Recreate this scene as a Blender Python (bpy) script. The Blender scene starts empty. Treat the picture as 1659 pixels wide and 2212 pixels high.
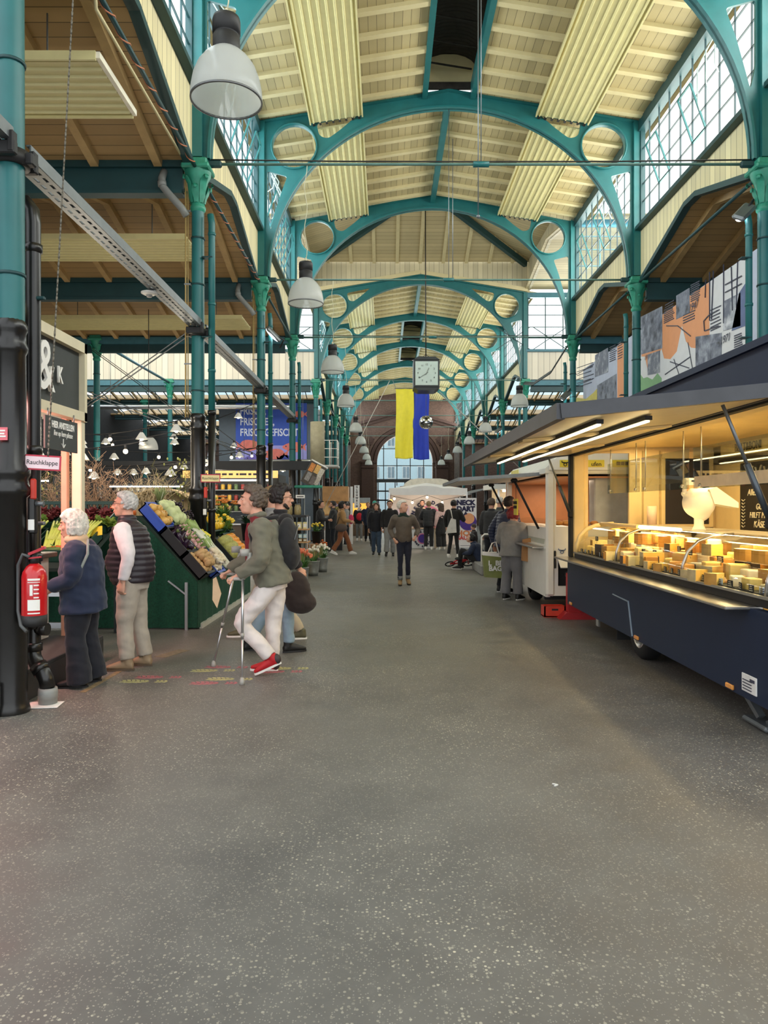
import bpy, bmesh, math, random
from mathutils import Vector, Matrix, noise as mnoise
R = math.radians
PI = math.pi
F, CX, CY, EYE = 1600.0, 832.0, 1095.0, 1.55
S = bpy.context.scene
COL = S.collection
random.seed(7)

# ------------------------------------------------------------------ camera
def P(px, py, Y):
    return Vector(((px - CX) * Y / F, Y, EYE + (CY - py) * Y / F))
cam_d = bpy.data.cameras.new('camera')
cam = bpy.data.objects.new('camera', cam_d)
COL.objects.link(cam)
cam.location = (0, 0, EYE)
cam.rotation_euler = (R(90), 0, 0)
cam_d.sensor_fit = 'VERTICAL'
cam_d.sensor_height = 36.0
cam_d.lens = 36.0 * F / 2212
cam_d.shift_x = -(CX - 829.5) / 2212
cam_d.shift_y = -(1106 - CY) / 2212
cam_d.clip_start = 0.05
cam_d.clip_end = 300
S.camera = cam

# ------------------------------------------------------------------ materials
def lin(h):
    if isinstance(h, str):
        h = h.lstrip('#')
        c = [int(h[i:i + 2], 16) / 255 for i in (0, 2, 4)]
    else:
        c = [x / 255 for x in h]
    return tuple((x / 12.92 if x <= .04045 else ((x + .055) / 1.055) ** 2.4) for x in c) + (1.0,)

class NT:
    def __init__(s, m):
        s.t = m.node_tree
        s.bsdf = s.t.nodes.get('Principled BSDF')
    def n(s, kind, **kw):
        nd = s.t.nodes.new(kind)
        for k, v in kw.items():
            if k.startswith('i_'):
                nd.inputs[k[2:].replace('_', ' ')].default_value = v
            else:
                setattr(nd, k, v)
        return nd
    def l(s, a, b):
        s.t.links.new(a, b)
    def math(s, op, a, b=None, c=None):
        nd = s.n('ShaderNodeMath', operation=op)
        for i, x in enumerate((a, b, c)):
            if x is None: continue
            if isinstance(x, (int, float)): nd.inputs[i].default_value = x
            else: s.l(x, nd.inputs[i])
        return nd.outputs[0]
    def mix(s, fac, a, b, mode='MIX'):
        nd = s.n('ShaderNodeMix', data_type='RGBA', blend_type=mode)
        for i, x in ((0, fac), (6, a), (7, b)):
            if isinstance(x, (int, float, tuple)): nd.inputs[i].default_value = x
            else: s.l(x, nd.inputs[i])
        return nd.outputs[2]
    def coord(s, kind='Object'):
        return s.n('ShaderNodeTexCoord').outputs[kind]
    def noise(s, scale, detail=3, rough=.55, vec=None):
        nd = s.n('ShaderNodeTexNoise', i_Scale=scale, i_Detail=detail, i_Roughness=rough)
        s.l(vec if vec is not None else s.coord(), nd.inputs['Vector'])
        return nd.outputs['Fac']
    def ramp(s, fac, stops):
        nd = s.n('ShaderNodeValToRGB')
        el = nd.color_ramp.elements
        while len(el) < len(stops): el.new(.5)
        for e, (p, c) in zip(el, stops):
            e.position = p
            e.color = c if len(c) == 4 else (*c, 1)
        s.l(fac, nd.inputs[0])
        return nd.outputs[0]
    def bump(s, h, strength, dist=.01):
        nd = s.n('ShaderNodeBump', i_Strength=strength, i_Distance=dist)
        s.l(h, nd.inputs['Height'])
        s.l(nd.outputs[0], s.bsdf.inputs['Normal'])

MATS = {}
def pm(name, col, rough=.5, metal=0.0, var=.12, scale=6.0, bump=0.0, bscale=None, spec=None, coat=0, emit=None, estr=0, trans=0, sheen=0):
    """principled material, colour broken up by a little noise"""
    if name in MATS: return MATS[name]
    m = bpy.data.materials.new(name)
    m.use_nodes = True
    t = NT(m)
    c = lin(col)
    if var > 0:
        nz = t.noise(scale)
        dark = tuple(x * (1 - var) for x in c[:3]) + (1,)
        lite = tuple(min(1, x * (1 + var)) for x in c[:3]) + (1,)
        t.l(t.ramp(nz, [(.3, dark), (.7, lite)]), t.bsdf.inputs['Base Color'])
        if bump:
            t.bump(t.noise(bscale or scale * 4), bump)
    else:
        t.bsdf.inputs['Base Color'].default_value = c
    t.bsdf.inputs['Roughness'].default_value = rough
    t.bsdf.inputs['Metallic'].default_value = metal
    if spec is not None: t.bsdf.inputs['Specular IOR Level'].default_value = spec
    if coat: t.bsdf.inputs['Coat Weight'].default_value = coat
    if sheen: t.bsdf.inputs['Sheen Weight'].default_value = sheen
    if trans: t.bsdf.inputs['Transmission Weight'].default_value = trans
    if emit:
        t.bsdf.inputs['Emission Color'].default_value = lin(emit)
        t.bsdf.inputs['Emission Strength'].default_value = estr
    MATS[name] = m
    return m

def glassmat(name, col='#ffffff', refl=.12, rough=.02):
    """thin pane: mostly see-through with a faint reflection"""
    if name in MATS: return MATS[name]
    m = bpy.data.materials.new(name)
    m.use_nodes = True
    t = NT(m)
    nt = t.t
    nt.nodes.remove(t.bsdf)
    out = nt.nodes.get('Material Output')
    tr = t.n('ShaderNodeBsdfTransparent')
    tr.inputs[0].default_value = lin(col)
    gl = t.n('ShaderNodeBsdfGlossy')
    gl.inputs['Roughness'].default_value = rough
    fr = t.n('ShaderNodeFresnel', i_IOR=1.45)
    mx = t.n('ShaderNodeMixShader')
    t.l(t.math('MULTIPLY', fr.outputs[0], refl * 8), mx.inputs[0])
    t.l(tr.outputs[0], mx.inputs[1])
    t.l(gl.outputs[0], mx.inputs[2])
    t.l(mx.outputs[0], out.inputs[0])
    MATS[name] = m
    return m

def boards(name, col, axis, width, rough=.6, groove=.05, var=.12, dirt=.25):
    """painted tongue-and-groove boards, joints every `width` along axis (0,1,2)"""
    if name in MATS: return MATS[name]
    m = bpy.data.materials.new(name)
    m.use_nodes = True
    t = NT(m)
    sep = t.n('ShaderNodeSeparateXYZ')
    t.l(t.coord(), sep.inputs[0])
    u = t.math('DIVIDE', sep.outputs[axis], width)
    fr = t.math('FRACT', u)
    g = t.math('LESS_THAN', fr, groove)
    wn = t.n('ShaderNodeTexWhiteNoise', noise_dimensions='1D')
    t.l(t.math('FLOOR', u), wn.inputs['W'])
    c = lin(col)
    lo = tuple(x * (1 - var) for x in c[:3]) + (1,)
    hi = tuple(min(1, x * (1 + var)) for x in c[:3]) + (1,)
    base = t.mix(wn.outputs[0], lo, hi)
    nz = t.noise(1.3, 4)
    base = t.mix(t.math('MULTIPLY', t.ramp(nz, [(.45, (0, 0, 0)), (.75, (1, 1, 1))]), dirt), base, tuple(x * .55 for x in c[:3]) + (1,))
    base = t.mix(g, base, tuple(x * .25 for x in c[:3]) + (1,))
    t.l(base, t.bsdf.inputs['Base Color'])
    t.bsdf.inputs['Roughness'].default_value = rough
    t.bump(t.math('SUBTRACT', 1, g), .5, .01)
    MATS[name] = m
    return m

# ------------------------------------------------------------------ mesh accumulator
class M:
    def __init__(s):
        s.v, s.f, s.s, s.mi = [], [], [], []
        s.m = 0
        s.x = None
    def add(s, vs, fs, smooth=False):
        b = len(s.v)
        if s.x is not None: vs = [s.x @ Vector(v) for v in vs]
        s.v.extend(tuple(v) for v in vs)
        for f in fs:
            s.f.append([i + b for i in f]); s.s.append(smooth); s.mi.append(s.m)
        return s
    def box(s, c, d, rz=0, bev=0.0, rot=None):
        a, b, e = d[0] / 2, d[1] / 2, d[2] / 2
        mt = Matrix.Translation(c)
        if rot is not None: mt = mt @ rot.to_4x4()
        elif rz: mt = mt @ Matrix.Rotation(rz, 4, 'Z')
        if bev <= 0:
            vs = [(x * a, y * b, z * e) for x in (-1, 1) for y in (-1, 1) for z in (-1, 1)]
            fs = [(0, 1, 3, 2), (4, 6, 7, 5), (0, 4, 5, 1), (2, 3, 7, 6), (0, 2, 6, 4), (1, 5, 7, 3)]
        else:
            t = min(bev, a * .95, b * .95, e * .95)
            vs, ix = [], {}
            for x in (-1, 1):
                for y in (-1, 1):
                    for z in (-1, 1):
                        for k in range(3):
                            p = [x * (a - t), y * (b - t), z * (e - t)]
                            p[k] = (x * a, y * b, z * e)[k]
                            ix[x, y, z, k] = len(vs); vs.append(p)
            fs = []
            for k in range(3):
                o = [i for i in range(3) if i != k]
                for sg in (-1, 1):
                    q = []
                    for u, w in ((-1, -1), (1, -1), (1, 1), (-1, 1)):
                        t3 = [0, 0, 0]; t3[k] = sg; t3[o[0]] = u; t3[o[1]] = w
                        q.append(ix[t3[0], t3[1], t3[2], k])
                    fs.append(q)
                for u in (-1, 1):
                    for w in (-1, 1):
                        q = []
                        for sg, kk in ((-1, o[0]), (1, o[0]), (1, o[1]), (-1, o[1])):
                            t3 = [0, 0, 0]; t3[k] = sg; t3[o[0]] = u; t3[o[1]] = w
                            q.append(ix[t3[0], t3[1], t3[2], kk])
                        fs.append(q)
            for x in (-1, 1):
                for y in (-1, 1):
                    for z in (-1, 1):
                        fs.append([ix[x, y, z, k] for k in range(3)])
        s.add([mt @ Vector(v) for v in vs], fs)
        return s
    def frame(s, p0, p1):
        d = (Vector(p1) - Vector(p0))
        d = d.normalized() if d.length > 1e-9 else Vector((0, 0, 1))
        up = Vector((0, 0, 1)) if abs(d.z) < .95 else Vector((1, 0, 0))
        a = d.cross(up).normalized()
        return a, d.cross(a).normalized()
    def cyl(s, p0, p1, r, r2=None, n=12, cap=True, smooth=True):
        r2 = r if r2 is None else r2
        a, b = s.frame(p0, p1)
        vs = []
        for p, q in ((Vector(p0), r), (Vector(p1), r2)):
            for i in range(n):
                t = 2 * PI * i / n
                vs.append(p + a * math.cos(t) * q + b * math.sin(t) * q)
        s.add(vs, [(i, (i + 1) % n, n + (i + 1) % n, n + i) for i in range(n)], smooth)
        if cap:
            s.add(vs[:n], [list(range(n))[::-1]])
            s.add(vs[n:], [list(range(n))])
        return s
    def bar(s, p0, p1, w, h):
        """rectangular bar from p0 to p1, w across, h in the other direction"""
        a, b = s.frame(p0, p1)
        vs = []
        for p in (Vector(p0), Vector(p1)):
            for x, y in ((-1, -1), (1, -1), (1, 1), (-1, 1)):
                vs.append(p + a * x * w / 2 + b * y * h / 2)
        return s.add(vs, [(0, 1, 5, 4), (1, 2, 6, 5), (2, 3, 7, 6), (3, 0, 4, 7), (3, 2, 1, 0), (4, 5, 6, 7)])
    def tube(s, pts, r, n=8, cap=True, rs=None, smooth=True):
        pts = [Vector(p) for p in pts]
        if len(pts) < 2: return s
        vs = []
        pa = None
        for i, p in enumerate(pts):
            d = (pts[min(i + 1, len(pts) - 1)] - pts[max(i - 1, 0)])
            d = d.normalized() if d.length > 1e-9 else Vector((0, 0, 1))
            if pa is None:
                up = Vector((0, 0, 1)) if abs(d.z) < .95 else Vector((1, 0, 0))
                a = d.cross(up).normalized()
            else:
                a = (pa - d * pa.dot(d))
                a = a.normalized() if a.length > 1e-6 else pa
            b = d.cross(a); pa = a
            q = rs[i] if rs else r
            for k in range(n):
                t = 2 * PI * k / n
                vs.append(p + a * math.cos(t) * q + b * math.sin(t) * q)
        fs = []
        for i in range(len(pts) - 1):
            for k in range(n):
                fs.append((i * n + k, i * n + (k + 1) % n, (i + 1) * n + (k + 1) % n, (i + 1) * n + k))
        s.add(vs, fs, smooth)
        if cap:
            s.add(vs[:n], [list(range(n))[::-1]]); s.add(vs[-n:], [list(range(n))])
        return s
    def lathe(s, prof, c=(0, 0, 0), n=20, axis=None, smooth=True, flute=0):
        """revolve [(r,z)...] around the z axis through c (or around `axis` matrix)"""
        vs = []
        mt = axis or Matrix.Identity(4)
        for r, z in prof:
            for i in range(n):
                t = 2 * PI * i / n
                rr = r * (1 + (flute if i % 2 else 0))
                vs.append(Vector(c) + (mt @ Vector((rr * math.cos(t), rr * math.sin(t), z))))
        fs = []
        for j in range(len(prof) - 1):
            for i in range(n):
                fs.append((j * n + i, j * n + (i + 1) % n, (j + 1) * n + (i + 1) % n, (j + 1) * n + i))
        return s.add(vs, fs, smooth)
    def sph(s, c, r, n=14, m=8, sc=(1, 1, 1), rot=None):
        vs, fs = [], []
        rows = []
        for j in range(m + 1):
            ph = PI * j / m
            if j in (0, m):
                rows.append([len(vs)]); vs.append(Vector((0, 0, math.cos(ph))))
            else:
                row = []
                for i in range(n):
                    t = 2 * PI * i / n
                    row.append(len(vs)); vs.append(Vector((math.sin(ph) * math.cos(t), math.sin(ph) * math.sin(t), math.cos(ph))))
                rows.append(row)
        for j in range(m):
            a, b = rows[j], rows[j + 1]
            for i in range(n):
                if len(a) == 1: fs.append((a[0], b[i], b[(i + 1) % n]))
                elif len(b) == 1: fs.append((a[i], b[0], a[(i + 1) % n]))
                else: fs.append((a[i], b[i], b[(i + 1) % n], a[(i + 1) % n]))
        out = []
        for v in vs:
            v = Vector((v.x * r * sc[0], v.y * r * sc[1], v.z * r * sc[2]))
            if rot is not None: v = rot @ v
            out.append(v + Vector(c))
        return s.add(out, fs, True)
    def prism(s, poly, h0, h1, axis='Z'):
        """extrude a 2-D polygon: axis Z -> (x,y), Y -> (x,z), X -> (y,z)"""
        def mk(p, h):
            return {'Z': (p[0], p[1], h), 'Y': (p[0], h, p[1]), 'X': (h, p[0], p[1])}[axis]
        n = len(poly)
        vs = [mk(p, h0) for p in poly] + [mk(p, h1) for p in poly]
        return s.add(vs, [list(range(n))[::-1], list(range(n, 2 * n))] + [(i, (i + 1) % n, n + (i + 1) % n, n + i) for i in range(n)])
    def quad(s, a, b, c, d):
        return s.add([a, b, c, d], [(0, 1, 2, 3)])
    def sheet(s, a, b, c, d, th):
        """thin slab on the four corners a-b-c-d, th thick along its normal"""
        a, b, c, d = map(Vector, (a, b, c, d))
        n = (b - a).cross(d - a).normalized() * th
        return s.add([a, b, c, d, a + n, b + n, c + n, d + n],
                     [(3, 2, 1, 0), (4, 5, 6, 7), (0, 1, 5, 4), (1, 2, 6, 5), (2, 3, 7, 6), (3, 0, 4, 7)])
    def grid(s, nu, nv, fn, smooth=True, wrap=False):
        vs = [fn(i / nu, j / nv) for j in range(nv + 1) for i in range(nu + 1)]
        fs = [(j * (nu + 1) + i, j * (nu + 1) + i + 1, (j + 1) * (nu + 1) + i + 1, (j + 1) * (nu + 1) + i) for j in range(nv) for i in range(nu)]
        return s.add(vs, fs, smooth)

def obj(name, m, mats, parent=None, world=False, recalc=True, loc=None, rz=0):
    me = bpy.data.meshes.new(name)
    if isinstance(m, M):
        me.from_pydata(m.v, [], m.f)
        me.polygons.foreach_set('use_smooth', m.s)
        if recalc and len(m.f) < 60000:
            bm = bmesh.new(); bm.from_mesh(me)
            bmesh.ops.remove_doubles(bm, verts=bm.verts, dist=1e-5)
            bmesh.ops.recalc_face_normals(bm, faces=bm.faces)
            if len(bm.faces) == len(m.f):
                bm.to_mesh(me); ok = True
            else: ok = False
            bm.free()
            if not ok and recalc != 'keep':
                bm = bmesh.new(); bm.from_mesh(me)
                bmesh.ops.recalc_face_normals(bm, faces=bm.faces)
                bm.to_mesh(me); bm.free()
        if isinstance(mats, (list, tuple)):
            me.polygons.foreach_set('material_index', m.mi)
    else:
        bpy.data.meshes.remove(me); me = m; me.name = name
    for mt in (mats if isinstance(mats, (list, tuple)) else [mats]):
        me.materials.append(mt)
    o = bpy.data.objects.new(name, me)
    COL.objects.link(o)
    if loc is not None: o.location = loc
    if rz: o.rotation_euler.z = rz
    if parent is not None:
        o.parent = parent
        if world:
            q = parent
            mw = Matrix.Identity(4)
            chain = []
            while q is not None: chain.append(q); q = q.parent
            for q in reversed(chain):
                mw = mw @ q.matrix_parent_inverse @ q.matrix_basis
            o.matrix_parent_inverse = mw.inverted()
    return o

def tag(o, label=None, cat=None, group=None, kind=None):
    if label: o['label'] = label
    if cat: o['category'] = cat
    if group: o['group'] = group
    if kind: o['kind'] = kind
    return o

def thing(name, label, cat, loc=(0, 0, 0), rz=0, group=None, kind=None):
    o = bpy.data.objects.new(name, None)
    o.empty_display_size = .1
    COL.objects.link(o)
    o.location = loc
    o.rotation_euler = (0, 0, rz) if not isinstance(rz, (tuple, list)) else rz
    return tag(o, label, cat, group, kind)

def struct(name, m, mat, parent=None, world=False, label=None):
    o = obj(name, m, mat, parent, world)
    if parent is None: o['kind'] = 'structure'
    if label: o['label'] = label
    return o

def dup(root, loc, rz=None, label=None, group=None, scale=None):
    r = root.copy(); COL.objects.link(r)
    r.location = loc
    if rz is not None: r.rotation_euler = (0, 0, rz) if not isinstance(rz, (tuple, list)) else rz
    if label: r['label'] = label
    if group: r['group'] = group
    if scale: r.scale = (scale,) * 3
    def kids(a, b):
        for ch in list(a.children):
            c = ch.copy(); COL.objects.link(c); c.parent = b
            kids(ch, c)
    kids(root, r)
    return r

TMP = bpy.data.scenes.new('workbench')
def evaluated(ob):
    """mesh of an object (curve, text, modifiers) as plain mesh data"""
    TMP.collection.objects.link(ob)
    TMP.view_layers[0].update()
    dg = TMP.view_layers[0].depsgraph
    dg.update()
    me = bpy.data.meshes.new_from_object(ob.evaluated_get(dg), depsgraph=dg)
    d = ob.data
    bpy.data.objects.remove(ob)
    if isinstance(d, bpy.types.Curve): bpy.data.curves.remove(d)
    else: bpy.data.meshes.remove(d)
    return me

def plate(outer, holes, th, res=12):
    """flat plate in the XZ plane with holes, th thick in Y"""
    cu = bpy.data.curves.new('p', 'CURVE'); cu.dimensions = '2D'; cu.fill_mode = 'BOTH'; cu.extrude = th / 2
    for poly in [outer] + holes:
        sp = cu.splines.new('POLY'); sp.points.add(len(poly) - 1); sp.use_cyclic_u = True
        for p, q in zip(sp.points, poly): p.co = (q[0], q[1], 0, 1)
    me = evaluated(bpy.data.objects.new('p', cu))
    me.transform(Matrix.Rotation(R(90), 4, 'X'))
    return me

def text(s, size, mat, parent, loc, rot=(R(90), 0, 0), depth=.004, align='CENTER', name='lettering', bold=0.0, world=False, sx=1.0, shear=0.0, space=1.0, lead=1.0):
    cu = bpy.data.curves.new('t', 'FONT'); cu.body = s; cu.size = size; cu.align_x = align; cu.align_y = 'CENTER'
    cu.extrude = depth; cu.offset = bold; cu.resolution_u = 3; cu.shear = shear; cu.space_character = space; cu.space_line = lead
    me = evaluated(bpy.data.objects.new('t', cu))
    if sx != 1: me.transform(Matrix.Scale(sx, 4, (1, 0, 0)))
    from mathutils import Euler
    me.transform(Matrix.Translation(loc) @ Euler(rot).to_matrix().to_4x4())
    return obj(name, me, mat, parent, world)

def joinmesh(m, me, mt=None):
    """add a finished mesh to an accumulator"""
    vs = [(mt @ v.co) if mt else v.co for v in me.vertices]
    m.add(vs, [list(p.vertices) for p in me.polygons])

def remesh(m, voxel, smooth=3, factor=.5):
    me = bpy.data.meshes.new('b'); me.from_pydata(m.v, [], m.f)
    bm = bmesh.new(); bm.from_mesh(me)
    bmesh.ops.recalc_face_normals(bm, faces=bm.faces)
    bm.to_mesh(me); bm.free()
    ob = bpy.data.objects.new('b', me)
    md = ob.modifiers.new('r', 'REMESH'); md.mode = 'VOXEL'; md.voxel_size = voxel; md.use_smooth_shade = True
    if smooth:
        sm = ob.modifiers.new('s', 'SMOOTH'); sm.iterations = smooth; sm.factor = factor
    return evaluated(ob)

def arc(cx, cz, rx, rz, a0, a1, n):
    return [(cx + rx * math.cos(R(a0 + (a1 - a0) * i / n)), cz + rz * math.sin(R(a0 + (a1 - a0) * i / n))) for i in range(n + 1)]
# ------------------------------------------------------------------ the hall: columns at +-4.28 m of the nave axis
XC, HW = 1.45, 4.28
XL, XR = XC - HW, XC + HW
COLY = [5.6, 11.2, 16.9, 22.6, 30.3, 36.1, 42.0, 48.0, 54.0]
EAVE, APEX = 10.3, 11.02
ENDY = 61.0

# ---- materials of the hall
def floor_material():
    m = bpy.data.materials.new('asphalt_terrazzo'); m.use_nodes = True
    t = NT(m)
    co = t.coord()
    big = t.noise(.35, 4, .6, co)
    mid = t.noise(2.2, 5, .65, co)
    base = t.ramp(big, [(.35, lin('#5a5a59')), (.65, lin('#6e6d69'))])
    base = t.mix(t.math('MULTIPLY', t.ramp(mid, [(.4, (0, 0, 0)), (.75, (1, 1, 1))]), .35), base, lin('#8b8b84'))
    warm = t.n('ShaderNodeTexNoise', i_Scale=.22, i_Detail=2.0)
    mp = t.n('ShaderNodeMapping'); mp.inputs['Location'].default_value = (3.1, 7.7, 0)
    t.l(co, mp.inputs[0]); t.l(mp.outputs[0], warm.inputs['Vector'])
    base = t.mix(t.math('MULTIPLY', t.ramp(warm.outputs['Fac'], [(.45, (0, 0, 0)), (.7, (1, 1, 1))]), .4), base, lin('#6b5f54'))
    # scuffs
    sc = t.n('ShaderNodeTexNoise', i_Scale=5.0, i_Detail=8.0, i_Roughness=.75, i_Distortion=1.2)
    t.l(co, sc.inputs['Vector'])
    base = t.mix(t.math('MULTIPLY', t.ramp(sc.outputs['Fac'], [(.56, (0, 0, 0)), (.75, (1, 1, 1))]), .25), base, lin('#9a998f'))
    # light stone chips in the binder
    vo = t.n('ShaderNodeTexVoronoi', i_Scale=62.0, i_Randomness=1.0); t.l(co, vo.inputs['Vector'])
    sp = t.n('ShaderNodeSeparateColor'); t.l(vo.outputs['Color'], sp.inputs[0])
    chip = t.math('MULTIPLY', t.math('LESS_THAN', vo.outputs['Distance'], .34), t.math('GREATER_THAN', sp.outputs[0], .62))
    patch = t.ramp(t.noise(.55, 3, .6, co), [(.42, (.25, .25, .25)), (.6, (1, 1, 1))])
    tone = t.mix(sp.outputs[1], lin('#7c7c74'), lin('#cfc9b4'))
    base = t.mix(t.math('MULTIPLY', t.math('MULTIPLY', chip, patch), .85), base, tone)
    vo2 = t.n('ShaderNodeTexVoronoi', i_Scale=130.0); t.l(co, vo2.inputs['Vector'])
    sp2 = t.n('ShaderNodeSeparateColor'); t.l(vo2.outputs['Color'], sp2.inputs[0])
    chip2 = t.math('MULTIPLY', t.math('LESS_THAN', vo2.outputs['Distance'], .35), t.math('GREATER_THAN', sp2.outputs[0], .75))
    base = t.mix(t.math('MULTIPLY', chip2, .55), base, lin('#a8a69a'))
    t.l(base, t.bsdf.inputs['Base Color'])
    t.l(t.ramp(mid, [(.3, (.42, .42, .42)), (.7, (.6, .6, .6))]), t.bsdf.inputs['Roughness'])
    t.bsdf.inputs['Specular IOR Level'].default_value = .4
    t.bump(t.noise(90, 2, .5, co), .12, .004)
    return m
FLOOR = floor_material()
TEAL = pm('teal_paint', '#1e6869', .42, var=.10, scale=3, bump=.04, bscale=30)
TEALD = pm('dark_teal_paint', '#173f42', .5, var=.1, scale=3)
TEALG = pm('verdigris_capital', '#2f8f76', .45, var=.18, scale=9)
BLACKP = pm('black_gloss_paint', '#191817', .28, var=.25, scale=5, bump=.05, bscale=25)
CREAM = pm('cream_paint', '#d2c598', .6, var=.05, scale=3)
NAVEB = boards('nave_ceiling_boards', '#bcad80', 0, .165, dirt=.25)
AISLEB = boards('aisle_boards_shade_tinted', '#a98b5d', 1, .2, dirt=.3)  # cream paint, with the aisle's dim warm shading put into a browner colour
AISLER = pm('aisle_rafter_shade_tinted', '#b89a68', .6, var=.12, scale=4)  # rafters browned likewise, aisle shade put into the colour
APRON = boards('apron_boards', '#e3d6a9', 1, .2, groove=.06, dirt=.1)
WALLB = boards('transept_boards', '#dcd3c0', 0, .24, groove=.05, dirt=.12)
GABLEB = boards('gable_boards', '#cbc1a0', 0, .2, dirt=.2)
STEEL = pm('zinc_steel', '#7c8184', .48, metal=.7, var=.1)
ALU = pm('aluminium', '#c8cbce', .3, metal=.9, var=.06)
PANE = glassmat('window_glass', '#f3f8f8', .02)
DARKV = pm('sooty_metal', '#34302c', .6, metal=.3, var=.25, scale=8)
PIPEG = pm('grey_drainpipe', '#7d7f7c', .5, var=.1)

m = M(); m.quad((-18, -8, 0), (16, -8, 0), (16, 64, 0), (-18, 64, 0))
struct('floor', m, FLOOR)

# ---- iron columns
def column_mesh(lo=True):
    sh, ca, pe, co = M(), M(), M(), M()
    sh.lathe([(.098, 2.95), (.096, 4.5), (.092, 6.05)], n=16)
    ca.lathe([(.092, 6.0), (.115, 6.03), (.118, 6.07), (.1, 6.1), (.1, 6.18), (.112, 6.32), (.15, 6.46), (.19, 6.54), (.2, 6.6)], n=16)
    ca.box((0, 0, 6.64), (.42, .42, .08), bev=.02)
    ca.box((0, 0, 6.72), (.34, .34, .1), bev=.02)
    for k in range(8):
        a = k * PI / 4
        d = Vector((math.cos(a), math.sin(a), 0)); s_ = Vector((-d.y, d.x, 0))
        big = k % 2 == 1
        top = 6.5 if big else 6.36
        pts = [(.102, 6.12), (.125, 6.22), (.15, top - .09), (.2 if big else .17, top - .02), (.245 if big else .195, top), (.25 if big else .2, top - .05), (.225 if big else .18, top - .06)]
        w = [.03, .05, .055, .05, .035, .025, .012]
        vs = []
        for (r, z), q in zip(pts, w):
            vs += [d * r + s_ * q + Vector((0, 0, z)), d * (r + .014) + Vector((0, 0, z)), d * r - s_ * q + Vector((0, 0, z))]
        fs = []
        for i in range(len(pts) - 1):
            for j in range(2): fs.append((i * 3 + j, i * 3 + j + 1, i * 3 + j + 4, i * 3 + j + 3))
        ca.add(vs, fs, True)
    pe.lathe([(.135, 0), (.138, .02), (.13, .05), (.118, .09), (.115, 1.62), (.138, 1.64), (.145, 1.68), (.128, 1.72), (.122, 1.76), (.138, 1.79), (.138, 1.83), (.113, 1.87), (.106, 2.7), (.117, 2.72), (.124, 2.75), (.11, 2.79), (.108, 2.86), (.118, 2.88), (.118, 2.92), (.096, 2.96)], n=20)
    return sh, ca, pe, co
sh, ca, pe, co = column_mesh()
proto = thing('iron_column', 'x', 'column', (0, 0, 0), kind='thing')
obj('shaft', sh, TEAL, proto); obj('capital', ca, TEALG, proto); obj('pedestal', pe, BLACKP, proto)
for z in (3.3, 4.9, 5.6): obj('collar', M().lathe([(.1, z - .012), (.106, z - .012), (.106, z + .012), (.1, z + .012)], n=16), TEALD, proto)
pipe = M()
pipe.tube([(-.02, .0, 5.95), (.0, .0, 5.82), (.0, 0, 5.7), (0, 0, 3.0)], .05, n=10)
for z in (5.65, 4.6, 3.6): pipe.lathe([(.05, z - .02), (.06, z - .02), (.06, z + .02), (.05, z + .02)], n=10)
pb = M(); pb.tube([(0, 0, 3.0), (0, 0, .02)], .052, n=10)
for z in (2.97, 1.5): pb.lathe([(.05, z - .03), (.065, z - .03), (.065, z + .03), (.05, z + .03)], n=10)
pproto = thing('drainpipe', 'x', 'drainpipe', (0, 0, 0))
obj('upper_pipe', pipe, TEAL, pproto); obj('lower_pipe', pb, BLACKP, pproto); 
for z in (5.3, 4.1): obj('pipe_clamp', M().box((-.06, 0, z), (.16, .12, .02), bev=.004), TEALD, pproto)
ordn = ['first', 'second', 'third', 'fourth', 'fifth', 'sixth', 'seventh', 'eighth', 'ninth']
COLS = {}
fl = {0: 'huge teal and black iron column beside the fire extinguisher', 1: 'teal and black iron column beside the small yellow damper sign', 2: 'teal iron column right of the blue fish banner lettering, behind the crutches man',
      3: 'teal iron column with drain bend, third behind the extinguisher column', 4: 'teal iron column at the near corner behind the crossing, left row', 5: 'left row iron column, second behind the roof crossing', 6: 'left row iron column, third behind the roof crossing', 7: 'left row iron column, fourth behind the roof crossing', 8: 'left row iron column nearest the brick end wall'}
frr = {1: 'teal iron column with aluminium wrap before the history banner, nearest the cheese van', 2: 'teal iron column dividing the orange history banner', 3: 'teal iron column at the far end of the history banner', 4: 'right row iron column at the far corner of the roof crossing', 5: 'right row iron column, second behind the roof crossing', 6: 'right row iron column, third behind the roof crossing', 7: 'right row iron column, fourth behind the roof crossing', 8: 'right row iron column nearest the brick end wall'}
first = True
for i, y in enumerate(COLY):
    for side, x, lab in (('l', XL, fl), ('r', XR, frr)):
        if i not in lab: continue
        if first:
            proto.location = (x, y, 0); proto['label'] = lab[i]; proto['group'] = 'iron columns of the hall'; first = False; COLS[side, i] = proto
        else:
            COLS[side, i] = dup(proto, (x, y, 0), label=lab[i])
for k, (x, y, lab) in enumerate([(-8.8, 22.6, 'slim blue-green iron column in the left aisle behind the post of the queue sign'), (-8.8, 30.3, 'slim iron column far in the left aisle under the board wall'), (-11.7, 36.1, 'darkish iron column farthest back in the left aisle'), (11.7, 30.3, 'iron column deep in the right aisle behind the history banner')]):
    dup(proto, (x, y, 0), label=lab)
pl = {1: 'teal and black drainpipe right of the column with the yellow damper sign', 2: 'teal drainpipe beside the column in front of the fish banner', 3: 'teal drainpipe beside the fourth left column', 4: 'teal drainpipe at the left column behind the crossing', 5: 'teal drainpipe far down the left row', 6: 'teal drainpipe farthest down the left row'}
first = True
for i in pl:
    loc = (XL + .22, COLY[i] - .05, 0)
    if first: pproto.location = loc; pproto['label'] = pl[i]; first = False; pproto['group'] = 'drainpipes on the columns'
    else: dup(pproto, loc, label=pl[i])
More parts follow.
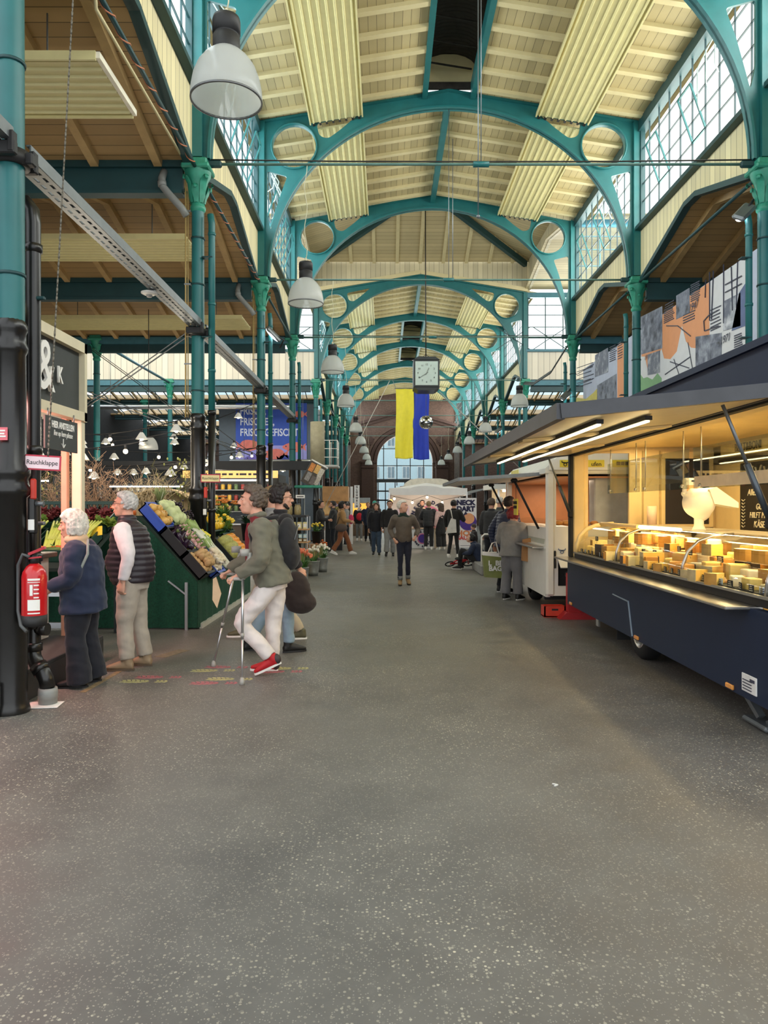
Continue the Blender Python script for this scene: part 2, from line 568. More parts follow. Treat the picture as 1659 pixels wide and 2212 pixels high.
for i, lab in {1: 'teal drainpipe with aluminium joint beside the wrapped right column', 2: 'teal drainpipe beside the column dividing the history banner', 3: 'teal drainpipe at the far end of the history banner', 4: 'teal drainpipe on the right column past the crossing', 5: 'teal drainpipe far down the right row'}.items():
    dup(pproto, (XR - .24, COLY[i] - .02, 0), label=lab)
# aluminium wraps on two right columns (parts of those columns)
for i in (1, 2):
    w = M(); w.lathe([(.10, 2.95), (.16, 2.95), (.16, 3.85), (.1, 3.85)], n=20)
    obj('aluminium_wrap', w, ALU, COLS['r', i])

# ---- arch trusses
def truss_meshes(gable=False):
    L = HW
    ch = lambda o: EAVE + (APEX - EAVE) * (1 - abs(o) / L)
    outer = [(-L, EAVE), (0, APEX), (L, EAVE), (L, 6.78)] + arc(0, 6.78, 4.08, 3.85, 0, 180, 48) + [(-L, 6.78)]
    holes = []
    for s in (-1, 1):
        holes.append(arc(s * 3.52, 9.76, .52, .52, 0, 350, 28))
        def rnd(poly, r=.09):
            out = []
            n = len(poly)
            for i in range(n):
                p, a, b = Vector(poly[i]), Vector(poly[i - 1]), Vector(poly[(i + 1) % n])
                u, v = (a - p).normalized(), (b - p).normalized()
                d = min(r, (a - p).length * .45, (b - p).length * .45)
                q0, q1 = p + u * d, p + v * d
                for k in range(5):
                    t = k / 4
                    out.append(tuple((q0 * (1 - t) ** 2 + p * 2 * t * (1 - t) + q1 * t * t)))
            return out
        tri = [(s * 3.02, 10.30), (s * 2.05, 10.50), (s * 2.45, 10.16), (s * 2.75, 9.94), (s * 2.95, 10.0)]
        holes.append(rnd(tri, .1))
        low = [(s * 3.68, 9.08), (s * 4.14, 9.2), (s * 4.14, 8.2), (s * 4.06, 7.85), (s * 3.98, 8.15), (s * 3.84, 8.65)]
        holes.append(rnd(low, .07))
    web = plate(outer, holes, .05)
    fl = M()
    a0 = arc(0, 6.78, 4.08, 3.85, 0, 180, 48); a1 = arc(0, 6.78, 4.12, 3.89, 0, 180, 48)
    for i in range(48):
        for (p, q, h, g) in ((a0[i], a0[i + 1], a1[i + 1], a1[i]),):
            fl.add([(p[0], -.1, p[1]), (q[0], -.1, q[1]), (q[0], .1, q[1]), (p[0], .1, p[1]), (g[0], -.1, g[1]), (h[0], -.1, h[1]), (h[0], .1, h[1]), (g[0], .1, g[1])],
                   [(0, 1, 2, 3), (7, 6, 5, 4), (0, 4, 5, 1), (3, 2, 6, 7)], False)
    rings = []
    for s in (-1, 1):
        r = M()
        prof = [(.5, -.09), (.53, -.09), (.53, .09), (.5, .09), (.5, -.09)]
        r.lathe(prof, (s * 3.52, 0, 9.76), n=28, axis=Matrix.Rotation(R(90), 4, 'X'))
        rings.append(r)
    top = M()
    for s in (-1, 1):
        top.bar((0, 0, APEX), (s * L, 0, EAVE), .2, .04)
    posts = []
    for s in (-1, 1):
        p = M(); p.box((s * (L - .01), 0, 8.55), (.16, .24, 3.5)); posts.append(p)
    riv = M()
    for a in range(0, 0):
        p = (4.2 * math.cos(R(a)), 3.97 * math.sin(R(a)) + 6.78)
        for y in (-.03,):
            riv.sph((p[0], y, p[1]), .016, 6, 4)
    return web, fl, rings, top, posts, riv
web, flg, rings, top, posts, riv = truss_meshes()
tproto = thing('arch_truss', 'x', 'roof truss', (XC, 0, 0), group='arched iron roof trusses')
obj('web_plate', web, TEAL, tproto); obj('arch_flange', flg, TEAL, tproto)
for r in rings: obj('ring_flange', r, TEAL, tproto)
obj('chord_flange', top, TEAL, tproto)
for p in posts: obj('post', p, TEAL, tproto)
tl = {1: 'nearest teal arched truss, only its haunches in view at the top corners', 2: 'big teal arched truss with ring openings, nearest one seen whole', 3: 'teal arched truss at the near side of the roof crossing', 4: 'teal arched truss under the board gable, far side of crossing', 5: 'teal arched truss next behind the board gable', 6: 'teal arched truss, second behind the board gable', 7: 'teal arched truss, third behind the board gable', 8: 'teal arched truss nearest the brick end wall'}
first = True
for i in tl:
    if first: tproto.location = (XC, COLY[i], 0); tproto['label'] = tl[i]; first = False
    else: dup(tproto, (XC, COLY[i], 0), label=tl[i])

# ---- tie rods across the nave and along the bays
rl = {1: 'dark steel tie rod across the nave in front of the big arch', 2: 'pale green tie rod across the nave, second from front', 3: 'steel tie rod with cables across the nave above the clock', 4: 'tie rod across the nave level with the clock', 5: 'tie rod crossing just behind the flag top', 6: 'tie rod crossing at the disco ball', 7: 'tie rod crossing above the arched end window', 8: 'tie rod nearest the brick end wall'}
for i in rl:
    y = COLY[i]
    t = thing('tie_rod', rl[i], 'tie rod', (XC, y, 6.73), group='tie rods across the nave')
    m = M(); m.cyl((-HW + .2, 0, 0), (HW - .2, 0, 0), .022, n=8)
    if i in (1, 3, 4): obj('cable', M().tube([(-HW + .2, -.02, .06), (-2, -.02, .035), (0, -.02, .03), (2, -.02, .035), (HW - .2, -.02, .06)], .011, n=6), DARKV, t)
    obj('rod', m, pm('tie_rod_paint', '#5b7f76', .45, metal=.2, var=.15), t)
    m = M(); m.cyl((-.12, 0, 0), (.12, 0, 0), .045, n=10)
    obj('turnbuckle', m, TEAL, t)
    for s in (-1, 1): obj('anchor', M().box((s * (HW - .25), 0, 0), (.22, .08, .1), bev=.02), TEALD, t)
    if i in (1, 2):
        m = M(); m.cyl((0, 0, 0), (0, 0, 3.9 if i == 2 else 3.9), .008, n=6)
        obj('hanger_rod', m, STEEL, t)
m0 = M(); m0.cyl((0, .15, 0), (0, 5.45, 0), .03, n=8); m0.cyl((0, .15, .1), (0, 5.45, .1), .02, n=8)
m1 = M(); m1.cyl((0, .15, 0), (0, 5.45, 0), .03, n=8)
rope = M()
for k in range(60):
    a, b = k / 60, (k + 1) / 60
rope.tube([(.035 * math.cos(k * .9), .2 + k * .066, .035 * math.sin(k * .9)) for k in range(80)], .009, n=6)
along = {('l', 0): 'teal tie rod along the left row, nearest, wound with an orange light rope', ('l', 1): 'teal tie rod along the left row between second and third column', ('l', 2): 'teal tie rod along the left row running to the roof crossing',
         ('r', 1): 'dark teal tie rod along the right row, nearest, before the history banner', ('r', 2): 'dark teal tie rod along the right row at the banner end',
         ('l', 5): 'tie rod along the left row far behind the crossing', ('l', 6): 'tie rod along the left row near the end wall', ('r', 5): 'tie rod along the right row behind the crossing', ('r', 6): 'tie rod along the right row near the end wall'}
for (s, i), lab in along.items():
    t = thing('bay_tie_rod', lab, 'tie rod', (XL if s == 'l' else XR, COLY[i], 6.62), group='tie rods along the bays')
    obj('rod', m1, TEALD, t)
    if (s, i) in (('l', 0), ('l', 1)):
        obj('light_rope', rope, pm('orange_light_rope', '#b9714e', .5, var=.1), t)
t = thing('bay_tie_rod', 'blue-grey diagonal tie rod between the two slim left aisle columns', 'tie rod', (-8.8, 22.6, 6.62)); obj('rod', M().cyl((0, .15, 0), (0, 7.5, 0), .05, n=8), pm('bluegrey_paint', '#3f6a78', .5), t)

# ---- nave ceiling, per bay
RZ, RE, RX = 11.09, 10.33, 4.75      # ridge, edge, half width at edge
def roof_bay(y0, y1, n_r, skylight, idx):
    hz = lambda o: RZ - (RZ - RE) * abs(o) / RX
    g = .55 if skylight else 0.0
    for s, nm in ((-1, 'left'), (1, 'right')):
        m = M()
        a = (XC + s * g, y0, hz(g)); b = (XC + s * RX, y0, hz(RX)); c = (XC + s * RX, y1, hz(RX)); d = (XC + s * g, y1, hz(g))
        m.sheet(a, b, c, d, .06 if s < 0 else -.06)
        o = struct('ceiling_nave', m, NAVEB)
        for k in range(n_r):
            y = y0 + (y1 - y0) * (k + .5) / n_r
            r = M(); r.bar((XC + s * g, y, hz(g) - .07), (XC + s * (RX - .4), y, hz(RX - .4) - .07), .13, .14)
            obj('rafter', r, CREAM, o, world=True)
for i in range(0, 3): roof_bay(COLY[i], COLY[i + 1], 8, i == 1, i)
for i in range(4, 8): roof_bay(COLY[i], COLY[i + 1], 8, i in (5, 6), i)
roof_bay(-1.5, 5.6, 9, False, 9)
roof_bay(54, ENDY, 9, False, 8)
# ridge beams
for i, lab in ((2, 'teal ridge beam running from the big arch to the crossing'), (4, 'teal ridge beam just behind the board gable')):
    m = M(); m.box((XC, (COLY[i] + COLY[i + 1]) / 2, 10.93), (.14, COLY[i + 1] - COLY[i] - .1, .26))
    tag(obj('ridge_beam', m, TEAL), lab, 'ridge beam')
# raised ridge vents with corrugated hood
for i, lab in ((1, 'dark corrugated ridge vent between two teal beams at the top of the picture'), (5, 'dark ridge vent above the clock, nearer one'), (6, 'dark ridge vent behind the clock')):
    y0, y1 = COLY[i], COLY[i + 1]
    t = thing('ridge_vent', lab, 'roof vent', (XC, y0, 11.0))
    for s in (-1, 1):
        m = M(); m.box((s * .55, (y1 - y0) / 2, 0.0), (.12, y1 - y0 - .1, .34))
        obj('side_beam', m, TEAL, t)
    m = M()
    n = 60
    def fn(u, v):
        a = R(180 * u); w = .02 * math.cos(v * (y1 - y0) / .12 * 2 * PI)
        return (-(.62 + w) * math.cos(a), v * (y1 - y0), .5 + (.35 + w) * math.sin(a))
    m.grid(10, 180, fn)
    obj('corrugated_hood', m, DARKV, t)
    for s in (-1, 1): obj('cheek', M().box((s * .6, (y1 - y0) / 2, .33), (.03, y1 - y0, .4)), CREAM, t)
    for yy in (.03, y1 - y0 - .03): obj('end_board', M().box((0, yy, .45), (1.2, .03, .8)), CREAM, t)
    m = M()
    m.box((0, y1 - y0 - .06, .12), (1.04, .05, .16))
    for a in range(7): m.bar((-.5, .4 + a * .8, .4), (.5, .4 + a * .8 + .3, .42), .03, .03)
    obj('ladder_bars', m, DARKV, t)

# ---- crossing: raised pyramid roof on board walls
Y0, Y1, YM, ZC = 22.6, 30.3, 26.45, 11.62
m = M()
cx0, cx1 = XL - .2, XR + .2
apex = (XC, YM, 13.0)
m.sheet((cx0, Y1, ZC), (cx1, Y1, ZC), apex, apex, .06)
m.add([(cx0, Y0, ZC), (cx1, Y0, ZC), apex], [(0, 1, 2)]); m.add([(cx0, Y0, ZC), (cx0, Y1, ZC), apex], [(0, 1, 2)]); m.add([(cx1, Y0, ZC), (cx1, Y1, ZC), apex], [(0, 1, 2)])
o = struct('ceiling_crossing', m, boards('crossing_boards', '#c3b48a', 1, .2, dirt=.25))
for k in range(9):
    x = XL + .5 + k * .94
    f = abs(x - XC) / (HW + .2)
    a = Vector((x, Y1, ZC - .06)); b = Vector((x, YM + (Y1 - YM) * f, 13.0 - (13.0 - ZC) * f - .06))
    if (a - b).length > .2:
        r = M(); r.bar(a, b, .13, .12); obj('rafter', r, CREAM, o, world=True)
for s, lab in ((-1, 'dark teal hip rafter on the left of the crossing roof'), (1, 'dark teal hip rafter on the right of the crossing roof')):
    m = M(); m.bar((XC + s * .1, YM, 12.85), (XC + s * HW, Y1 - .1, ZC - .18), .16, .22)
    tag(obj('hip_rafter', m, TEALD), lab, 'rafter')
m = M()
m.prism([(XL - .2, EAVE - .1), (XL - .2, ZC), (XR + .2, ZC), (XR + .2, EAVE - .1), (XC, APEX + .05)], Y1 + .06, Y1 + .16, 'Y')
o = struct('wall_gable_far', m, GABLEB)
mm = M()
for s in (-1, 1): mm.bar((XC, Y1 - .02, APEX + .12), (XC + s * (HW + .1), Y1 - .02, EAVE + .12), .1, .16)
obj('gable_trim', mm, CREAM, o, world=True)
m = M(); m.prism([(XL - .2, EAVE - .1), (XL - .2, ZC), (XR + .2, ZC), (XR + .2, EAVE - .1), (XC, APEX + .05)], Y0 - .12, Y0 - .04, 'Y')
struct('wall_gable_near', m, GABLEB)
for s, x in ((-1, XL - .17), (1, XR + .17)):
    m = M(); m.prism([(Y0, 10.42), (YM, 11.08), (Y1, 10.42), (Y1, ZC), (Y0, ZC)], x - .05, x + .05, 'X')
    struct('wall_crossing_left' if s < 0 else 'wall_crossing_right', m, boards('cross_side_boards', '#cbc1a0', 1, .2))
# transept arms: side ceilings + clerestory on the far wall (Y1) and near wall (Y0)
for s, nm in ((-1, 'left'), (1, 'right')):
    xa, xb = (XL - 12, XL) if s < 0 else (XR, XR + 9)
    m = M()
    m.sheet((xa, Y0, EAVE + .15), (xb, Y0, EAVE + .15), (xb, YM, 11.1), (xa, YM, 11.1), .05)
    m.sheet((xa, Y1, EAVE + .15), (xb, Y1, EAVE + .15), (xb, YM, 11.1), (xa, YM, 11.1), -.05)
    struct('ceiling_transept_' + nm, m, boards('transept_ceiling', '#c3b58a', 1, .18))
    for yy, far in ((Y1, 1), (Y0, 0)):
        m = M(); m.prism([(xa, 6.7), (xb, 6.7), (xb, 7.9), (xa, 7.9)], yy - .04, yy + .04, 'Y')
        o = struct('wall_transept_%s_%s' % (nm, 'far' if far else 'near'), m, WALLB)
        m = M(); m.box(((xa + xb) / 2, yy - .06, 6.6), (xb - xa, .16, .2)); m.box(((xa + xb) / 2, yy - .06, 7.93), (xb - xa, .14, .1)); m.box(((xa + xb) / 2, yy, 10.2), (xb - xa, .14, .2))
        obj('rail', m, pm('blue_teal_paint', '#3c7280', .5, var=.1), o, world=True)
        wn = thing('window_%s' % ('transept_%s_%s' % (nm, 'far' if far else 'near')), None, None, (0, 0, 0), kind='structure')
        m = M(); m.quad((xa, yy, 7.95), (xb, yy, 7.95), (xb, yy, 10.15), (xa, yy, 10.15)); obj('pane', m, PANE, wn)
        m = M()
        k = xb - .1 if s < 0 else xa + .1
        while xa <= k <= xb:
            m.box((k, yy, 9.05), (.04, .05, 2.2)); k += -s * .0 + (s * .72)
        for z in (8.45, 8.9, 9.4, 9.8): m.box(((xa + xb) / 2, yy, z), (xb - xa, .03, .03))
        obj('glazing_bar', m, TEALD, wn)
        m = M()
        k = 0
        while k < 12 and far:
            x = (xb - .2 - k * 1.5) if s < 0 else (xa + .2 + k * 1.5)
            if xa <= x <= xb - 0 : m.bar((x, yy - .05, 7.97), (x - 1.4, yy - .05, 8.9), .03, .03); m.bar((x - 1.4, yy - .05, 7.97), (x, yy - .05, 8.9), .03, .03)
            k += 1
        if far: obj('cross_brace', m, TEALD, wn)

# ---- clerestory: windows and the board aprons under them
SILL, HEAD = 7.82, 10.05
bays = [(-1.5, 5.6)] + [(COLY[i], COLY[i + 1]) for i in (0, 1, 2, 4, 5, 6, 7)] + [(54.0, ENDY)]
for s, X, nm in ((-1, XL - .1, 'left'), (1, XR + .1, 'right')):
    for k, (a, b) in enumerate(bays):
        mid = (a + b) / 2
        ap = M(); ap.prism([(a, 6.72), (a, SILL), (b, SILL), (b, 6.72), (b - .12, 6.72), (mid + .25, 7.42), (mid - .25, 7.42), (a + .12, 6.72)], X - .04, X + .04, 'X')
        o = struct('wall_apron_%s' % nm, ap, APRON)
        e = M()
        for p, q in (((a + .1, 6.68), (mid - .25, 7.39)), ((mid - .25, 7.39), (mid + .25, 7.39)), ((mid + .25, 7.39), (b - .1, 6.68))):
            e.bar((X, p[0], p[1]), (X, q[0], q[1]), .14, .1)
        obj('edge_angle', e, TEALD, o)
        e = M(); e.box((X - s * .08, mid, SILL + .02), (.2, b - a - .3, .08)); obj('sill', e, TEALD, o)
        wn = thing('window_clerestory_%s' % nm, None, None, (0, 0, 0), kind='structure')
        p = M(); p.quad((X, a + .1, SILL + .05), (X, b - .1, SILL + .05), (X, b - .1, HEAD), (X, a + .1, HEAD)); obj('pane', p, PANE, wn)
        fr = M(); fr.box((X, mid, HEAD + .12), (.2, b - a, .24)); 
        for y in (a + .12, b - .12): fr.box((X, y, (SILL + HEAD) / 2), (.1, .08, HEAD - SILL))
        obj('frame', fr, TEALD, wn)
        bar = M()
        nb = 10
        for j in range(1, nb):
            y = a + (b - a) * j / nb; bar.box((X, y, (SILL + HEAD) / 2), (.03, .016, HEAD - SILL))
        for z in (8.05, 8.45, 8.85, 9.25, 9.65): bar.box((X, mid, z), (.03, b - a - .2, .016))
        obj('glazing_bar', bar, pm('backlit_glazing_iron', '#22383c', .5) if s > 0 else TEALD, wn)  # right bars: contrast against the bright sky put into a darker colour
        if s < 0 or k in (2, 3):
            fl_ = M()
            for j in ((2, 5, 7) if s < 0 else (4, 7)):
                y = a + (b - a) * (j + .5) / nb; w = (b - a) / nb / 2
                tilt = -s * .28
                z0, z1 = 8.45, 9.25
                fl_.bar((X + tilt, y - w, z1), (X + tilt, y + w, z1), .03, .03); fl_.bar((X, y - w, z0), (X, y + w, z0), .03, .03)
                fl_.bar((X, y - w, z0), (X + tilt, y - w, z1), .03, .03); fl_.bar((X, y + w, z0), (X + tilt, y + w, z1), .03, .03)
            obj('vent_sash', fl_, TEAL, wn)
            ca_ = M()
            for j in range(4):
                y = a + .5 + j * .35
                ca_.tube([(X - s * .1, y, 9.8), (X - s * .35, y + .25, 9.55 - j * .1), (X - s * .2, y + .6, 9.3 - j * .15), (X - s * .05, y + .8, 9.3 - j * .2)], .012, n=5)
            obj('opener_cable', ca_, pm('pale_cable', '#b8cfc8', .5), wn)

# ---- aisle roofs: one cross gable per bay, boards across, rafters along
for s, nm, xa, xb in ((-1, 'left', XL - .12, -15.5), (1, 'right', XR + .12, 15.5)):
    for k, (a, b) in enumerate(bays[1:]):
        back = a > 29
        mid, zl, zh = (a + b) / 2, 6.78, 7.46
        m = M()
        m.sheet((xa, a, zl), (xb, a, zl), (xb, mid, zh), (xa, mid, zh), .05 * s * -1)
        if back:
            lp = lambda t_: (mid + (b - mid) * t_, zh - (zh - zl) * t_)
            (yt, zt), (ym, zm) = lp(.08), lp(.94)
            m.sheet((xa, mid, zh), (xb, mid, zh), (xb, yt, zt), (xa, yt, zt), .05 * s * -1)
            m.sheet((xa, ym, zm), (xb, ym, zm), (xb, b, zl), (xa, b, zl), .05 * s * -1)
            g = M(); g.quad((xa, yt, zt), (xb, yt, zt), (xb, ym, zm), (xa, ym, zm))
        else:
            m.sheet((xa, mid, zh), (xb, mid, zh), (xb, b, zl), (xa, b, zl), .05 * s * -1)
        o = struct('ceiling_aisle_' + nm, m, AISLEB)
        if back:
            obj('skylight_pane', g, PANE, o)
            gb = M(); x = xa
            while abs(x - xa) < abs(xb - xa):
                gb.bar((x, yt, zt - .01), (x, ym, zm - .01), .03, .05); x += s * .42
            obj('skylight_bar', gb, TEALD, o)
        nr = 13
        for j in range(nr):
            x = xa + s * (.45 + j * .95)
            r = M(); r.bar((x, a + .1, zl - .06), (x, mid, zh - .09), .12, .16); rw, rh = (.06, .09) if back else (.12, .16); obj('rafter', r, AISLER, o)
            obj('rafter', M().bar((x, mid, zh - .09), (x, b - .1, zl - .06), rw, rh), AISLER, o)
    vy = [COLY[i] for i in range(0, 9)]
    labs = {1: 'nearest', 2: 'second', 3: 'third', 5: 'fourth', 6: 'fifth', 7: 'sixth', 0: 'frontmost', 4: 'crossing side', 8: 'last'}
    for i, y in enumerate(vy):
        m = M(); m.box(((xa + xb) / 2 - s * .05, y, 6.7), (abs(xb - xa) - .3, .2, .1)); bh = .4 if y < 31 else .16
        m.box(((xa + xb) / 2 - s * .05, y, 6.68 - bh / 2), (abs(xb - xa) - .3, .08, bh)); m.box(((xa + xb) / 2 - s * .05, y, 6.68 - bh), (abs(xb - xa) - .3, .2, .05))
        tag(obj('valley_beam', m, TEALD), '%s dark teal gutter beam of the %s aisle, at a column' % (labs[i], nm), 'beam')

# ---- outer aisle walls and end wall
BRICK = None
def brick_material():
    m = bpy.data.materials.new('brown_brick'); m.use_nodes = True
    t = NT(m)
    mp = t.n('ShaderNodeMapping'); mp.inputs['Rotation'].default_value = (R(90), 0, 0)
    t.l(t.coord(), mp.inputs[0])
    b = t.n('ShaderNodeTexBrick', i_Scale=4.0)
    b.inputs['Color1'].default_value = lin('#6f564b'); b.inputs['Color2'].default_value = lin('#5c463e'); b.inputs['Mortar'].default_value = lin('#4f443e')
    b.inputs['Mortar Size'].default_value = .02
    t.l(mp.outputs[0], b.inputs['Vector'])
    t.l(b.outputs['Color'], t.bsdf.inputs['Base Color']); t.bsdf.inputs['Roughness'].default_value = .85
    return m
BRICK = brick_material()
DBRICK = pm('dark_moulded_brick', '#4a352f', .8, var=.2, scale=12)
m = M(); m.box((-15.6, 30, 3.5), (.2, 74, 7.2)); struct('wall_left', m, pm('dark_hall_wall', '#2b2a2c', .8, var=.2))
m = M(); m.box((15.6, 30, 3.5), (.2, 74, 7.2)); struct('wall_right', m, BRICK)
WX, WH, WS = 1.62, 2.28, 5.2
outer = [(-15.6, 0), (WX - WH, 0), (WX - WH, WS)] + arc(WX, WS, WH, WH, 180, 0, 28) + [(WX + WH, WS), (WX + WH, 0), (15.6, 0), (15.6, 7.5), (6.4, 7.5), (6.4, 10.2), (XC, 11.2), (-3.5, 10.2), (-3.5, 7.5), (-15.6, 7.5)]
me = plate(outer, [], .5)
me.transform(Matrix.Translation((0, ENDY + .25, 0)))
o = obj('wall_end', me, BRICK); o['kind'] = 'structure'
for r0, r1, dy, mt in ((WH, WH + .28, .32, DBRICK), (WH + .34, WH + .6, .2, DBRICK), (WH + .66, WH + .85, .1, BRICK)):
    ring = arc(WX, WS, r0, r0, 0, 180, 28) + arc(WX, WS, r1, r1, 180, 0, 28)
    m = M(); m.prism(ring, ENDY - dy, ENDY + .02, 'Y'); obj('arch_moulding', m, mt, o, world=True)
for s in (-1, 1):
    m = M(); x = WX + s * (WH + .75)
    m.box((x, ENDY - .25, 2.6), (1.0, .5, 5.2)); m.box((x, ENDY - .3, 5.25), (1.15, .6, .16)); m.box((x, ENDY - .3, 4.8), (1.1, .55, .1))
    for j in range(3): m.box((x - .3 + j * .3, ENDY - .52, 5.02), (.12, .1, .16))
    obj('pilaster', m, DBRICK, o, world=True)
    m = M(); m.cyl((WX + s * 2.9, ENDY - .12, 7.0), (WX + s * 2.9, ENDY, 7.0), .36, n=20); m.cyl((WX + s * 2.9, ENDY - .16, 7.0), (WX + s * 2.9, ENDY, 7.0), .2, n=16)
    obj('roundel', m, DBRICK, o, world=True)
    m = M(); m.bar((WX, ENDY - .1, 9.5), (WX + s * 4.7, ENDY - .1, 8.15), .3, .22); m.bar((WX, ENDY - .06, 9.2), (WX + s * 4.7, ENDY - .06, 7.85), .2, .12)
    obj('gable_moulding', m, DBRICK, o, world=True)
    m = M()
    for j in range(4): m.cyl((XC + s * (HW + .2) - .2 + j * .11, ENDY - .1, 0.3), (XC + s * (HW + .2) - .2 + j * .11, ENDY - .1, 8.6), .04, n=8)
    tag(obj('pipe_bundle', m, pm('grey_pipes', '#8d8580', .5)), 'bundle of thin grey pipes up the brick end wall, %s of the arch' % ('left' if s < 0 else 'right'), 'pipes')
wn = thing('window_end', None, None, (0, 0, 0), kind='structure')
me = plate([(WX - WH, 3.75)] + arc(WX, WS, WH, WH, 180, 0, 28) + [(WX + WH, 3.75)], [], .01); me.transform(Matrix.Translation((0, ENDY + .2, 0)))
obj('pane', me, PANE, wn)
fm = M()
DKF = pm('dark_window_iron', '#2b2f33', .5)
for x in (-1.75, -.65, .45, 1.55):
    fm.box((WX + x, ENDY + .2, 5.4), (.07, .08, 4.2 if abs(x) < 1 else 3.4))
for z in (4.95, 6.35): fm.box((WX, ENDY + .2, z), (2 * WH if z < 5.5 else 3.9, .08, .07))
fm.box((WX, ENDY + .1, 3.7), (2 * WH + .1, .3, .28))
obj('frame', fm, DKF, wn)
dr = thing('door_end', None, None, (0, 0, 0), kind='structure')
m = M(); m.quad((WX - WH, ENDY + .22, 0), (WX + WH, ENDY + .22, 0), (WX + WH, ENDY + .22, 3.56), (WX - WH, ENDY + .22, 3.56)); obj('pane', m, PANE, dr)
fm = M()
for x in (-2.2, -1.6, -.8, 0, .8, 1.6, 2.2): fm.box((WX + x, ENDY + .2, 1.78), (.08, .1, 3.56))
for z in (2.1, 2.85): fm.box((WX, ENDY + .2, z), (2 * WH, .1, .12))
obj('frame', fm, DKF, dr)
# house across the street
bl = thing('apartment_building', 'pale blue apartment house seen through the arched end window', 'building', (1, 74, 0))
m = M(); m.box((0, 2, 8), (40, 4, 16)); obj('facade', m, pm('pale_blue_render', '#cfe6ee', .8, var=.03), bl)
for zz in (1.8, 5.0, 8.2):
    for xx in range(-4, 6):
        m = M(); m.box((xx * 1.5 - .4, -.02, zz), (.75, .08, 1.3)); w = obj('window', m, pm('white_window_frame', '#f4f4f2', .5), bl)
        m = M(); m.box((xx * 1.5 - .58, -.07, zz), (.28, .04, 1.1)); m.box((xx * 1.5 - .22, -.07, zz), (.28, .04, 1.1)); obj('pane', m, pm('far_window_pane', '#8fa1ad', .2), w)
m = M(); m.quad((-60, 62, -.02), (60, 62, -.02), (60, 90, -.02), (-60, 90, -.02)); struct('ground_outside', m, pm('street', '#9a9a98', .9))
# ------------------------------------------------------------------ pendant bell lamps
def bell_material():
    m = bpy.data.materials.new('prismatic_shade'); m.use_nodes = True
    t = NT(m); nt = t.t; out = nt.nodes['Material Output']
    t.bsdf.inputs['Base Color'].default_value = lin('#eceeec'); t.bsdf.inputs['Roughness'].default_value = .16
    tl = t.n('ShaderNodeBsdfTranslucent'); tl.inputs[0].default_value = lin('#f2f4f2')
    tp = t.n('ShaderNodeBsdfTransparent'); tp.inputs[0].default_value = lin('#f4f6f4')
    a = t.n('ShaderNodeMixShader'); a.inputs[0].default_value = .62; t.l(t.bsdf.outputs[0], a.inputs[1]); t.l(tl.outputs[0], a.inputs[2])
    b = t.n('ShaderNodeMixShader'); b.inputs[0].default_value = .3; t.l(a.outputs[0], b.inputs[1]); t.l(tp.outputs[0], b.inputs[2])
    t.l(b.outputs[0], out.inputs[0])
    return m
BELL = bell_material()
BLACK = pm('matt_black', '#1d1d1e', .55, var=.1)
lproto = thing('pendant_lamp', 'x', 'lamp', group='bell shaped pendant lamps')
prof = [(.262, 0), (.266, .01), (.262, .08), (.245, .17), (.212, .255), (.165, .32), (.118, .362), (.1, .375)]
m = M(); m.lathe(prof, n=72, flute=.012); m.lathe([(r - .006, z + .002) for r, z in prof], n=72, flute=.012)
obj('shade', m, BELL, lproto)
m = M(); m.lathe([(.258, -.006), (.27, -.006), (.27, .008), (.258, .008), (.258, -.006)], n=48); obj('rim', m, pm('grey_rim', '#77797a', .35, metal=.5), lproto)
m = M(); m.lathe([(0, .35), (.1, .35), (.102, .37), (.102, .48), (.094, .485), (.094, .5), (.105, .505), (.105, .6), (.098, .625), (0, .63)], n=24); obj('housing', m, BLACK, lproto)
m = M(); m.lathe([(0, .22), (.03, .22), (.045, .26), (.045, .36)], n=16); obj('bulb', m, pm('lamp_capsule', '#8d8b80', .2, var=.05), lproto)
m = M(); m.tube([(.02 * math.sin(k * .9), 0, .66 + k * .09) for k in range(17)], .006, n=5); m.lathe([(.02, .62), (.02, .68), (.006, .7)], n=10)
obj('cord', m, pm('pale_cord', '#c8c2a4', .6), lproto)
LL = ['biggest and nearest bell pendant lamp, top left of the nave', 'second nearest bell pendant lamp, in front of the transept window', 'third bell pendant lamp of the left row', 'fourth bell pendant lamp of the left row', 'fifth bell pendant lamp of the left row', 'sixth bell pendant lamp of the left row', 'seventh bell pendant lamp of the left row', 'eighth bell pendant lamp of the left row, small before brick', 'ninth and smallest bell pendant lamp of the left row']
RL = ['largest bell pendant lamp of the right row, above the long flap', 'second bell pendant lamp of the right row', 'third bell pendant lamp of the right row', 'fourth bell pendant lamp of the right row', 'fifth bell pendant lamp of the right row', 'smallest bell pendant lamp of the right row']
first = True
for i, y in enumerate(COLY):
    for x, lab in ((-1.2, LL[i]),) + (((4.1, RL[i - 3]),) if i >= 3 else ()):
        loc = (x, y, 4.62)
        if first: lproto.location = loc; lproto['label'] = lab; first = False
        else: dup(lproto, loc, label=lab)

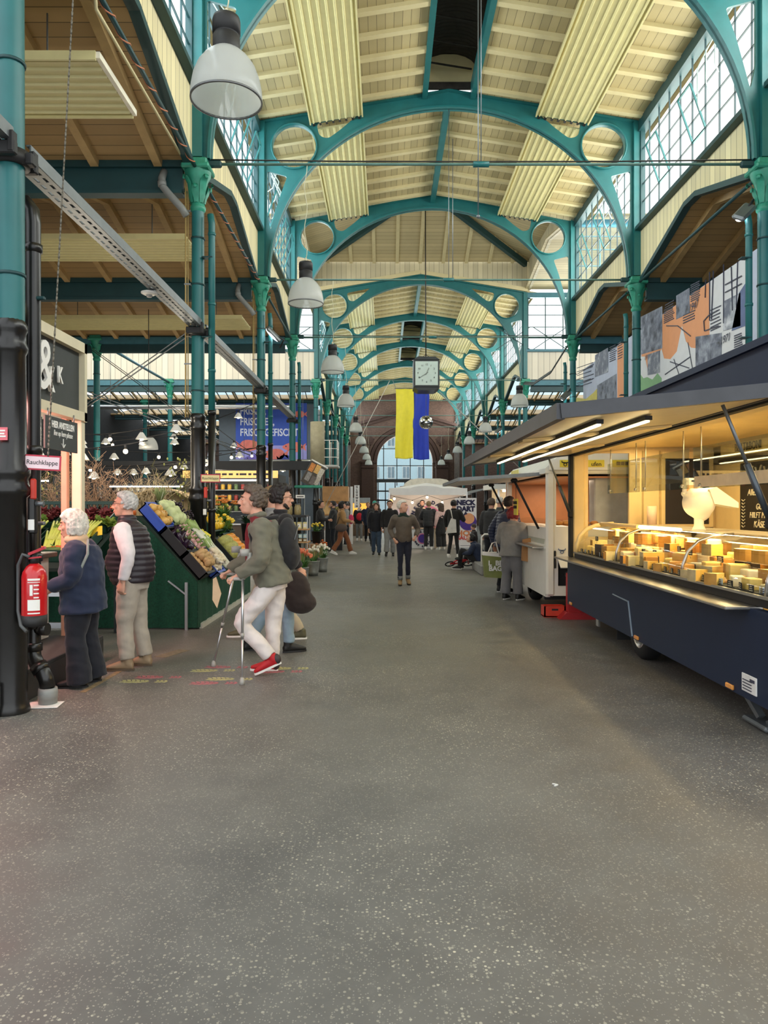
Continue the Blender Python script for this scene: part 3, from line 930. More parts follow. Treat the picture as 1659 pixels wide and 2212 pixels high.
# ------------------------------------------------------------------ radiant heating panels
PANEL = pm('cream_radiant_panel', '#d8cf98', .45, var=.04)
def panel(L, W):
    """panel along +Y, ribs along its length, underside at z=0"""
    b = M(); b.box((0, L / 2, .05), (W, L, .03)); b.box((-W / 2, L / 2, .04), (.03, L, .1)); b.box((W / 2, L / 2, .04), (.03, L, .1))
    r = []
    n = 8
    for k in range(n):
        x = -W / 2 + W * (k + .5) / n
        q = M(); q.prism([(x - .024, .036), (x - .012, .008), (x + .012, .008), (x + .024, .036)], 0.01, L - .01, 'Y'); r.append(q)
    h = M()
    return b, r, h
spans = [(11.3, 16.75, 'the big bay nearest the viewer'), (17.05, 22.4, 'the bay before the crossing'), (30.5, 35.95, 'the bay just behind the board gable'), (36.25, 41.85, 'the second bay behind the gable'), (42.15, 47.85, 'the third bay behind the gable'), (48.15, 53.8, 'the bay before last'), (5.8, 11.1, 'the front bay at the top edge'), (54.2, 60.5, 'the last bay')]
for s, nm in ((-1, 'left'), (1, 'right')):
    for a, b, lab in spans:
        base, ribs, _ = panel(b - a, 1.19)
        t = thing('radiant_panel', 'cream ribbed heating panel, %s roof slope, in %s' % (nm, lab), 'heating panel', (XC + s * 2.55, a, 10.28), (0, s * math.atan((RZ - RE) / RX), 0), group='ribbed heating panels under the nave roof')
        obj('tray', base, PANEL, t)
        for q in ribs: obj('rib', q, PANEL, t)
        h = M(); h.bar((-.55, .4, .07), (-.55, .4, .42), .02, .02); obj('hanger', h, STEEL, t)
        h = M(); h.bar((.55, .4, .07), (.55, .4, .42), .02, .02); obj('hanger', h, STEEL, t)
        h = M()
        for k in range(8): h.box((-.52 + k * .149, b - a + .06, .04), (.05, .1, .05))
        obj('pipe_joint', h, DARKV, t)
for y, x, lab in ((8.66, -3.15, 'cream ribbed heating panel hung in the nearest left aisle bay'), (14.05, -3.62, 'cream ribbed heating panel hung in the second left aisle bay'), (19.75, -3.7, 'cream ribbed heating panel hung in the third left aisle bay')):
    base, ribs, _ = panel(9.0, 1.2)
    t = thing('radiant_panel', lab, 'heating panel', (x, y, 6.42), (0, 0, R(90)), group='ribbed heating panels in the aisle')
    obj('tray', base, PANEL, t)
    for q in ribs: obj('rib', q, PANEL, t)
    for xx in (.8, 4.5):
        h = M(); h.bar((0, xx, .07), (0, xx, .9), .015, .015); obj('hanger', h, STEEL, t)
    if y < 9:
        h = M(); h.box((0, -.02, .05), (1.2, .05, .07)); obj('end_strip', h, pm('white_strip', '#efe9d6', .4), t)
        h = M(); h.tube([(-.9, -.1, .75), (-.9, -.12, .35), (2.3, -.15, .3)][::1], .02, n=6); obj('conduit', h, CREAM, t)

# ------------------------------------------------------------------ perforated cable tray along the left columns
def tray(y0, y1, lab):
    t = thing('cable_tray', lab, 'cable tray', (XL, y0, 4.24), group='cable tray between the left columns')
    L = y1 - y0
    m = M()
    for s in (-1, 1): m.box((s * .09, L / 2, .05), (.012, L, .1)); m.box((s * .075, L / 2, .1), (.035, L, .012))
    for x, w in ((-.07, .04), (0, .05), (.07, .04)): m.box((x, L / 2, 0), (w, L, .006))
    k = .05
    while k < L - .05:
        for x in (-.0375, .0375): m.box((x, k, 0), (.03, .05, .006))
        k += .13
    obj('channel', m, STEEL, t)
    lid = M()
    for s in (-1, 1): lid.box((s * .02, L / 2, .03), (.03, L, .02))
    obj('cable', lid, pm('grey_cable', '#b9bdbf', .5), t)
    for yy in (.03, L - .03):
        b = M(); b.box((0, yy, -.06), (.26, .06, .1), bev=.01); b.box((.1, yy, -.02), (.05, .07, .16), bev=.01); obj('bracket', b, BLACK, t)
    return t
tray(5.72, 11.05, 'perforated zinc cable tray running from the huge near column to the second column')
tray(11.35, 16.75, 'perforated zinc cable tray between second and third left column')
tray(17.05, 22.45, 'perforated zinc cable tray ending at the fish banner')
tray(1.5, 5.45, 'short zinc cable tray end at the left picture edge before the near column')
for i, (y, lab) in enumerate(((5.6, 'black clamp on the huge near column under the tray'), (11.2, 'black clamp on the second column under the tray'), (16.9, 'black clamp on the third column under the tray'), (22.6, 'black clamp on the column before the fish banner'))):
    m = M(); m.lathe([(.1, 4.12), (.135, 4.12), (.135, 4.23), (.1, 4.23)], (XL, y, 0), n=20); m.box((XL + .15, y, 4.17), (.06, .08, .09), bev=.01); m.box((XL - .15, y, 4.17), (.06, .08, .09), bev=.01)
    tag(obj('column_clamp', m, BLACK), lab, 'clamp', 'black clamps under the tray')
t = thing('smoke_detector', 'white disc smoke detector under the cable tray', 'smoke detector', (-2.93, 9.2, 4.18)); m = M(); m.lathe([(0, 0), (.06, .0), (.1, .02), (.1, .035), (.06, .05), (0, .05)], n=24); obj('body', m, pm('white_plastic', '#e9e7e0', .4), t); obj('sensor', M().lathe([(0, -.025), (.03, -.025), (.04, 0)], n=16), pm('grey_plastic', '#9b9b99', .4), t)
# chain / rope at upper left
m = M()
a, b = P(160, -40, 5.05), P(104, 985, 5.05)
for k in range(110):
    u, v = k / 110, (k + 1.15) / 110
    p, q = a.lerp(b, u), a.lerp(b, v)
    m.cyl(p, q, .0065 if k % 2 else .0045, n=5)
tag(obj('hanging_chain', m, pm('chain_steel', '#6f6a5e', .5, metal=.4)), 'thin twisted chain hanging before the left aisle', 'chain')

# ------------------------------------------------------------------ clock
t = thing('hall_clock', 'square pale faced clock hung over the middle of the hall', 'clock', (1.43, 26.0, 6.1))
CF = pm('dark_grey_clock_case', '#2e3233', .45, var=.06)
m = M(); m.box((0, 0, .06), (.9, .9, .96), bev=.02); m.prism([(-.45, .54), (-.3, .64), (.3, .64), (.45, .54)], -.45, .45, 'Y'); m.prism([(-.45, -.42), (-.3, -.52), (.3, -.52), (.45, -.42)], -.45, .45, 'Y')
obj('case', m, CF, t)
m = M(); m.box((0, -.455, .06), (.78, .02, .82)); obj('dial', m, pm('pale_green_dial', '#c9d8cf', .4, var=.03), t)
for k in range(1, 13):
    a = R(90 - 30 * k)
    text(str(k), .09, BLACK, t, (.3 * math.cos(a), -.468, .06 + .3 * math.sin(a)), name='numeral')
def hand(ang, L, w):
    m = M(); d = Vector((math.sin(R(ang)), 0, math.cos(R(ang)))); m.bar(Vector((0, -.475, .06)) - d * .06, Vector((0, -.475, .06)) + d * L, w, .008); return m
obj('hour_hand', hand(22, .2, .035), BLACK, t); obj('minute_hand', hand(237, .31, .022), BLACK, t)
m = M(); m.cyl((0, 0, .64), (0, .4, 6.8), .02, n=8); m.tube([(-.12, 0, .62), (-.1, 0, .72), (0, 0, .8), (.1, 0, .72), (.12, 0, .62)], .012, n=6); obj('suspension_rod', m, DARKV, t)

# ------------------------------------------------------------------ flag, mirror ball, guy ropes
def cloth(name, p0, p1, zt, zb, y, mt, par, seed):
    m = M()
    def fn(u, v):
        x = p0 + (p1 - p0) * u
        z = zt + (zb - zt) * v
        return (x + .02 * math.sin(v * 5 + seed), y + .05 * math.sin(u * 9 + seed + v * 2) * (.4 + v) + .03 * math.sin(v * 7 + u * 3 + seed), z - .03 * math.sin(u * PI) * v)
    m.grid(24, 50, fn)
    o = obj(name, m, mt, par, world=True)
    md = o.modifiers.new('s', 'SOLIDIFY'); md.thickness = .008
    return o
fy = 29.6
t = thing('flag', 'long yellow and blue vertical flag hanging beside the clock', 'flag', (1.1, fy, 6.35))
cloth('yellow_half', .42, 1.13, 6.27, 3.5, fy, pm('flag_yellow', '#f2e43a', .6, var=.05, sheen=.2), t, .3)
cloth('blue_half', 1.13, 1.75, 6.27, 3.46, fy, pm('flag_blue', '#1638b8', .6, var=.06, sheen=.2), t, 1.9)
m = M(); m.cyl((.38, fy, 6.29), (1.8, fy, 6.29), .018, n=8); obj('top_rail', m, STEEL, t, world=True)
m = M(); m.tube([(.42, fy, 6.3), (.3, fy + .6, 6.73)], .01, n=5); obj('hanging_cord', m, STEEL, t, world=True)
m = M(); m.tube([(1.72, fy, 6.3), (1.78, fy + .6, 6.73)], .01, n=5); obj('hanging_cord', m, STEEL, t, world=True)
t = thing('mirror_ball', 'silver mirror ball hanging in front of the blue flag half', 'mirror ball', (1.49, 27.0, 4.63))
m = M()
n, mm = 36, 18
for j in range(mm):
    p0, p1 = PI * j / mm + .004, PI * (j + 1) / mm - .004
    k = max(4, int(n * math.sin((p0 + p1) / 2)))
    for i in range(k):
        a0, a1 = 2 * PI * i / k + .01, 2 * PI * (i + 1) / k - .01
        m.add([(.25 * math.sin(p) * math.cos(a), .25 * math.sin(p) * math.sin(a), .25 * math.cos(p)) for p, a in ((p0, a0), (p0, a1), (p1, a1), (p1, a0))], [(0, 1, 2, 3)])
m.sph((0, 0, 0), .243, 24, 12)
obj('mirror_tiles', m, pm('mirror_tile', '#d6d8d8', .06, metal=1, var=.05), t, recalc=True)
m = M(); m.tube([(0, 0, .24), (0, -.0, 2.1)], .008, n=5); obj('cord', m, STEEL, t)
for a, b, lab in (((.18, 30.3, 6.7), (-2.66, 30.15, 1.15), 'white guy rope slanting down left of the flag'), ((1.9, 26.0, 5.6), (5.5, 30.1, 3.1), 'white guy rope slanting down right of the clock')):
    m = M(); m.cyl(a, b, .014, n=6); tag(obj('guy_rope', m, pm('white_rope', '#c9c4bb', .7)), lab, 'rope', 'guy ropes')
# second pair of thin vertical hangers seen against the ceiling
for px, y0, y1, Y in ((1033, -20, 468, 11.2), (978, 300, 606, 16.9)):
    a, b = P(px, y0, Y), P(px, y1, Y)
    m = M(); m.cyl(a, b, .009, n=6); m.sph(b, .03, 8, 6)
    tag(obj('hanger_cable', m, STEEL), 'thin vertical cable with small ball end, %s' % ('nearer one' if Y < 12 else 'ending at the second tie rod'), 'cable')

# ------------------------------------------------------------------ printed history banner behind the right columns
XB = 6.15
def B(cx, cy):
    px, py = 1200 + cx * .27667, 560 + cy * .27667
    Y = F * XB / (px - CX)
    return (Y, EYE + (CY - py) * Y / F)
ORANGE = pm('print_orange', '#e39a68', .6, var=.03); PBLUE = pm('print_grey_blue', '#b9c0d4', .6, var=.04)
PWHITE = pm('print_white', '#d9d9dc', .6, var=.03); PGREEN = pm('print_green', '#7fae7a', .6, var=.04); PYEL = pm('print_yellow', '#cfc160', .6, var=.1); INK = pm('print_ink', '#3c3f52', .6, var=.1)
def photo_mat(name, seed, lo, hi, scale=3):
    m = bpy.data.materials.new(name); m.use_nodes = True
    t = NT(m)
    mp = t.n('ShaderNodeMapping'); mp.inputs['Location'].default_value = (seed, seed * 2, seed * 3); t.l(t.coord(), mp.inputs[0])
    v = t.n('ShaderNodeTexVoronoi', i_Scale=scale, distance='CHEBYCHEV'); t.l(mp.outputs[0], v.inputs['Vector'])
    n = t.noise(scale * 2.2, 6, .7, mp.outputs[0])
    f = t.math('ADD', t.math('MULTIPLY', v.outputs['Distance'], .5), t.math('MULTIPLY', n, .6))
    t.l(t.ramp(f, [(.3, lin(lo)), (.5, lin('#6d7282')), (.75, lin(hi))]), t.bsdf.inputs['Base Color']); t.bsdf.inputs['Roughness'].default_value = .6
    return m
PH = [photo_mat('old_photo', 1.3, '#23283a', '#aeb4c2', 3), photo_mat('old_photo_dark', 4.1, '#22242c', '#8d93a0', 4), photo_mat('old_photo_pale', 7.7, '#5f6473', '#d5d7de', 2.5)]
ban = thing('history_banner', 'long printed history banner behind the right columns', 'banner', (XB, 16, 4))
def patch(name, pts, mt, lift=1):
    m = M(); m.prism([B(*p) if p[0] > 20 else p for p in pts], XB - .004 * lift - .001, XB - .004 * lift + .003, 'X')
    return obj(name, m, mt, ban, world=True)
top = lambda Y: 5.82
base = M(); base.prism([(7.2, 2.55), (23.0, 2.55), (23.0, 5.82), (7.2, 5.82)], XB, XB + .03, 'X'); obj('cloth', base, PBLUE, ban, world=True)
Yc = lambda cx: F * XB / (1200 + cx * .27667 - CX)
def strip(name, c0, c1, mt, z0=2.56, z1=5.81, lift=1):
    m = M(); m.prism([(Yc(c0), z0), (Yc(c1), z0), (Yc(c1), z1), (Yc(c0), z1)], XB - .004 * lift - .001, XB - .004 * lift + .003, 'X')
    return obj(name, m, mt, ban, world=True)
strip('orange_field', 484, 566, ORANGE)
strip('orange_field', 672, 1205, ORANGE)
strip('drawing_field', 1205, 1486, PWHITE)
strip('green_field', 1632, 1800, PGREEN)
strip('pale_field', 1632, 1720, PWHITE, 4.4, 5.8, 2)
def q(c0, c1, y0l, y0r, y1l, y1r): return [(c0, y0l), (c1, y0r), (c1, y1r), (c0, y1l)]
patch('photo_print', q(310, 412, 750, 690, 920, 880), PH[2], 2)
patch('photo_print', q(328, 476, 985, 895, 1190, 1160), PH[1], 2)
patch('yellow_trees', [(150, 1080), (240, 1090), (300, 1040), (326, 1010), (326, 1180), (150, 1200)], PYEL, 2)
patch('photo_print', q(148, 256, 1150, 1130, 1200, 1190), PH[0], 3)
patch('photo_print', q(540, 566, 560, 545, 720, 700), PH[0], 2)
patch('orange_field', [(492, 880), (552, 850), (552, 960), (500, 960)], ORANGE, 2)
patch('photo_print', q(668, 836, 450, 366, 745, 695), PH[0], 2)
patch('white_map', [(660, 760), (700, 760), (730, 900), (830, 700), (850, 775), (900, 780), (950, 720), (990, 520), (1020, 640), (1060, 690), (1098, 695), (1098, 900), (840, 1010), (655, 1080)], PWHITE, 2)
patch('green_field', [(652, 880), (690, 930), (720, 920), (760, 940), (800, 890), (832, 930), (832, 1010), (655, 1090)], PGREEN, 3)
patch('photo_print', q(724, 820, 745, 712, 905, 885), PH[2], 4)
patch('photo_print', q(945, 1050, 285, 222, 470, 420), PH[1], 2)
patch('photo_print', q(1098, 1300, 605, 575, 850, 760), PH[0], 3)
patch('blue_field', [(1440, 260), (1486, 190), (1486, 520), (1380, 560)], pm('print_slate', '#5b6a92', .6), 3)
patch('photo_print', q(1215, 1300, 660, 640, 840, 800), PH[1], 4)
patch('drawing_print', q(1315, 1450, 330, 260, 560, 520), PH[2], 3)
def lines(c0, c1, ya, yb, n, sl, mt=INK):
    m = M()
    for k in range(n):
        y = ya + (yb - ya) * k / max(1, n - 1)
        e = random.uniform(.8, 1)
        p0, p1 = B(c0, y), B(c0 + (c1 - c0) * e, y - sl * e)
        m.bar((XB - .012, p0[0], p0[1]), (XB - .012, p1[0], p1[1]), .006, .02)
    return obj('text_lines', m, mt, ban, world=True)
lines(1060, 1140, 205, 330, 9, 40); lines(850, 935, 400, 500, 8, 42); lines(860, 930, 360, 380, 2, 40); lines(425, 480, 690, 800, 8, 25); lines(490, 530, 660, 780, 7, 20); lines(1400, 1470, 600, 740, 9, 28); lines(1000, 1100, 440, 500, 4, 45)
lines(170, 300, 850, 1000, 6, 45); lines(1215, 1300, 400, 560, 7, 40)
for c0, y0, c1, y1 in ((1210, 100, 1210, 480), (1240, 90, 1225, 470), (1320, 40, 1320, 500), (1175, 300, 1180, 160), (1165, 480, 1200, 440), (1165, 480, 1170, 560), (1200, 440, 1270, 400), (1330, 200, 1460, 130), (1330, 260, 1460, 190), (1380, 60, 1390, 400), (1430, 20, 1420, 380), (170, 900, 300, 820), (180, 980, 300, 930), (1170, 560, 1280, 520), (870, 520, 960, 520), (960, 520, 1060, 600), (900, 800, 1050, 850), (860, 900, 1060, 760), (930, 780, 980, 930), (1040, 650, 1080, 880)):
    p0, p1 = B(c0, y0), B(c1, y1); obj('drawn_line', M().bar((XB - .018, p0[0], p0[1]), (XB - .018, p1[0], p1[1]), .006, .02), INK, ban, world=True)
def btext(s, cx, cy, size):
    Y, z = B(cx, cy); text(s, size, INK, ban, (XB - .02, Y, z), (R(90), 0, R(-90)), depth=.002, world=True, shear=.3, name='year_lettering')
btext('1947', 1080, 370, .22); btext('1971', 1330, 625, .2); btext('19', 710, 770, .15)

# ------------------------------------------------------------------ fish banner and grey cold store block behind the left row
t = thing('cold_store', 'slate grey cold store block behind the left columns', 'cold store', (-5.3, 34.5, 0))
m = M(); m.box((0, 0, 3.1), (4.3, 2.6, 6.1)); obj('housing', m, pm('slate_panel', '#56616b', .6, var=.05), t)
m = M()
for x in (-1.2, 1.65): m.box((x, -1.31, 3.1), (.03, .02, 6.1))
obj('panel_joint', m, pm('joint_grey', '#3d464e', .6), t)
fb = thing('fish_banner', 'blue fish shop banner with white capital lettering', 'banner', (-5.1, 33.18, 4.85))
m = M(); m.box((0, 0, 0), (3.18, .03, 2.7)); obj('cloth', m, pm('banner_blue', '#2f52b4', .6, var=.05), fb)
m = M(); m.box((0, -.018, -.95), (3.18, .01, .8)); obj('lilac_field', m, pm('banner_lilac', '#9d9be0', .6, var=.05), fb)
for k, (s, z) in enumerate((('FRISCH,', .98), ('FRISCHER,', .5), ('FRISCHGEFISCHT', .02))):
    text(s, .46, pm('banner_white', '#dfe4f2', .6), fb, (-1.4, -.03, z), align='LEFT', bold=.008, sx=.74)
def fish(x, z, s, flip, mt):
    m = M(); pts = []
    for i in range(25):
        a = 2 * PI * i / 24
        pts.append((x + flip * s * math.cos(a) * .5, z + s * .24 * math.sin(a) * (1 - .35 * math.cos(a))))
    m.prism(pts[:-1], -.036, -.026, 'Y'); m.prism([(x - flip * s * .42, z), (x - flip * s * .68, z + s * .2), (x - flip * s * .62, z), (x - flip * s * .68, z - s * .2)], -.036, -.026, 'Y')
    o = obj('fish_print', m, mt, fb)
    obj('eye_print', M().cyl((x + flip * s * .32, -.042, z + .03), (x + flip * s * .32, -.036, z + .03), .035, n=10), INK, o)
SAL = pm('print_salmon', '#e0786c', .6); 
fish(-.9, -.55, 1.0, 1, SAL); fish(.95, -.62, .9, -1, SAL); fish(.1, -.95, 1.0, -1, SAL); fish(1.2, .85, .6, -1, SAL); fish(.7, -1.15, .7, 1, pm('print_navy', '#34469c', .6)); fish(-.8, -1.15, .8, -1, pm('print_violet', '#6f62b8', .6))
for x0, x1, y, z, r, lab in ((-9.5, -3.1, 24.0, 4.78, .07, 'silver horizontal pipe crossing in front of the fish banner top'), (-6.6, -2.9, 31.5, 3.45, .12, 'silver duct along the foot of the fish banner')):
    m = M(); m.cyl((x0, y, z), (x1, y, z), r, n=12); t = thing('duct_pipe', lab, 'pipe', ((x0 + x1) / 2, y, z)); obj('tube', m, ALU, t, world=True)
    for xx in (x0 + .6, x1 - .6): obj('hanger', M().cyl((xx, y, z), (xx, y, 6.6), .01, n=5), STEEL, t, world=True)
m = M(); m.tube([(-7.7, 33.0, 6.2), (-7.7, 33.0, 4.1), (-7.75, 32.8, 3.6), (-7.9, 32.6, 3.4)], .17, n=14)
for k in range(20): m.lathe([(.17, 0), (.18, .01), (.17, .02)], (-7.7, 33, 4.2 + k * .1), n=14)
tag(obj('vent_duct', m, ALU), 'vertical silver ventilation duct left of the fish banner', 'duct')

# ------------------------------------------------------------------ festoon lamps over the produce stall
CABLE = pm('black_cable', '#202022', .6)
ENAM = pm('white_enamel_shade', '#e3e2dc', .35, var=.04)
GLOW = pm('warm_bulb', '#fff1d0', .4, var=0, emit='#ffe9c0', estr=9)
fproto = None
def festoon(a, b, sag, n, lab, ph=.5, small=False):
    global fproto
    a, b = Vector(a), Vector(b)
    pt = lambda u: a.lerp(b, u) - Vector((0, 0, 4 * sag * u * (1 - u)))
    m = M(); m.tube([pt(k / 20) for k in range(21)], .009, n=5)
    tag(obj('festoon_cable', m, CABLE), lab, 'cable', 'festoon cables')
    for k in range(n):
        p = pt((k + ph) / n)
        bare = (k % 3 == 2)
        key = 'b' if bare else 's'
        if key not in FP:
            t = thing('festoon_bulb' if bare else 'festoon_lamp', 'x', 'lamp', p, group='bare festoon bulbs' if bare else 'cone shaded festoon lamps')
            t['label'] = 'small bare bulb on the black cables over the produce stall' if bare else 'small white cone lamp on the black cables over the produce stall'
            obj('socket', M().lathe([(.0, 0), (.022, 0), (.022, -.07), (0, -.07)], n=10), CABLE, t)
            if not bare: obj('shade', M().lathe([(.024, -.05), (.04, -.07), (.095, -.16), (.1, -.165), (.092, -.16), (.036, -.075)], n=18), ENAM, t)
            obj('bulb', M().sph((0, 0, -.1 if bare else -.15), .034, 12, 8), GLOW, t)
            FP[key] = t
        else:
            dup(FP[key], p)
FP = {}
festoon((-8.8, 12.5, 3.2), (-2.9, 16.9, 2.9), .35, 8, 'black festoon cable from the left edge to the third column')
festoon((-8.8, 16.0, 3.75), (-2.9, 11.3, 2.95), .45, 8, 'black festoon cable ending at the second column')
festoon((-8.6, 18.5, 3.3), (-2.95, 16.8, 3.9), .4, 7, 'black festoon cable in front of the dark back stalls')
festoon((-8.8, 14.5, 2.45), (-3.0, 17.0, 2.9), .3, 6, 'lowest black festoon cable over the branches')
festoon((-4.3, 17.5, 3.7), (-2.9, 22.5, 2.75), .2, 5, 'short festoon cable between third and fourth column')
festoon((-8.8, 11.0, 2.6), (-3.0, 12.5, 2.3), .25, 5, 'black festoon cable nearest the vest man')
festoon((-8.4, 13.5, 3.6), (-4.2, 16.0, 3.1), .3, 7, 'upper black festoon cable at the left')
festoon((-7.5, 11.5, 3.0), (-3.4, 10.6, 2.5), .3, 6, 'black festoon cable over the steel rack')
festoon((-8.0, 16.5, 2.7), (-3.2, 14.5, 2.6), .25, 7, 'low black festoon cable far behind the branches')
t = thing('pendant_lamp', 'single grey bell lamp hanging over the produce stall', 'lamp', (-5.75, 18.0, 2.95))
obj('shade', M().lathe([(r * .85, z * .8) for r, z in prof], n=40), BELL, t)
obj('cord', M().cyl((0, 0, .3), (0, 0, 3.4), .01, n=5), CABLE, t)
for a, b, lab in (((-7.6, 14, 4.4), (-3.0, 16.5, 2.7), 'pair of grey cables slanting down to the third column'), ((-8.7, 22, 6.2), (-4.3, 22.0, 3.0), 'thin slanting wire in the left aisle'), ((-8.2, 17, 2.9), (-3.0, 11.4, 4.2), 'thin wire slanting up to the second column')):
    m = M(); m.cyl(a, b, .012, n=5); m.cyl(Vector(a) + Vector((0, 0, .06)), Vector(b) + Vector((0, 0, .07)), .01, n=5)
    tag(obj('span_wire', m, STEEL), lab, 'wire', 'wires over the left aisle')
# floodlights on the columns
for x, y, z, s, lab in ((5.42, 11.2, 5.98, 1, 'bright oval floodlight on the wrapped right column'), (5.45, 22.4, 4.9, 1, 'small floodlight at the far banner end'), (5.5, 36.0, 5.25, 1, 'small oval floodlight on the right column past the crossing'), (-2.55, 16.8, 5.45, -1, 'grey floodlight on the third left column')):
    t = thing('floodlight', lab, 'floodlight', (x, y, z), (R(38), R(-40 * s), R(30)))
    obj('housing', M().box((0, 0, .03), (.42, .2, .08), bev=.03), STEEL, t)
    obj('lens', M().sph((0, 0, -.01), .2, 18, 8, (1, .45, .2)), pm('floodlight_lens', '#f6f7f4', .3, var=0, emit='#f4f7ff', estr=5 if s > 0 else .0), t)
    obj('arm', M().tube([(.1, 0, .05), (.25, .0, .1), (.32, .05, -.1)], .02, n=6), BLACK, t)

m = M()
for dz, dx in ((0, 0), (.05, .03), (-.04, -.03)): m.tube([(5.62 + dx, 22.6, 6.55 + dz), (5.6 + dx, 25.0, 6.1 + dz), (5.6 + dx, 28.0, 6.2 + dz), (5.66 + dx, 30.2, 6.6 + dz)], .025, n=6)
tag(obj('cable_bundle', m, pm('grey_bundle', '#4d5353', .6)), 'thick bundle of sagging cables along the right side of the crossing', 'cables')
for i, lab in ((1, 'thin ochre conduit running up the left side of the second column'), (2, 'thin ochre conduit beside the third left column')):
    t = thing('conduit', lab, 'conduit', (XL - .17, COLY[i] - .06, 2.9), group='ochre conduits'); obj('tube', M().cyl((0, 0, 0), (0, 0, 3.6), .013, n=6).cyl((.035, 0, 0), (.035, 0, 3.6), .008, n=6), pm('ochre_conduit', '#a8905a', .5), t)
    for z in (.8, 2.0, 3.1): obj('clip', M().box((.03, 0, z), (.1, .03, .02)), STEEL, t)
    t = thing('bend_pipe', 'grey bent gutter outlet under the beam left of the %s column' % ('second' if i == 1 else 'third'), 'pipe', (XL - .5, COLY[i] - .16, 6.3), group='gutter outlets'); obj('tube', M().tube([(0, .12, .3), (0, 0, .14), (.02, 0, .02), (.12, 0, -.1), (.3, 0, -.3), (.36, .04, -.4)], .055, n=10), PIPEG, t); obj('joint', M().cyl((0, 0, .1), (.01, 0, .03), .065, n=12), PIPEG, t)
# ------------------------------------------------------------------ cheese van: side wall in the plane x = 2.45
VX, VB, VY0, VY1 = 2.45, 4.45, 4.62, 9.95
NAVY = pm('navy_van_paint', '#1e2a42', .45, var=.05, spec=.22)
VCREAM = pm('cream_van_lining', '#e4cb93', .45, var=.04)
STAIN = pm('brushed_stainless', '#b9b7b2', .28, metal=.9, var=.08)
RUBBER = pm('black_rubber', '#17181a', .7, var=.1)
ACRYL = glassmat('clear_acrylic', '#f2f7f4', .06, .01)
LED = pm('led_strip', '#fff3c4', .4, var=0, emit='#ffe6a8', estr=4)
van = thing('sales_van', 'navy cheese sales van with raised flap and lit glass counter', 'sales van', (VX, 7.3, 0))
def vo(name, m, mt, par=None): return obj(name, m, mt, par or van, world=True)
m = M()
m.box((VX + .03, (VY0 + VY1) / 2, .56), (.06, VY1 - VY0, .62))                 # street side below the counter
m.box((VX + .03, (VY0 + VY1) / 2, 2.43), (.06, VY1 - VY0, .38))               # band above the flap
vo('side_panel', m, NAVY)
m = M(); m.box((VB, (VY0 + VY1) / 2, 1.45), (.06, VY1 - VY0, 2.34)); vo('rear_wall', m, VCREAM)
m = M(); m.box(((VX + VB) / 2, (VY0 + VY1) / 2, 2.62), (VB - VX + .06, VY1 - VY0, .05)); vo('roof', m, NAVY)
m = M(); m.box(((VX + VB) / 2, (VY0 + VY1) / 2, 2.36), (VB - VX - .1, VY1 - VY0 - .1, .03)); vo('ceiling_lining', m, VCREAM)
m = M(); m.box(((VX + VB) / 2 + .05, (VY0 + VY1) / 2, .3), (VB - VX - .12, VY1 - VY0 - .06, .06)); vo('chassis_floor', m, RUBBER)
# far end wall with the pass-through opening and the black service window
oy = VY1
e = plate([(VX + .06, .3), (VB, .3), (VB, 2.6), (VX + .06, 2.6)], [[(2.72, 1.15), (3.27, 1.15), (3.27, 2.27), (2.72, 2.27)]], .05)
e.transform(Matrix.Translation((0, oy, 0))); vo('end_wall', e, VCREAM)
m = M(); m.box((4.03, oy - .04, 1.76), (.6, .03, .88)); w = vo('service_window', m, pm('dark_blind', '#2a2626', .4, var=.1))
m = M()
for s in (-1, 1): m.box((4.03 + s * .32, oy - .05, 1.76), (.05, .05, .95))
m.box((4.03, oy - .06, 2.24), (.68, .08, .09)); m.box((4.03, oy - .05, 1.3), (.68, .04, .04)); obj('window_frame', m, VCREAM, w, world=True)
m = M(); m.box((3.9, oy - .05, 1.2), (.16, .05, .09), bev=.02); vo('catch', m, RUBBER)
for x in (3.45, 3.68, 4.38): vo('panel_seam', M().box((x, oy - .03, 1.7), (.02, .02, 1.2)), pm('cream_seam', '#b59f6c', .6))
m = M(); m.box((VX + .04, oy - .01, 1.58), (.05, .1, 1.4), bev=.01); vo('door_seal', m, RUBBER)
m = M(); m.box((VX + .14, oy - .03, 1.58), (.16, .06, 1.4), bev=.02); vo('end_post', m, VCREAM)
m = M(); m.box((VX + .05, VY0 + .03, 1.45), (.1, .06, 2.34), bev=.01); vo('near_post', m, RUBBER)
m = M(); m.box((VX + .06, (VY0 + VY1) / 2, 2.24), (.06, VY1 - VY0, .03)); vo('hinge_rail', m, RUBBER)
m = M(); m.box((VX + .18, (VY0 + VY1) / 2, 2.29), (.2, VY1 - VY0 - .1, .1), bev=.02); m.box((VX + .5, (VY0 + VY1) / 2, 2.33), (.3, VY1 - VY0 - .1, .06), bev=.02); vo('header', m, VCREAM)
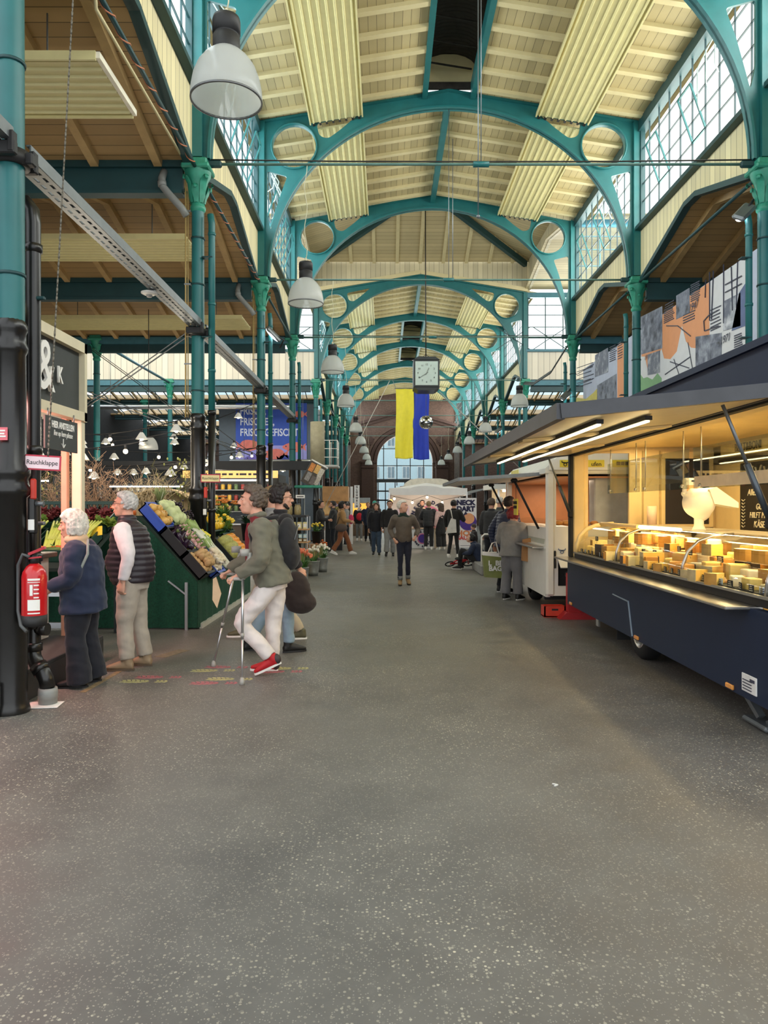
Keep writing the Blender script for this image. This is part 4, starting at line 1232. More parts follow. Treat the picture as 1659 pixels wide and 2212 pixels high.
# flap
fz = lambda x: 2.11 + (x - 1.08) * .1
fl = M(); fl.sheet((1.08, 4.58, fz(1.08)), (VX, 4.58, fz(VX)), (VX, VY1, fz(VX)), (1.08, VY1, fz(1.08)), .03)
flap = vo('roof_flap', fl, pm('cream_flap_lining', '#cfc0a0', .3, var=.06))
m = M()
m.bar((1.08, 4.56, fz(1.08) + .03), (1.08, VY1 + .02, fz(1.08) + .03), .05, .1); m.bar((1.08, 4.57, fz(1.08) + .03), (VX, 4.57, fz(VX) + .03), .05, .09); m.bar((1.08, VY1, fz(1.08) + .03), (VX, VY1, fz(VX) + .03), .05, .09)
obj('flap_edge', m, pm('anodised_grey', '#46474a', .4, metal=.6), flap, world=True)
m = M(); m.sheet((1.08, 4.58, fz(1.08) + .06), (VX, 4.58, fz(VX) + .06), (VX, VY1, fz(VX) + .06), (1.08, VY1, fz(1.08) + .06), .02); obj('flap_skin', m, NAVY, flap, world=True)
for yy in (6.3, 8.2):
    m = M(); m.bar((1.15, yy, fz(1.15) - .012), (2.4, yy, fz(2.4) - .012), .2, .02); obj('flap_batten', m, VCREAM, flap, world=True)
for x, a, b in ((1.45, 9.5, 5.0), (1.815, 9.75, 5.1)):
    m = M(); m.bar((x, a, fz(x) - .02), (x, b, fz(x) - .02), .05, .03); h = obj('light_rail', m, BLACK, flap, world=True)
    m = M(); m.bar((x, a - .02, fz(x) - .04), (x, b + .02, fz(x) - .04), .026, .014); obj('led_strip', m, LED, h, world=True)
for x, yt, zt, yb in ((2.15, 4.72, 2.2, 4.74), (2.12, 9.62, 2.19, 9.88)):
    m = M(); a, b = Vector((x, yt, zt)), Vector((VX + .02, yb, 1.45)); c = a.lerp(b, .5)
    m.cyl(a, c, .012, n=8); s_ = vo('gas_strut', m, STEEL)
    m = M(); m.cyl(c, b, .022, n=10); obj('strut_cylinder', m, pm('strut_grey', '#4f565c', .35, metal=.5), s_, world=True)
    m = M(); m.box(b, (.06, .07, .09), bev=.015); obj('strut_mount', m, RUBBER, s_, world=True)
# counter and display case
m = M(); m.box((VX - .04, (VY0 + .4 + VY1) / 2, .87), (.26, VY1 - VY0 - .3, .025), bev=.006); vo('customer_shelf', m, STAIN)
m = M(); m.box((VX + .06, (VY0 + VY1) / 2 - .05, .915), (.04, VY1 - VY0 - .3, .06)); vo('black_sill', m, RUBBER)
m = M(); m.box((VX + .04, (VY0 + VY1) / 2 - .05, .952), (.03, VY1 - VY0 - .3, .018)); vo('bright_rail', m, STAIN)
m = M(); m.prism([(VX + .06, .93), (VX + .75, 1.02), (VX + .75, .9), (VX + .06, .9)], VY0 + .2, VY1 - .2, 'Y'); vo('display_floor', m, STAIN)
m = M(); m.box((VX + .85, (VY0 + VY1) / 2, 1.06), (.3, VY1 - VY0 - .4, .5)); m.box((VX + .78, (VY0 + VY1) / 2, 1.315), (.5, VY1 - VY0 - .4, .02)); vo('work_counter', m, pm('grey_counter', '#a9a08c', .35, metal=.3))
m = M(); m.box((VX + .12, (VY0 + VY1) / 2, .955), (.1, VY1 - VY0 - .5, .02)); vo('tag_tray', m, RUBBER)
gl = M()
prof2 = [(VX + .06, .96), (VX + .07, 1.06), (VX + .11, 1.17), (VX + .2, 1.26), (VX + .32, 1.305), (VX + .5, 1.32)]
ends = [(4.9, 6.25), (6.29, 8.05), (8.09, 9.7)]
for a, b in ends:
    g = M(); g.grid(1, 5, lambda u, v: (prof2[round(v * 5)][0], a + (b - a) * u, prof2[round(v * 5)][1])); vo('curved_glass', g, ACRYL)
for y in (6.27, 8.07, 4.88):
    g = M(); g.tube([(x, y, z) for x, z in prof2], .014, n=8); vo('glass_post', g, STAIN)
g = M(); g.tube([(x, 9.73, z) for x, z in prof2[:-1]] + [(VX + .55, 9.73, 1.33)], .028, n=8); vo('cream_end_arch', g, VCREAM)
m = M(); m.cyl((VX + .35, 8.2, 1.33), (VX + .35, 9.6, 1.33), .025, n=8); vo('cream_rail', m, VCREAM)
m = M(); m.cyl((VX + .3, 6.9, 1.335), (VX + .3, 8.0, 1.335), .018, n=8); vo('tube_lamp', m, LED)
# underside
m = M()
t = thing('van_wheel_holder', None, None)
bpy.data.objects.remove(t)
wh = M(); ax = Matrix.Rotation(R(90), 4, 'Y')
wh.lathe([(.19, -.09), (.27, -.09), (.3, -.06), (.305, 0), (.3, .06), (.27, .09), (.19, .09)], (VX + .22, 7.55, .305), n=32, axis=ax); w = vo('wheel', wh, RUBBER)
r = M(); r.lathe([(.0, -.05), (.06, -.07), (.1, -.04), (.15, -.05), (.17, -.085), (.195, -.09)], (VX + .22, 7.55, .305), n=28, axis=ax); obj('rim', r, STAIN, w, world=True)
m = M(); m.box((VX + .2, 8.15, .24), (.2, .02, .3)); vo('mud_flap', m, RUBBER)
m = M(); m.box((VX + 1.0, 7.2, .24), (1.6, .1, .1)); vo('axle_beam', m, RUBBER)
m = M(); m.box((VX + .05, 8.7, .2), (.02, .1, .1)); m.bar((VX + .05, 8.7, .2), (VX + .05, 8.7, .3), .01, .01); vo('small_plate', m, STAIN)
m = M(); m.bar((VX - .006, 7.95, .615), (VX - .006, 7.45, .6), .012, .012); m.bar((VX - .006, 7.45, .6), (VX - .006, 7.33, .27), .012, .012); vo('wheel_panel_edge_glint', m, pm('panel_edge_glint', '#8fa0b0', .35))  # pale tone stands for light reflected along the panel edge
for y in (9.75, 7.2, 5.25): m = M(); m.box((VX - .008, y, .28), (.02, .11, .035), bev=.006); vo('side_reflector', m, pm('amber_reflector', '#e59a4a', .3, emit=None))
m = M(); m.box((VX - .006, 4.97, .36), (.01, .2, .12), bev=.003); st = vo('data_sticker', m, pm('white_sticker', '#e6e6e4', .5))
m = M()
for k in range(4): m.box((VX - .013, 4.99, .32 + k * .02), (.004, .12, .006))
m.box((VX - .013, 4.92, .39), (.004, .06, .02)); obj('print', m, INK, st, world=True)
m = M(); m.bar((VX + .12, 5.35, .28), (VX + .18, 5.18, .08), .06, .03); m.box((VX + .2, 5.18, .035), (.16, .34, .04), bev=.015); m.bar((VX + .2, 5.1, .05), (VX + .2, 4.95, .12), .05, .05); vo('jack_leg', m, STEEL)
# lit sign and chalk board on the rear wall
m = M(); m.box((VB - .05, 9.05, 2.26), (.03, 1.7, .3)); sg = vo('sign_frame', m, pm('brown_board', '#3a3028', .5))
m = M(); m.box((VB - .07, 8.95, 2.29), (.02, 1.4, .2)); obj('sign_face', m, pm('sign_cream', '#f0dda0', .4), sg, world=True)
text('BERT&BONI', .14, BLACK, sg, (VB - .085, 9.25, 2.28), (R(90), 0, R(-90)), world=True, align='LEFT', sx=.85, space=1.05)
m = M(); m.box((VB - .05, 8.45, 1.66), (.03, 1.4, .86)); cb = vo('chalk_board', m, pm('chalk_black', '#221d18', .7, var=.2))
CH = pm('chalk_white', '#e8dfc4', .8)
for s, sz, y, z in (('Alles', .11, 8.95, 1.72), ('GUTE', .1, 8.75, 1.55), ('HILFT MIT', .1, 8.9, 1.45), ('KÄSE', .11, 8.8, 1.34)):
    text(s, sz, CH, cb, (VB - .07, y, z), (R(90), 0, R(-90)), world=True, align='LEFT', name='chalk_lettering', shear=.15)
for k in range(9): m = M(); m.bar((VB - .068, 9.06, 1.3 + k * .04), (VB - .068, 9.02, 1.32 + k * .04), .012, .006); m.bar((VB - .068, 9.06, 1.3 + k * .04), (VB - .068, 9.1, 1.32 + k * .04), .012, .006); obj('chalk_leaf', m, CH, cb, world=True)
for k in range(3): m = M(); m.bar((VB - .068, 8.9 - k * .2, 1.9), (VB - .068, 8.82 - k * .2, 2.04), .03, .006); m.bar((VB - .068, 8.9 - k * .2, 1.9), (VB - .068, 8.96 - k * .2, 2.02), .03, .006); obj('chalk_tulip', m, CH, cb, world=True)
# acrylic screens hung over the counter
for k, (a, b) in enumerate(((8.35, 9.55), (7.0, 8.3), (5.2, 6.9))):
    t = thing('acrylic_screen', 'clear hanging acrylic screen over the cheese counter, %s' % ('farthest', 'middle', 'nearest')[k], 'screen', (VX + .42, (a + b) / 2, 1.72), group='hanging acrylic screens')
    m = M(); m.box((0, 0, .19), (.006, b - a, .38)); obj('sheet', m, ACRYL, t)
    for s in (-1, 1):
        obj('hanging_rod', M().cyl((0, s * (b - a) * .4, 0), (0, s * (b - a) * .4, .62), .006, n=6), STAIN, t)
        obj('knob', M().sph((-.01, s * (b - a) * .4, .03), .018, 10, 6), STAIN, t)
    if k == 2: m = M(); m.box((-.008, .0, .06), (.004, b - a - .1, .1)); obj('label_strip', m, pm('pale_strip', '#d9cdb6', .4), t)
# till scale
t = thing('till_scale', 'white pedestal shop scale on the cheese counter', 'scale', (VX + .6, 7.2, 1.32))
WP = pm('warm_white_plastic', '#e9e2cf', .4, var=.03)
obj('pedestal', M().lathe([(0, 0), (.07, 0), (.055, .03), (.045, .05), (.045, .2), (0, .2)], n=20), WP, t)
m = M(); m.sph((0, 0, .27), .15, 24, 14, (1.05, .9, 1.0)); m.sph((.02, 0, .2), .1, 20, 10, (1, .9, 1.1)); m.box((0, 0, .36), (.3, .22, .1), bev=.04)
obj('housing', remesh(m, .012, 4), WP, t)
m = M(); m.prism([(.05, .4), (.12, .42), (.33, .27), (.33, .22), (.1, .26)], -.12, .12, 'Y'); obj('keyboard', m, WP, t)
m = M(); m.box((-.09, -.02, .43), (.15, .07, .16), bev=.02); d = obj('customer_display', m, WP, t)
obj('display_screen', M().box((-.09, -.058, .41), (.1, .006, .06)), pm('amber_screen', '#d9a35c', .3), d); obj('display_window', M().box((-.07, -.058, .48), (.05, .006, .015)), BLACK, d)
# back counter bits
t = thing('paper_roll', 'standing roll of paper by the van end wall', 'paper roll', (3.42, 9.5, 1.32)); obj('roll', M().cyl((0, 0, 0), (0, 0, .24), .06, n=20), pm('pink_paper', '#e3c7ae', .7), t)
# cheeses
random.seed(11)
CHM = [pm('cheese_%s' % n, c, .5, var=.07, scale=14, bump=.05) for n, c in (('pale', '#f1dd9d'), ('gold', '#e9b95c'), ('cream', '#f4e7c4'), ('amber', '#d99a45'), ('butter', '#efcf78'))]
RIND = [pm('rind_%s' % n, c, .6, var=.15, scale=12, bump=.1) for n, c in (('brown', '#b3873f'), ('grey', '#b0a37c'), ('orange', '#c98a3a'), ('dark', '#4e4238'))]
def wedge(r, h, a0, a1):
    pts = [(0, 0)] + [(r * math.cos(a0 + (a1 - a0) * k / 8), r * math.sin(a0 + (a1 - a0) * k / 8)) for k in range(9)]
    m = M(); m.prism(pts, 0, h, 'Z')
    rd = M(); rd.prism([(p[0] * 1.001, p[1] * 1.001) for p in pts[1:]] + [(p[0] * 1.04, p[1] * 1.04) for p in pts[:0:-1]], -.001, h + .002, 'Z')
    return m, rd
tagp = None
ytag = 0
def price(x, y, z, col=0, rot=0.0):
    global PTAG
    key = col
    if key not in PTAG:
        t = thing('price_tag', ('small black price tag stuck among the cheeses', 'small pale blue price tag stuck among the cheeses')[col], 'price tag', (x, y, z), rot, group='price tags in the cheese counter')
        obj('card', M().box((0, 0, .045), (.07, .006, .055), bev=.002), pm(('tag_black', 'tag_blue')[col], ('#26262a', '#b9cbe0')[col], .5), t)
        m = M()
        for k in range(3): m.box((0, -.004, .032 + k * .014), (.05 - .01 * k, .002, .005))
        obj('handwriting', m, (CH, INK)[col], t)
        obj('spike', M().cyl((0, 0, -.01), (0, 0, .02), .003, n=5), STAIN, t)
        PTAG[key] = t
    else: dup(PTAG[key], (x, y, z), rot)
PTAG = {}
kinds = ['wedge', 'block', 'half', 'wheel', 'block', 'wedge', 'stack']
lab = {'wedge': 'cut wedge of cheese with rind in the glass counter', 'block': 'square cut block of cheese in the glass counter', 'half': 'half round of cheese in the glass counter', 'wheel': 'small whole round cheese in the glass counter'}
CPR = {}
def cheese(kind, x, y, z, ci, rz, sc):
    key = (kind, ci)
    if key not in CPR:
        t = thing('cheese_' + {'wedge': 'wedge', 'block': 'block', 'half': 'half_round', 'wheel': 'round'}[kind], lab[kind], 'cheese', (x, y, z), rz, group='cheeses in the counter: ' + kind + 's')
        if kind == 'wedge':
            a, b = wedge(.17, .1, -.4, .4); obj('paste', a, CHM[ci], t); obj('rind', b, RIND[ci % 4], t)
        elif kind == 'block':
            obj('paste', M().box((0, 0, .06), (.13, .17, .12), bev=.008), CHM[ci], t); obj('rind', M().box((.068, 0, .06), (.008, .172, .122)), RIND[ci % 4], t)
        elif kind == 'half':
            a, b = wedge(.13, .11, -PI / 2, PI / 2); obj('paste', a, CHM[ci], t); obj('rind', b, RIND[ci % 4], t)
        else:
            obj('rind', M().lathe([(0, 0), (.07, 0), (.08, .012), (.08, .06), (.07, .072), (0, .072)], n=24), RIND[(ci + 2) % 4] if ci % 2 else CHM[ci], t)
            obj('paper_label', M().cyl((0, 0, .072), (0, 0, .074), .045, n=20), PWHITE, t)
        t.scale = (sc,) * 3; CPR[key] = t
    else: dup(CPR[key], (x, y, z), rz, scale=sc)
floorz = lambda x: .93 + (x - VX - .06) * .09 / .69
for row, (dx, h) in enumerate(((.16, 0), (.3, .0), (.44, .0), (.58, .0))):
    y = 5.0 + row * .06
    while y < 9.6:
        k = random.choice(kinds); sc = random.uniform(.85, 1.25) * (.8 if row == 0 else 1.05)
        ci = random.randrange(5)
        z = floorz(VX + dx) + .012
        kk = 'block' if k == 'stack' else k
        cheese(kk, VX + dx, y, z, ci, random.uniform(-.4, .4) + (PI if kk == 'wedge' else 0), sc)
        if row >= 2 and random.random() < .7:
            cheese(random.choice(('block', 'wedge', 'half')), VX + dx + .02, y + .01, z + .122 * sc + .001, random.randrange(5), random.uniform(-.5, .5) + PI, sc * .85)
        y += random.uniform(.2, .29) * sc ** .5
for k in range(30):
    y = 4.98 + k * .158
    price(VX + .09, y, floorz(VX + .09) + .004, 0 if k % 4 else 1, R(-90) + random.uniform(-.2, .2))
for k in range(16):
    y = 5.1 + k * .29
    price(VX + random.choice((.25, .38, .5)), y, 1.02 + random.uniform(.02, .1), random.choice((0, 0, 1)), R(-75) + random.uniform(-.3, .3))
L = bpy.data.lights.new('van_ceiling_lamp', 'AREA'); L.energy = 34; L.color = lin('#ffdf9e')[:3]; L.shape = 'RECTANGLE'; L.size = 4.6; L.size_y = .2
lo = bpy.data.objects.new('van_ceiling_lamp', L); COL.objects.link(lo); lo.location = (VX + .9, 7.3, 2.33); lo.rotation_euler = (0, 0, R(90))
L = bpy.data.lights.new('counter_lamp', 'AREA'); L.energy = 12; L.color = lin('#ffe2a8')[:3]; L.shape = 'RECTANGLE'; L.size = 4.6; L.size_y = .04
lo = bpy.data.objects.new('counter_lamp', L); COL.objects.link(lo); lo.location = (VX + .45, 7.3, 1.312); lo.rotation_euler = (0, R(18), R(0)); L.size, L.size_y = .05, 4.6

# ------------------------------------------------------------------ white sausage van behind it
WX0, WX1, WY0, WY1 = 2.3, 4.4, 10.6, 14.1
VW = pm('white_fibreglass', '#e6e4dc', .35, var=.03)
TERRA = pm('terracotta_lining', '#c98a5c', .5, var=.06)
v2 = thing('snack_van', 'white butcher sales van with open flap behind the cheese van', 'sales van', (WX0, 12.3, 0))
def v2o(name, m, mt, par=None): return obj(name, m, mt, par or v2, world=True)
m = M(); m.box((WX0 + .03, (WY0 + WY1) / 2, .62), (.06, WY1 - WY0, .72)); v2o('side_panel', m, VW)
e = plate([(WX0, .28), (WX1, .28), (WX1, 2.12), (WX0, 2.12)], [[(WX0 + .14, 1.27), (WX1 - .2, 1.27), (WX1 - .2, 2.02), (WX0 + .14, 2.02)], [(2.47, .42), (3.2, .42), (3.2, .82), (2.47, .82)]], .05); e.transform(Matrix.Translation((0, WY0, 0))); v2o('end_wall', e, VW)
m = M(); m.box((WX0 + .06, WY0 - .01, 1.2), (.13, .08, 1.85), bev=.03); v2o('corner_post', m, VW)
m = M(); m.box((WX0 + .06, WY1, 1.2), (.13, .08, 1.85), bev=.03); v2o('corner_post', m, VW)
prof3 = [(WX0 - .02, 2.03), (WX0 - .02, 2.1), (WX0 + .15, 2.26), (WX0 + .6, 2.34), (WX1 - .4, 2.34), (WX1, 2.2), (WX1, 2.03)]
m = M(); m.prism(prof3, WY0 - .06, WY1 + .05, 'Y'); v2o('roof', m, VW)
m = M(); m.box((WX1, (WY0 + WY1) / 2, 1.2), (.05, WY1 - WY0, 1.8)); v2o('rear_wall', m, TERRA)
m = M(); m.box(((WX0 + WX1) / 2, WY1, 1.2), (WX1 - WX0, .05, 1.8)); v2o('far_wall', m, TERRA)
m = M(); m.box(((WX0 + WX1) / 2, (WY0 + WY1) / 2, 1.98), (WX1 - WX0 - .1, WY1 - WY0 - .1, .02)); v2o('ceiling_lining', m, TERRA)
m = M(); m.box(((WX0 + WX1) / 2 + .05, (WY0 + WY1) / 2, .3), (WX1 - WX0 - .12, WY1 - WY0 - .1, .05)); v2o('chassis_floor', m, RUBBER)
m = M(); m.box((2.85, WY0 + .3, .6), (.7, .5, .4)); v2o('locker_back', m, RUBBER)
m = M(); m.box((3.3, WY0 + .35, 1.6), (.5, .3, .8), bev=.02); v2o('white_cabinet', m, pm('grey_white_cabinet', '#b9bdbb', .4))
m = M(); m.sheet((2.46, WY0 - .02, .83), (3.2, WY0 - .02, .83), (3.2, WY0 - .22, .7), (2.46, WY0 - .22, .7), .012); v2o('locker_flap', m, VW)
m = M(); m.box((2.42, WY0 - .04, .8), (.03, .03, .25), bev=.008); v2o('door_handle', m, RUBBER)
fas = M(); fas.box((2.95, WY0 - .085, 2.15), (1.25, .03, .15)); f_ = v2o('fascia', fas, VW)
YEL = pm('sign_yellow', '#e3cf3e', .5, var=.03)
for x, wd in ((2.55, .15), (2.98, .25), (3.4, .36)):
    m = M(); m.box((x, WY0 - .105, 2.165), (wd, .012, .1)); obj('yellow_sign', m, YEL, f_, world=True)
text('ufen', .085, BLACK, f_, (2.99, WY0 - .115, 2.155), world=True); 
m = M()
for k in range(4): m.box((3.3 + k * .06, WY0 - .114, 2.165), (.05, .004, .05))
obj('menu_print', m, BLACK, f_, world=True)
def bull(x, y, z, s, par, mt):
    m = M(); m.lathe([(s * .16, -.003), (s * .26, -.003), (s * .26, .003), (s * .16, .003), (s * .16, -.003)], (x, y, z - s * .14), n=20, axis=Matrix.Rotation(R(90), 4, 'X'))
    for d in (-1, 1): m.tube([(x + d * s * .1, y, z + s * .1), (x + d * s * .35, y, z + s * .14), (x + d * s * .5, y, z + s * .24), (x + d * s * .48, y, z + s * .42)], s * .07, n=6, rs=[s * .1, s * .09, s * .07, s * .03])
    m.box((x, y, z + s * .1), (s * .3, .006, s * .14)); return obj('bull_logo', m, mt, par, world=True)
bull(2.55, WY0 - .116, 2.165, .1, f_, BLACK)
bull(2.52, WY0 - .045, .92, .1, v2, pm('logo_blue', '#54688a', .5))
m = M(); m.box((WX0 - .025, 13.0, 2.14), (.01, .7, .1)); v2o('roof_sticker', m, pm('sticker_yellow', '#cfc36a', .5))
fz2 = lambda x: 1.93 + (x - 1.1) * .065
m = M(); m.sheet((1.1, 11.0, fz2(1.1)), (WX0, 11.0, fz2(WX0)), (WX0, 13.9, fz2(WX0)), (1.1, 13.9, fz2(1.1)), .05); fp = v2o('roof_flap', m, VW)
m = M(); m.bar((1.1, 10.98, fz2(1.1) + .03), (WX0, 10.98, fz2(WX0) + .03), .04, .05); m.bar((1.1, 10.98, fz2(1.1) + .03), (1.1, 13.92, fz2(1.1) + .03), .04, .05); obj('flap_edge', m, STEEL, fp, world=True)
for yy in (11.2, 13.6):
    m = M(); a, b = Vector((1.95, yy, 1.95)), Vector((WX0 + .02, yy, 1.22)); m.cyl(a, b, .018, n=8); s_ = v2o('gas_strut', m, RUBBER)
    m = M(); m.box(a, (.1, .08, .06), bev=.02); obj('strut_mount', m, RUBBER, s_, world=True)
m = M(); m.box((WX0 - .02, 12.3, .96), (.3, 3.1, .03), bev=.006); v2o('customer_shelf', m, STAIN)
m = M(); m.box((WX0 + .3, 12.3, 1.1), (.5, 3.2, .3)); v2o('counter', m, VW)
m = M(); m.grid(1, 5, lambda u, v: (WX0 + .04 + .3 * (1 - math.cos(v * PI / 2)), 10.9 + 2.9 * u, 1.0 + .36 * math.sin(v * PI / 2))); v2o('curved_glass', m, ACRYL)
wh = M(); wh.lathe([(.19, -.09), (.27, -.09), (.3, -.06), (.305, 0), (.3, .06), (.27, .09), (.19, .09)], (WX0 + .22, 12.4, .305), n=28, axis=ax); v2o('wheel', wh, RUBBER)
m = M(); m.box((2.9, 10.75, .25), (1.2, .08, .08)); v2o('tow_beam', m, RUBBER)
m = M(); m.sph((2.62, WY0 + .04, .58), .045, 10, 8); m.cyl((2.62, WY0 + .04, .58), (2.62, WY0 + .04, .47), .012, n=6); m.box((2.85, WY0 + .03, .62), (.1, .03, .16), bev=.01); v2o('gas_tap', m, STAIN)
for k in range(9):
    t0 = ('loaf', 'golden bread roll lying in the white van window') 
    loc = (2.5 + (k % 5) * .13, WY0 + .1 + (k // 5) * .1, 1.285)
    if k == 0:
        rl_ = thing('bread_roll', t0[1], 'bread roll', loc, group='bread rolls in the white van'); obj('crust', M().sph((0, 0, .03), .07, 12, 8, (1, .7, .5)), pm('bread_crust', '#c7873f', .6, var=.2, scale=10), rl_)
        obj('slash', M().box((0, 0, .064), (.07, .012, .004)), pm('bread_crumb', '#ecd3a0', .7), rl_)
    else: dup(rl_, loc, random.uniform(-1, 1))
m = M(); m.sheet((2.5, 10.98, 1.42), (2.72, 10.98, 1.42), (2.72, 10.98, 1.75), (2.5, 10.98, 1.75), .01)
t = thing('notice', 'yellow handwritten notice in the white van opening', 'notice', (2.1, 11.9, 1.42)); obj('paper', M().box((0, 0, .13), (.02, .3, .26)), YEL, t); text('NACHHER\nTANKEN', .07, BLACK, t, (-.013, 0, .16), (R(90), 0, R(-90)))
obj('cord', M().cyl((0, 0, .26), (0, 0, .55), .004, n=5), BLACK, t)
L = bpy.data.lights.new('snack_van_lamp', 'AREA'); L.energy = 12; L.color = lin('#ffe3c0')[:3]; L.shape = 'RECTANGLE'; L.size = .3; L.size_y = 2.6
lo = bpy.data.objects.new('snack_van_lamp', L); COL.objects.link(lo); lo.location = (3.1, 12.4, 1.95)
# red stand and crate between the vans
RED = pm('red_plastic', '#a81d22', .45, var=.06)
t = thing('red_stand', 'tall red metal stand between the two vans', 'stand', (2.62, 10.28, 0)); obj('column', M().box((0, 0, .32), (.2, .12, .62), bev=.01), RED, t); obj('foot', M().prism([(-.22, 0), (.32, 0), (.12, .1), (-.12, .1)], -.1, .1, 'Y'), RED, t)
t = thing('plastic_crate', 'orange-red plastic crate on the floor by the white van', 'crate', (2.38, 10.5, 0)); 
m = M(); m.box((0, 0, .01), (.3, .24, .02))
for s in (-1, 1): m.box((s * .14, 0, .08), (.02, .24, .15)); m.box((0, s * .11, .08), (.3, .02, .15))
obj('shell', m, pm('orange_red_plastic', '#cf3b22', .45), t); obj('grip_slot', M().box((0, -.122, .11), (.09, .006, .025)), BLACK, t)
# ------------------------------------------------------------------ snack kiosk with ampersand sign, far left
KX = -3.12
GREYB = pm('charcoal_board', '#3f4342', .7, var=.06)
SIGNW = pm('white_letter', '#f1efe9', .45, var=.03)
EX = (R(90), 0, R(90))       # lettering that faces +x
k = thing('food_kiosk', 'cream framed kiosk with big ampersand sign at the far left', 'kiosk', (KX, 6.6, 0))
ko = lambda n, m, mt, p=None: obj(n, m, mt, p or k, world=True)
KCR = pm('kiosk_cream', '#ddd3b4', .6, var=.04)
m = M(); m.box((KX - .03, 6.55, 2.82), (.04, 2.1, .62)); sb = ko('sign_board', m, GREYB)
m = M(); m.box((KX, 6.55, 3.17), (.1, 2.16, .1)); m.box((KX, 6.55, 2.47), (.1, 2.16, .09)); m.box((KX, 7.6, 2.82), (.1, .06, .8)); ko('sign_frame', m, KCR)
m = M(); m.box((KX - .35, 6.55, 3.2), (.7, 2.16, .05)); m.box((KX - .72, 7.59, 2.82), (1.3, .03, .74)); ko('canopy', m, KCR)
text('&', .66, SIGNW, sb, (KX + .025, 6.74, 2.82), EX, depth=.014, world=True, bold=.004, sx=.85)
text('K', .22, SIGNW, sb, (KX + .02, 7.06, 2.80), EX, depth=.008, world=True, bold=.004, sx=.75)
m = M(); m.box((KX - .02, 7.58, 1.35), (.1, .1, 2.25), bev=.008); ko('corner_post', m, KCR)
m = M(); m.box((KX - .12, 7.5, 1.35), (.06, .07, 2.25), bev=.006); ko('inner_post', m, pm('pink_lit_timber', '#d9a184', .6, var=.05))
m = M(); m.box((KX - .25, 6.35, .66), (.06, 2.0, .8)); ko('counter_front', m, pm('pale_panel', '#d8d3c8', .6))
m = M(); m.box((KX - .4, 6.35, 1.08), (.5, 2.1, .05), bev=.008); ko('counter_top', m, pm('dark_counter', '#36332f', .4))
m = M(); m.box((KX + .1, 7.32, 1.14), (.22, .3, .02)); m.box((KX + .02, 7.3, .7), (.04, .04, .9)); ko('side_shelf', m, BLACK)
t = thing('step_platform', 'dark grey step platform in front of the kiosk', 'platform', (-3.5, 6.45, 0)); m = M(); m.box((0, 0, .126), (1.3, 2.08, .252), bev=.006); obj('deck', m, pm('anthracite_deck', '#3a3b3b', .6, var=.08), t); m = M(); m.box((.652, 0, .12), (.006, 2.06, .2)); obj('front_board', m, pm('anthracite_face', '#353636', .5), t)
t = thing('queue_sign', 'charcoal hanging sign telling people where to line up', 'sign', (KX + .06, 7.0, 2.37))
obj('board', M().box((0, 0, -.14), (.015, .7, .3)), GREYB, t)
text('HIER ANSTELLEN', .085, SIGNW, t, (.01, .02, -.06), EX, depth=.002, bold=.003, sx=.75)
text('line up here please', .075, SIGNW, t, (.01, .02, -.135), EX, depth=.002, sx=.72, shear=.3)
m = M(); m.bar((.01, .02, -.175), (.01, .02, -.26), .012, .004); m.bar((.01, -.02, -.225), (.01, .02, -.262), .012, .004); m.bar((.01, .06, -.225), (.01, .02, -.262), .012, .004); obj('arrow', m, SIGNW, t)
for s in (-1, 1): obj('chain', M().cyl((0, s * .28, 0), (0, s * .28, .08), .006, n=5), STEEL, t)
t = thing('menu_board', 'dark menu board hanging left of the queue sign, mostly behind the pipe', 'sign', (KX + .06, 6.35, 2.34)); obj('board', M().box((0, 0, -.16), (.015, .48, .34)), GREYB, t)
obj('chain', M().cyl((0, 0, 0), (0, 0, .09), .006, n=5), STEEL, t)
t = thing('pendant_lamp', 'cone lamp glowing behind the queue sign', 'lamp', (-3.6, 7.3, 2.02)); obj('shade', M().lathe([(.02, .12), (.12, .02), (.13, 0), (.115, .01)], n=18), ENAM, t); obj('cord', M().cyl((0, 0, .1), (0, 0, .6), .006, n=5), CABLE, t)
# bottles on the kiosk shelf
for i, (y, lab) in enumerate(((7.26, 'red sauce bottle with white label on the kiosk shelf, left one'), (7.38, 'red sauce bottle with white label on the kiosk shelf, right one'))):
    t = thing('sauce_bottle', lab, 'bottle', (KX + .09, y, 1.15), group='bottles on the kiosk shelf')
    obj('glass', M().lathe([(0, 0), (.042, 0), (.045, .01), (.045, .14), (.03, .17), (.016, .19), (.016, .2)], n=18), pm('red_sauce', '#8e2317', .15), t)
    obj('cap', M().lathe([(0, .235), (.02, .235), (.02, .2), (0, .2)], n=14), SIGNW, t); obj('label', M().lathe([(.0455, .02), (.0455, .12)], n=18), SIGNW, t)
# red drainpipe set at the big column: black pipe, sign, lever, extinguisher
px, py = -2.795, 5.88
t = thing('drainpipe', 'thick black drainpipe ending in an elbow by the extinguisher', 'drainpipe', (px, py, 0))
m = M(); m.tube([(-.14, .0, 3.98), (-.06, 0, 3.97), (-.01, 0, 3.9), (0, 0, 3.8), (0, 0, .42), (.01, -.01, .36), (.05, -.03, .3), (.1, -.05, .25), (.13, -.06, .2), (.145, -.06, .13)], .058, n=16); obj('pipe', m, BLACKP, t)
for z in (3.6, 2.0, 1.15, .62, .44):
    obj('coupling', M().lathe([(.058, z - .035), (.07, z - .03), (.07, z + .03), (.058, z + .035)], n=18), BLACKP, t)
obj('coupling', M().cyl((.055, -.03, .3), (.1, -.05, .25), .068, n=16), BLACKP, t)
obj('grey_collar', M().lathe([(0, .01), (.07, .01), (.07, .05), (.074, .05), (.074, .1), (.07, .13), (.05, .13)], (.145, -.06, 0), n=20), pm('grey_pvc', '#8b8d8a', .5), t)
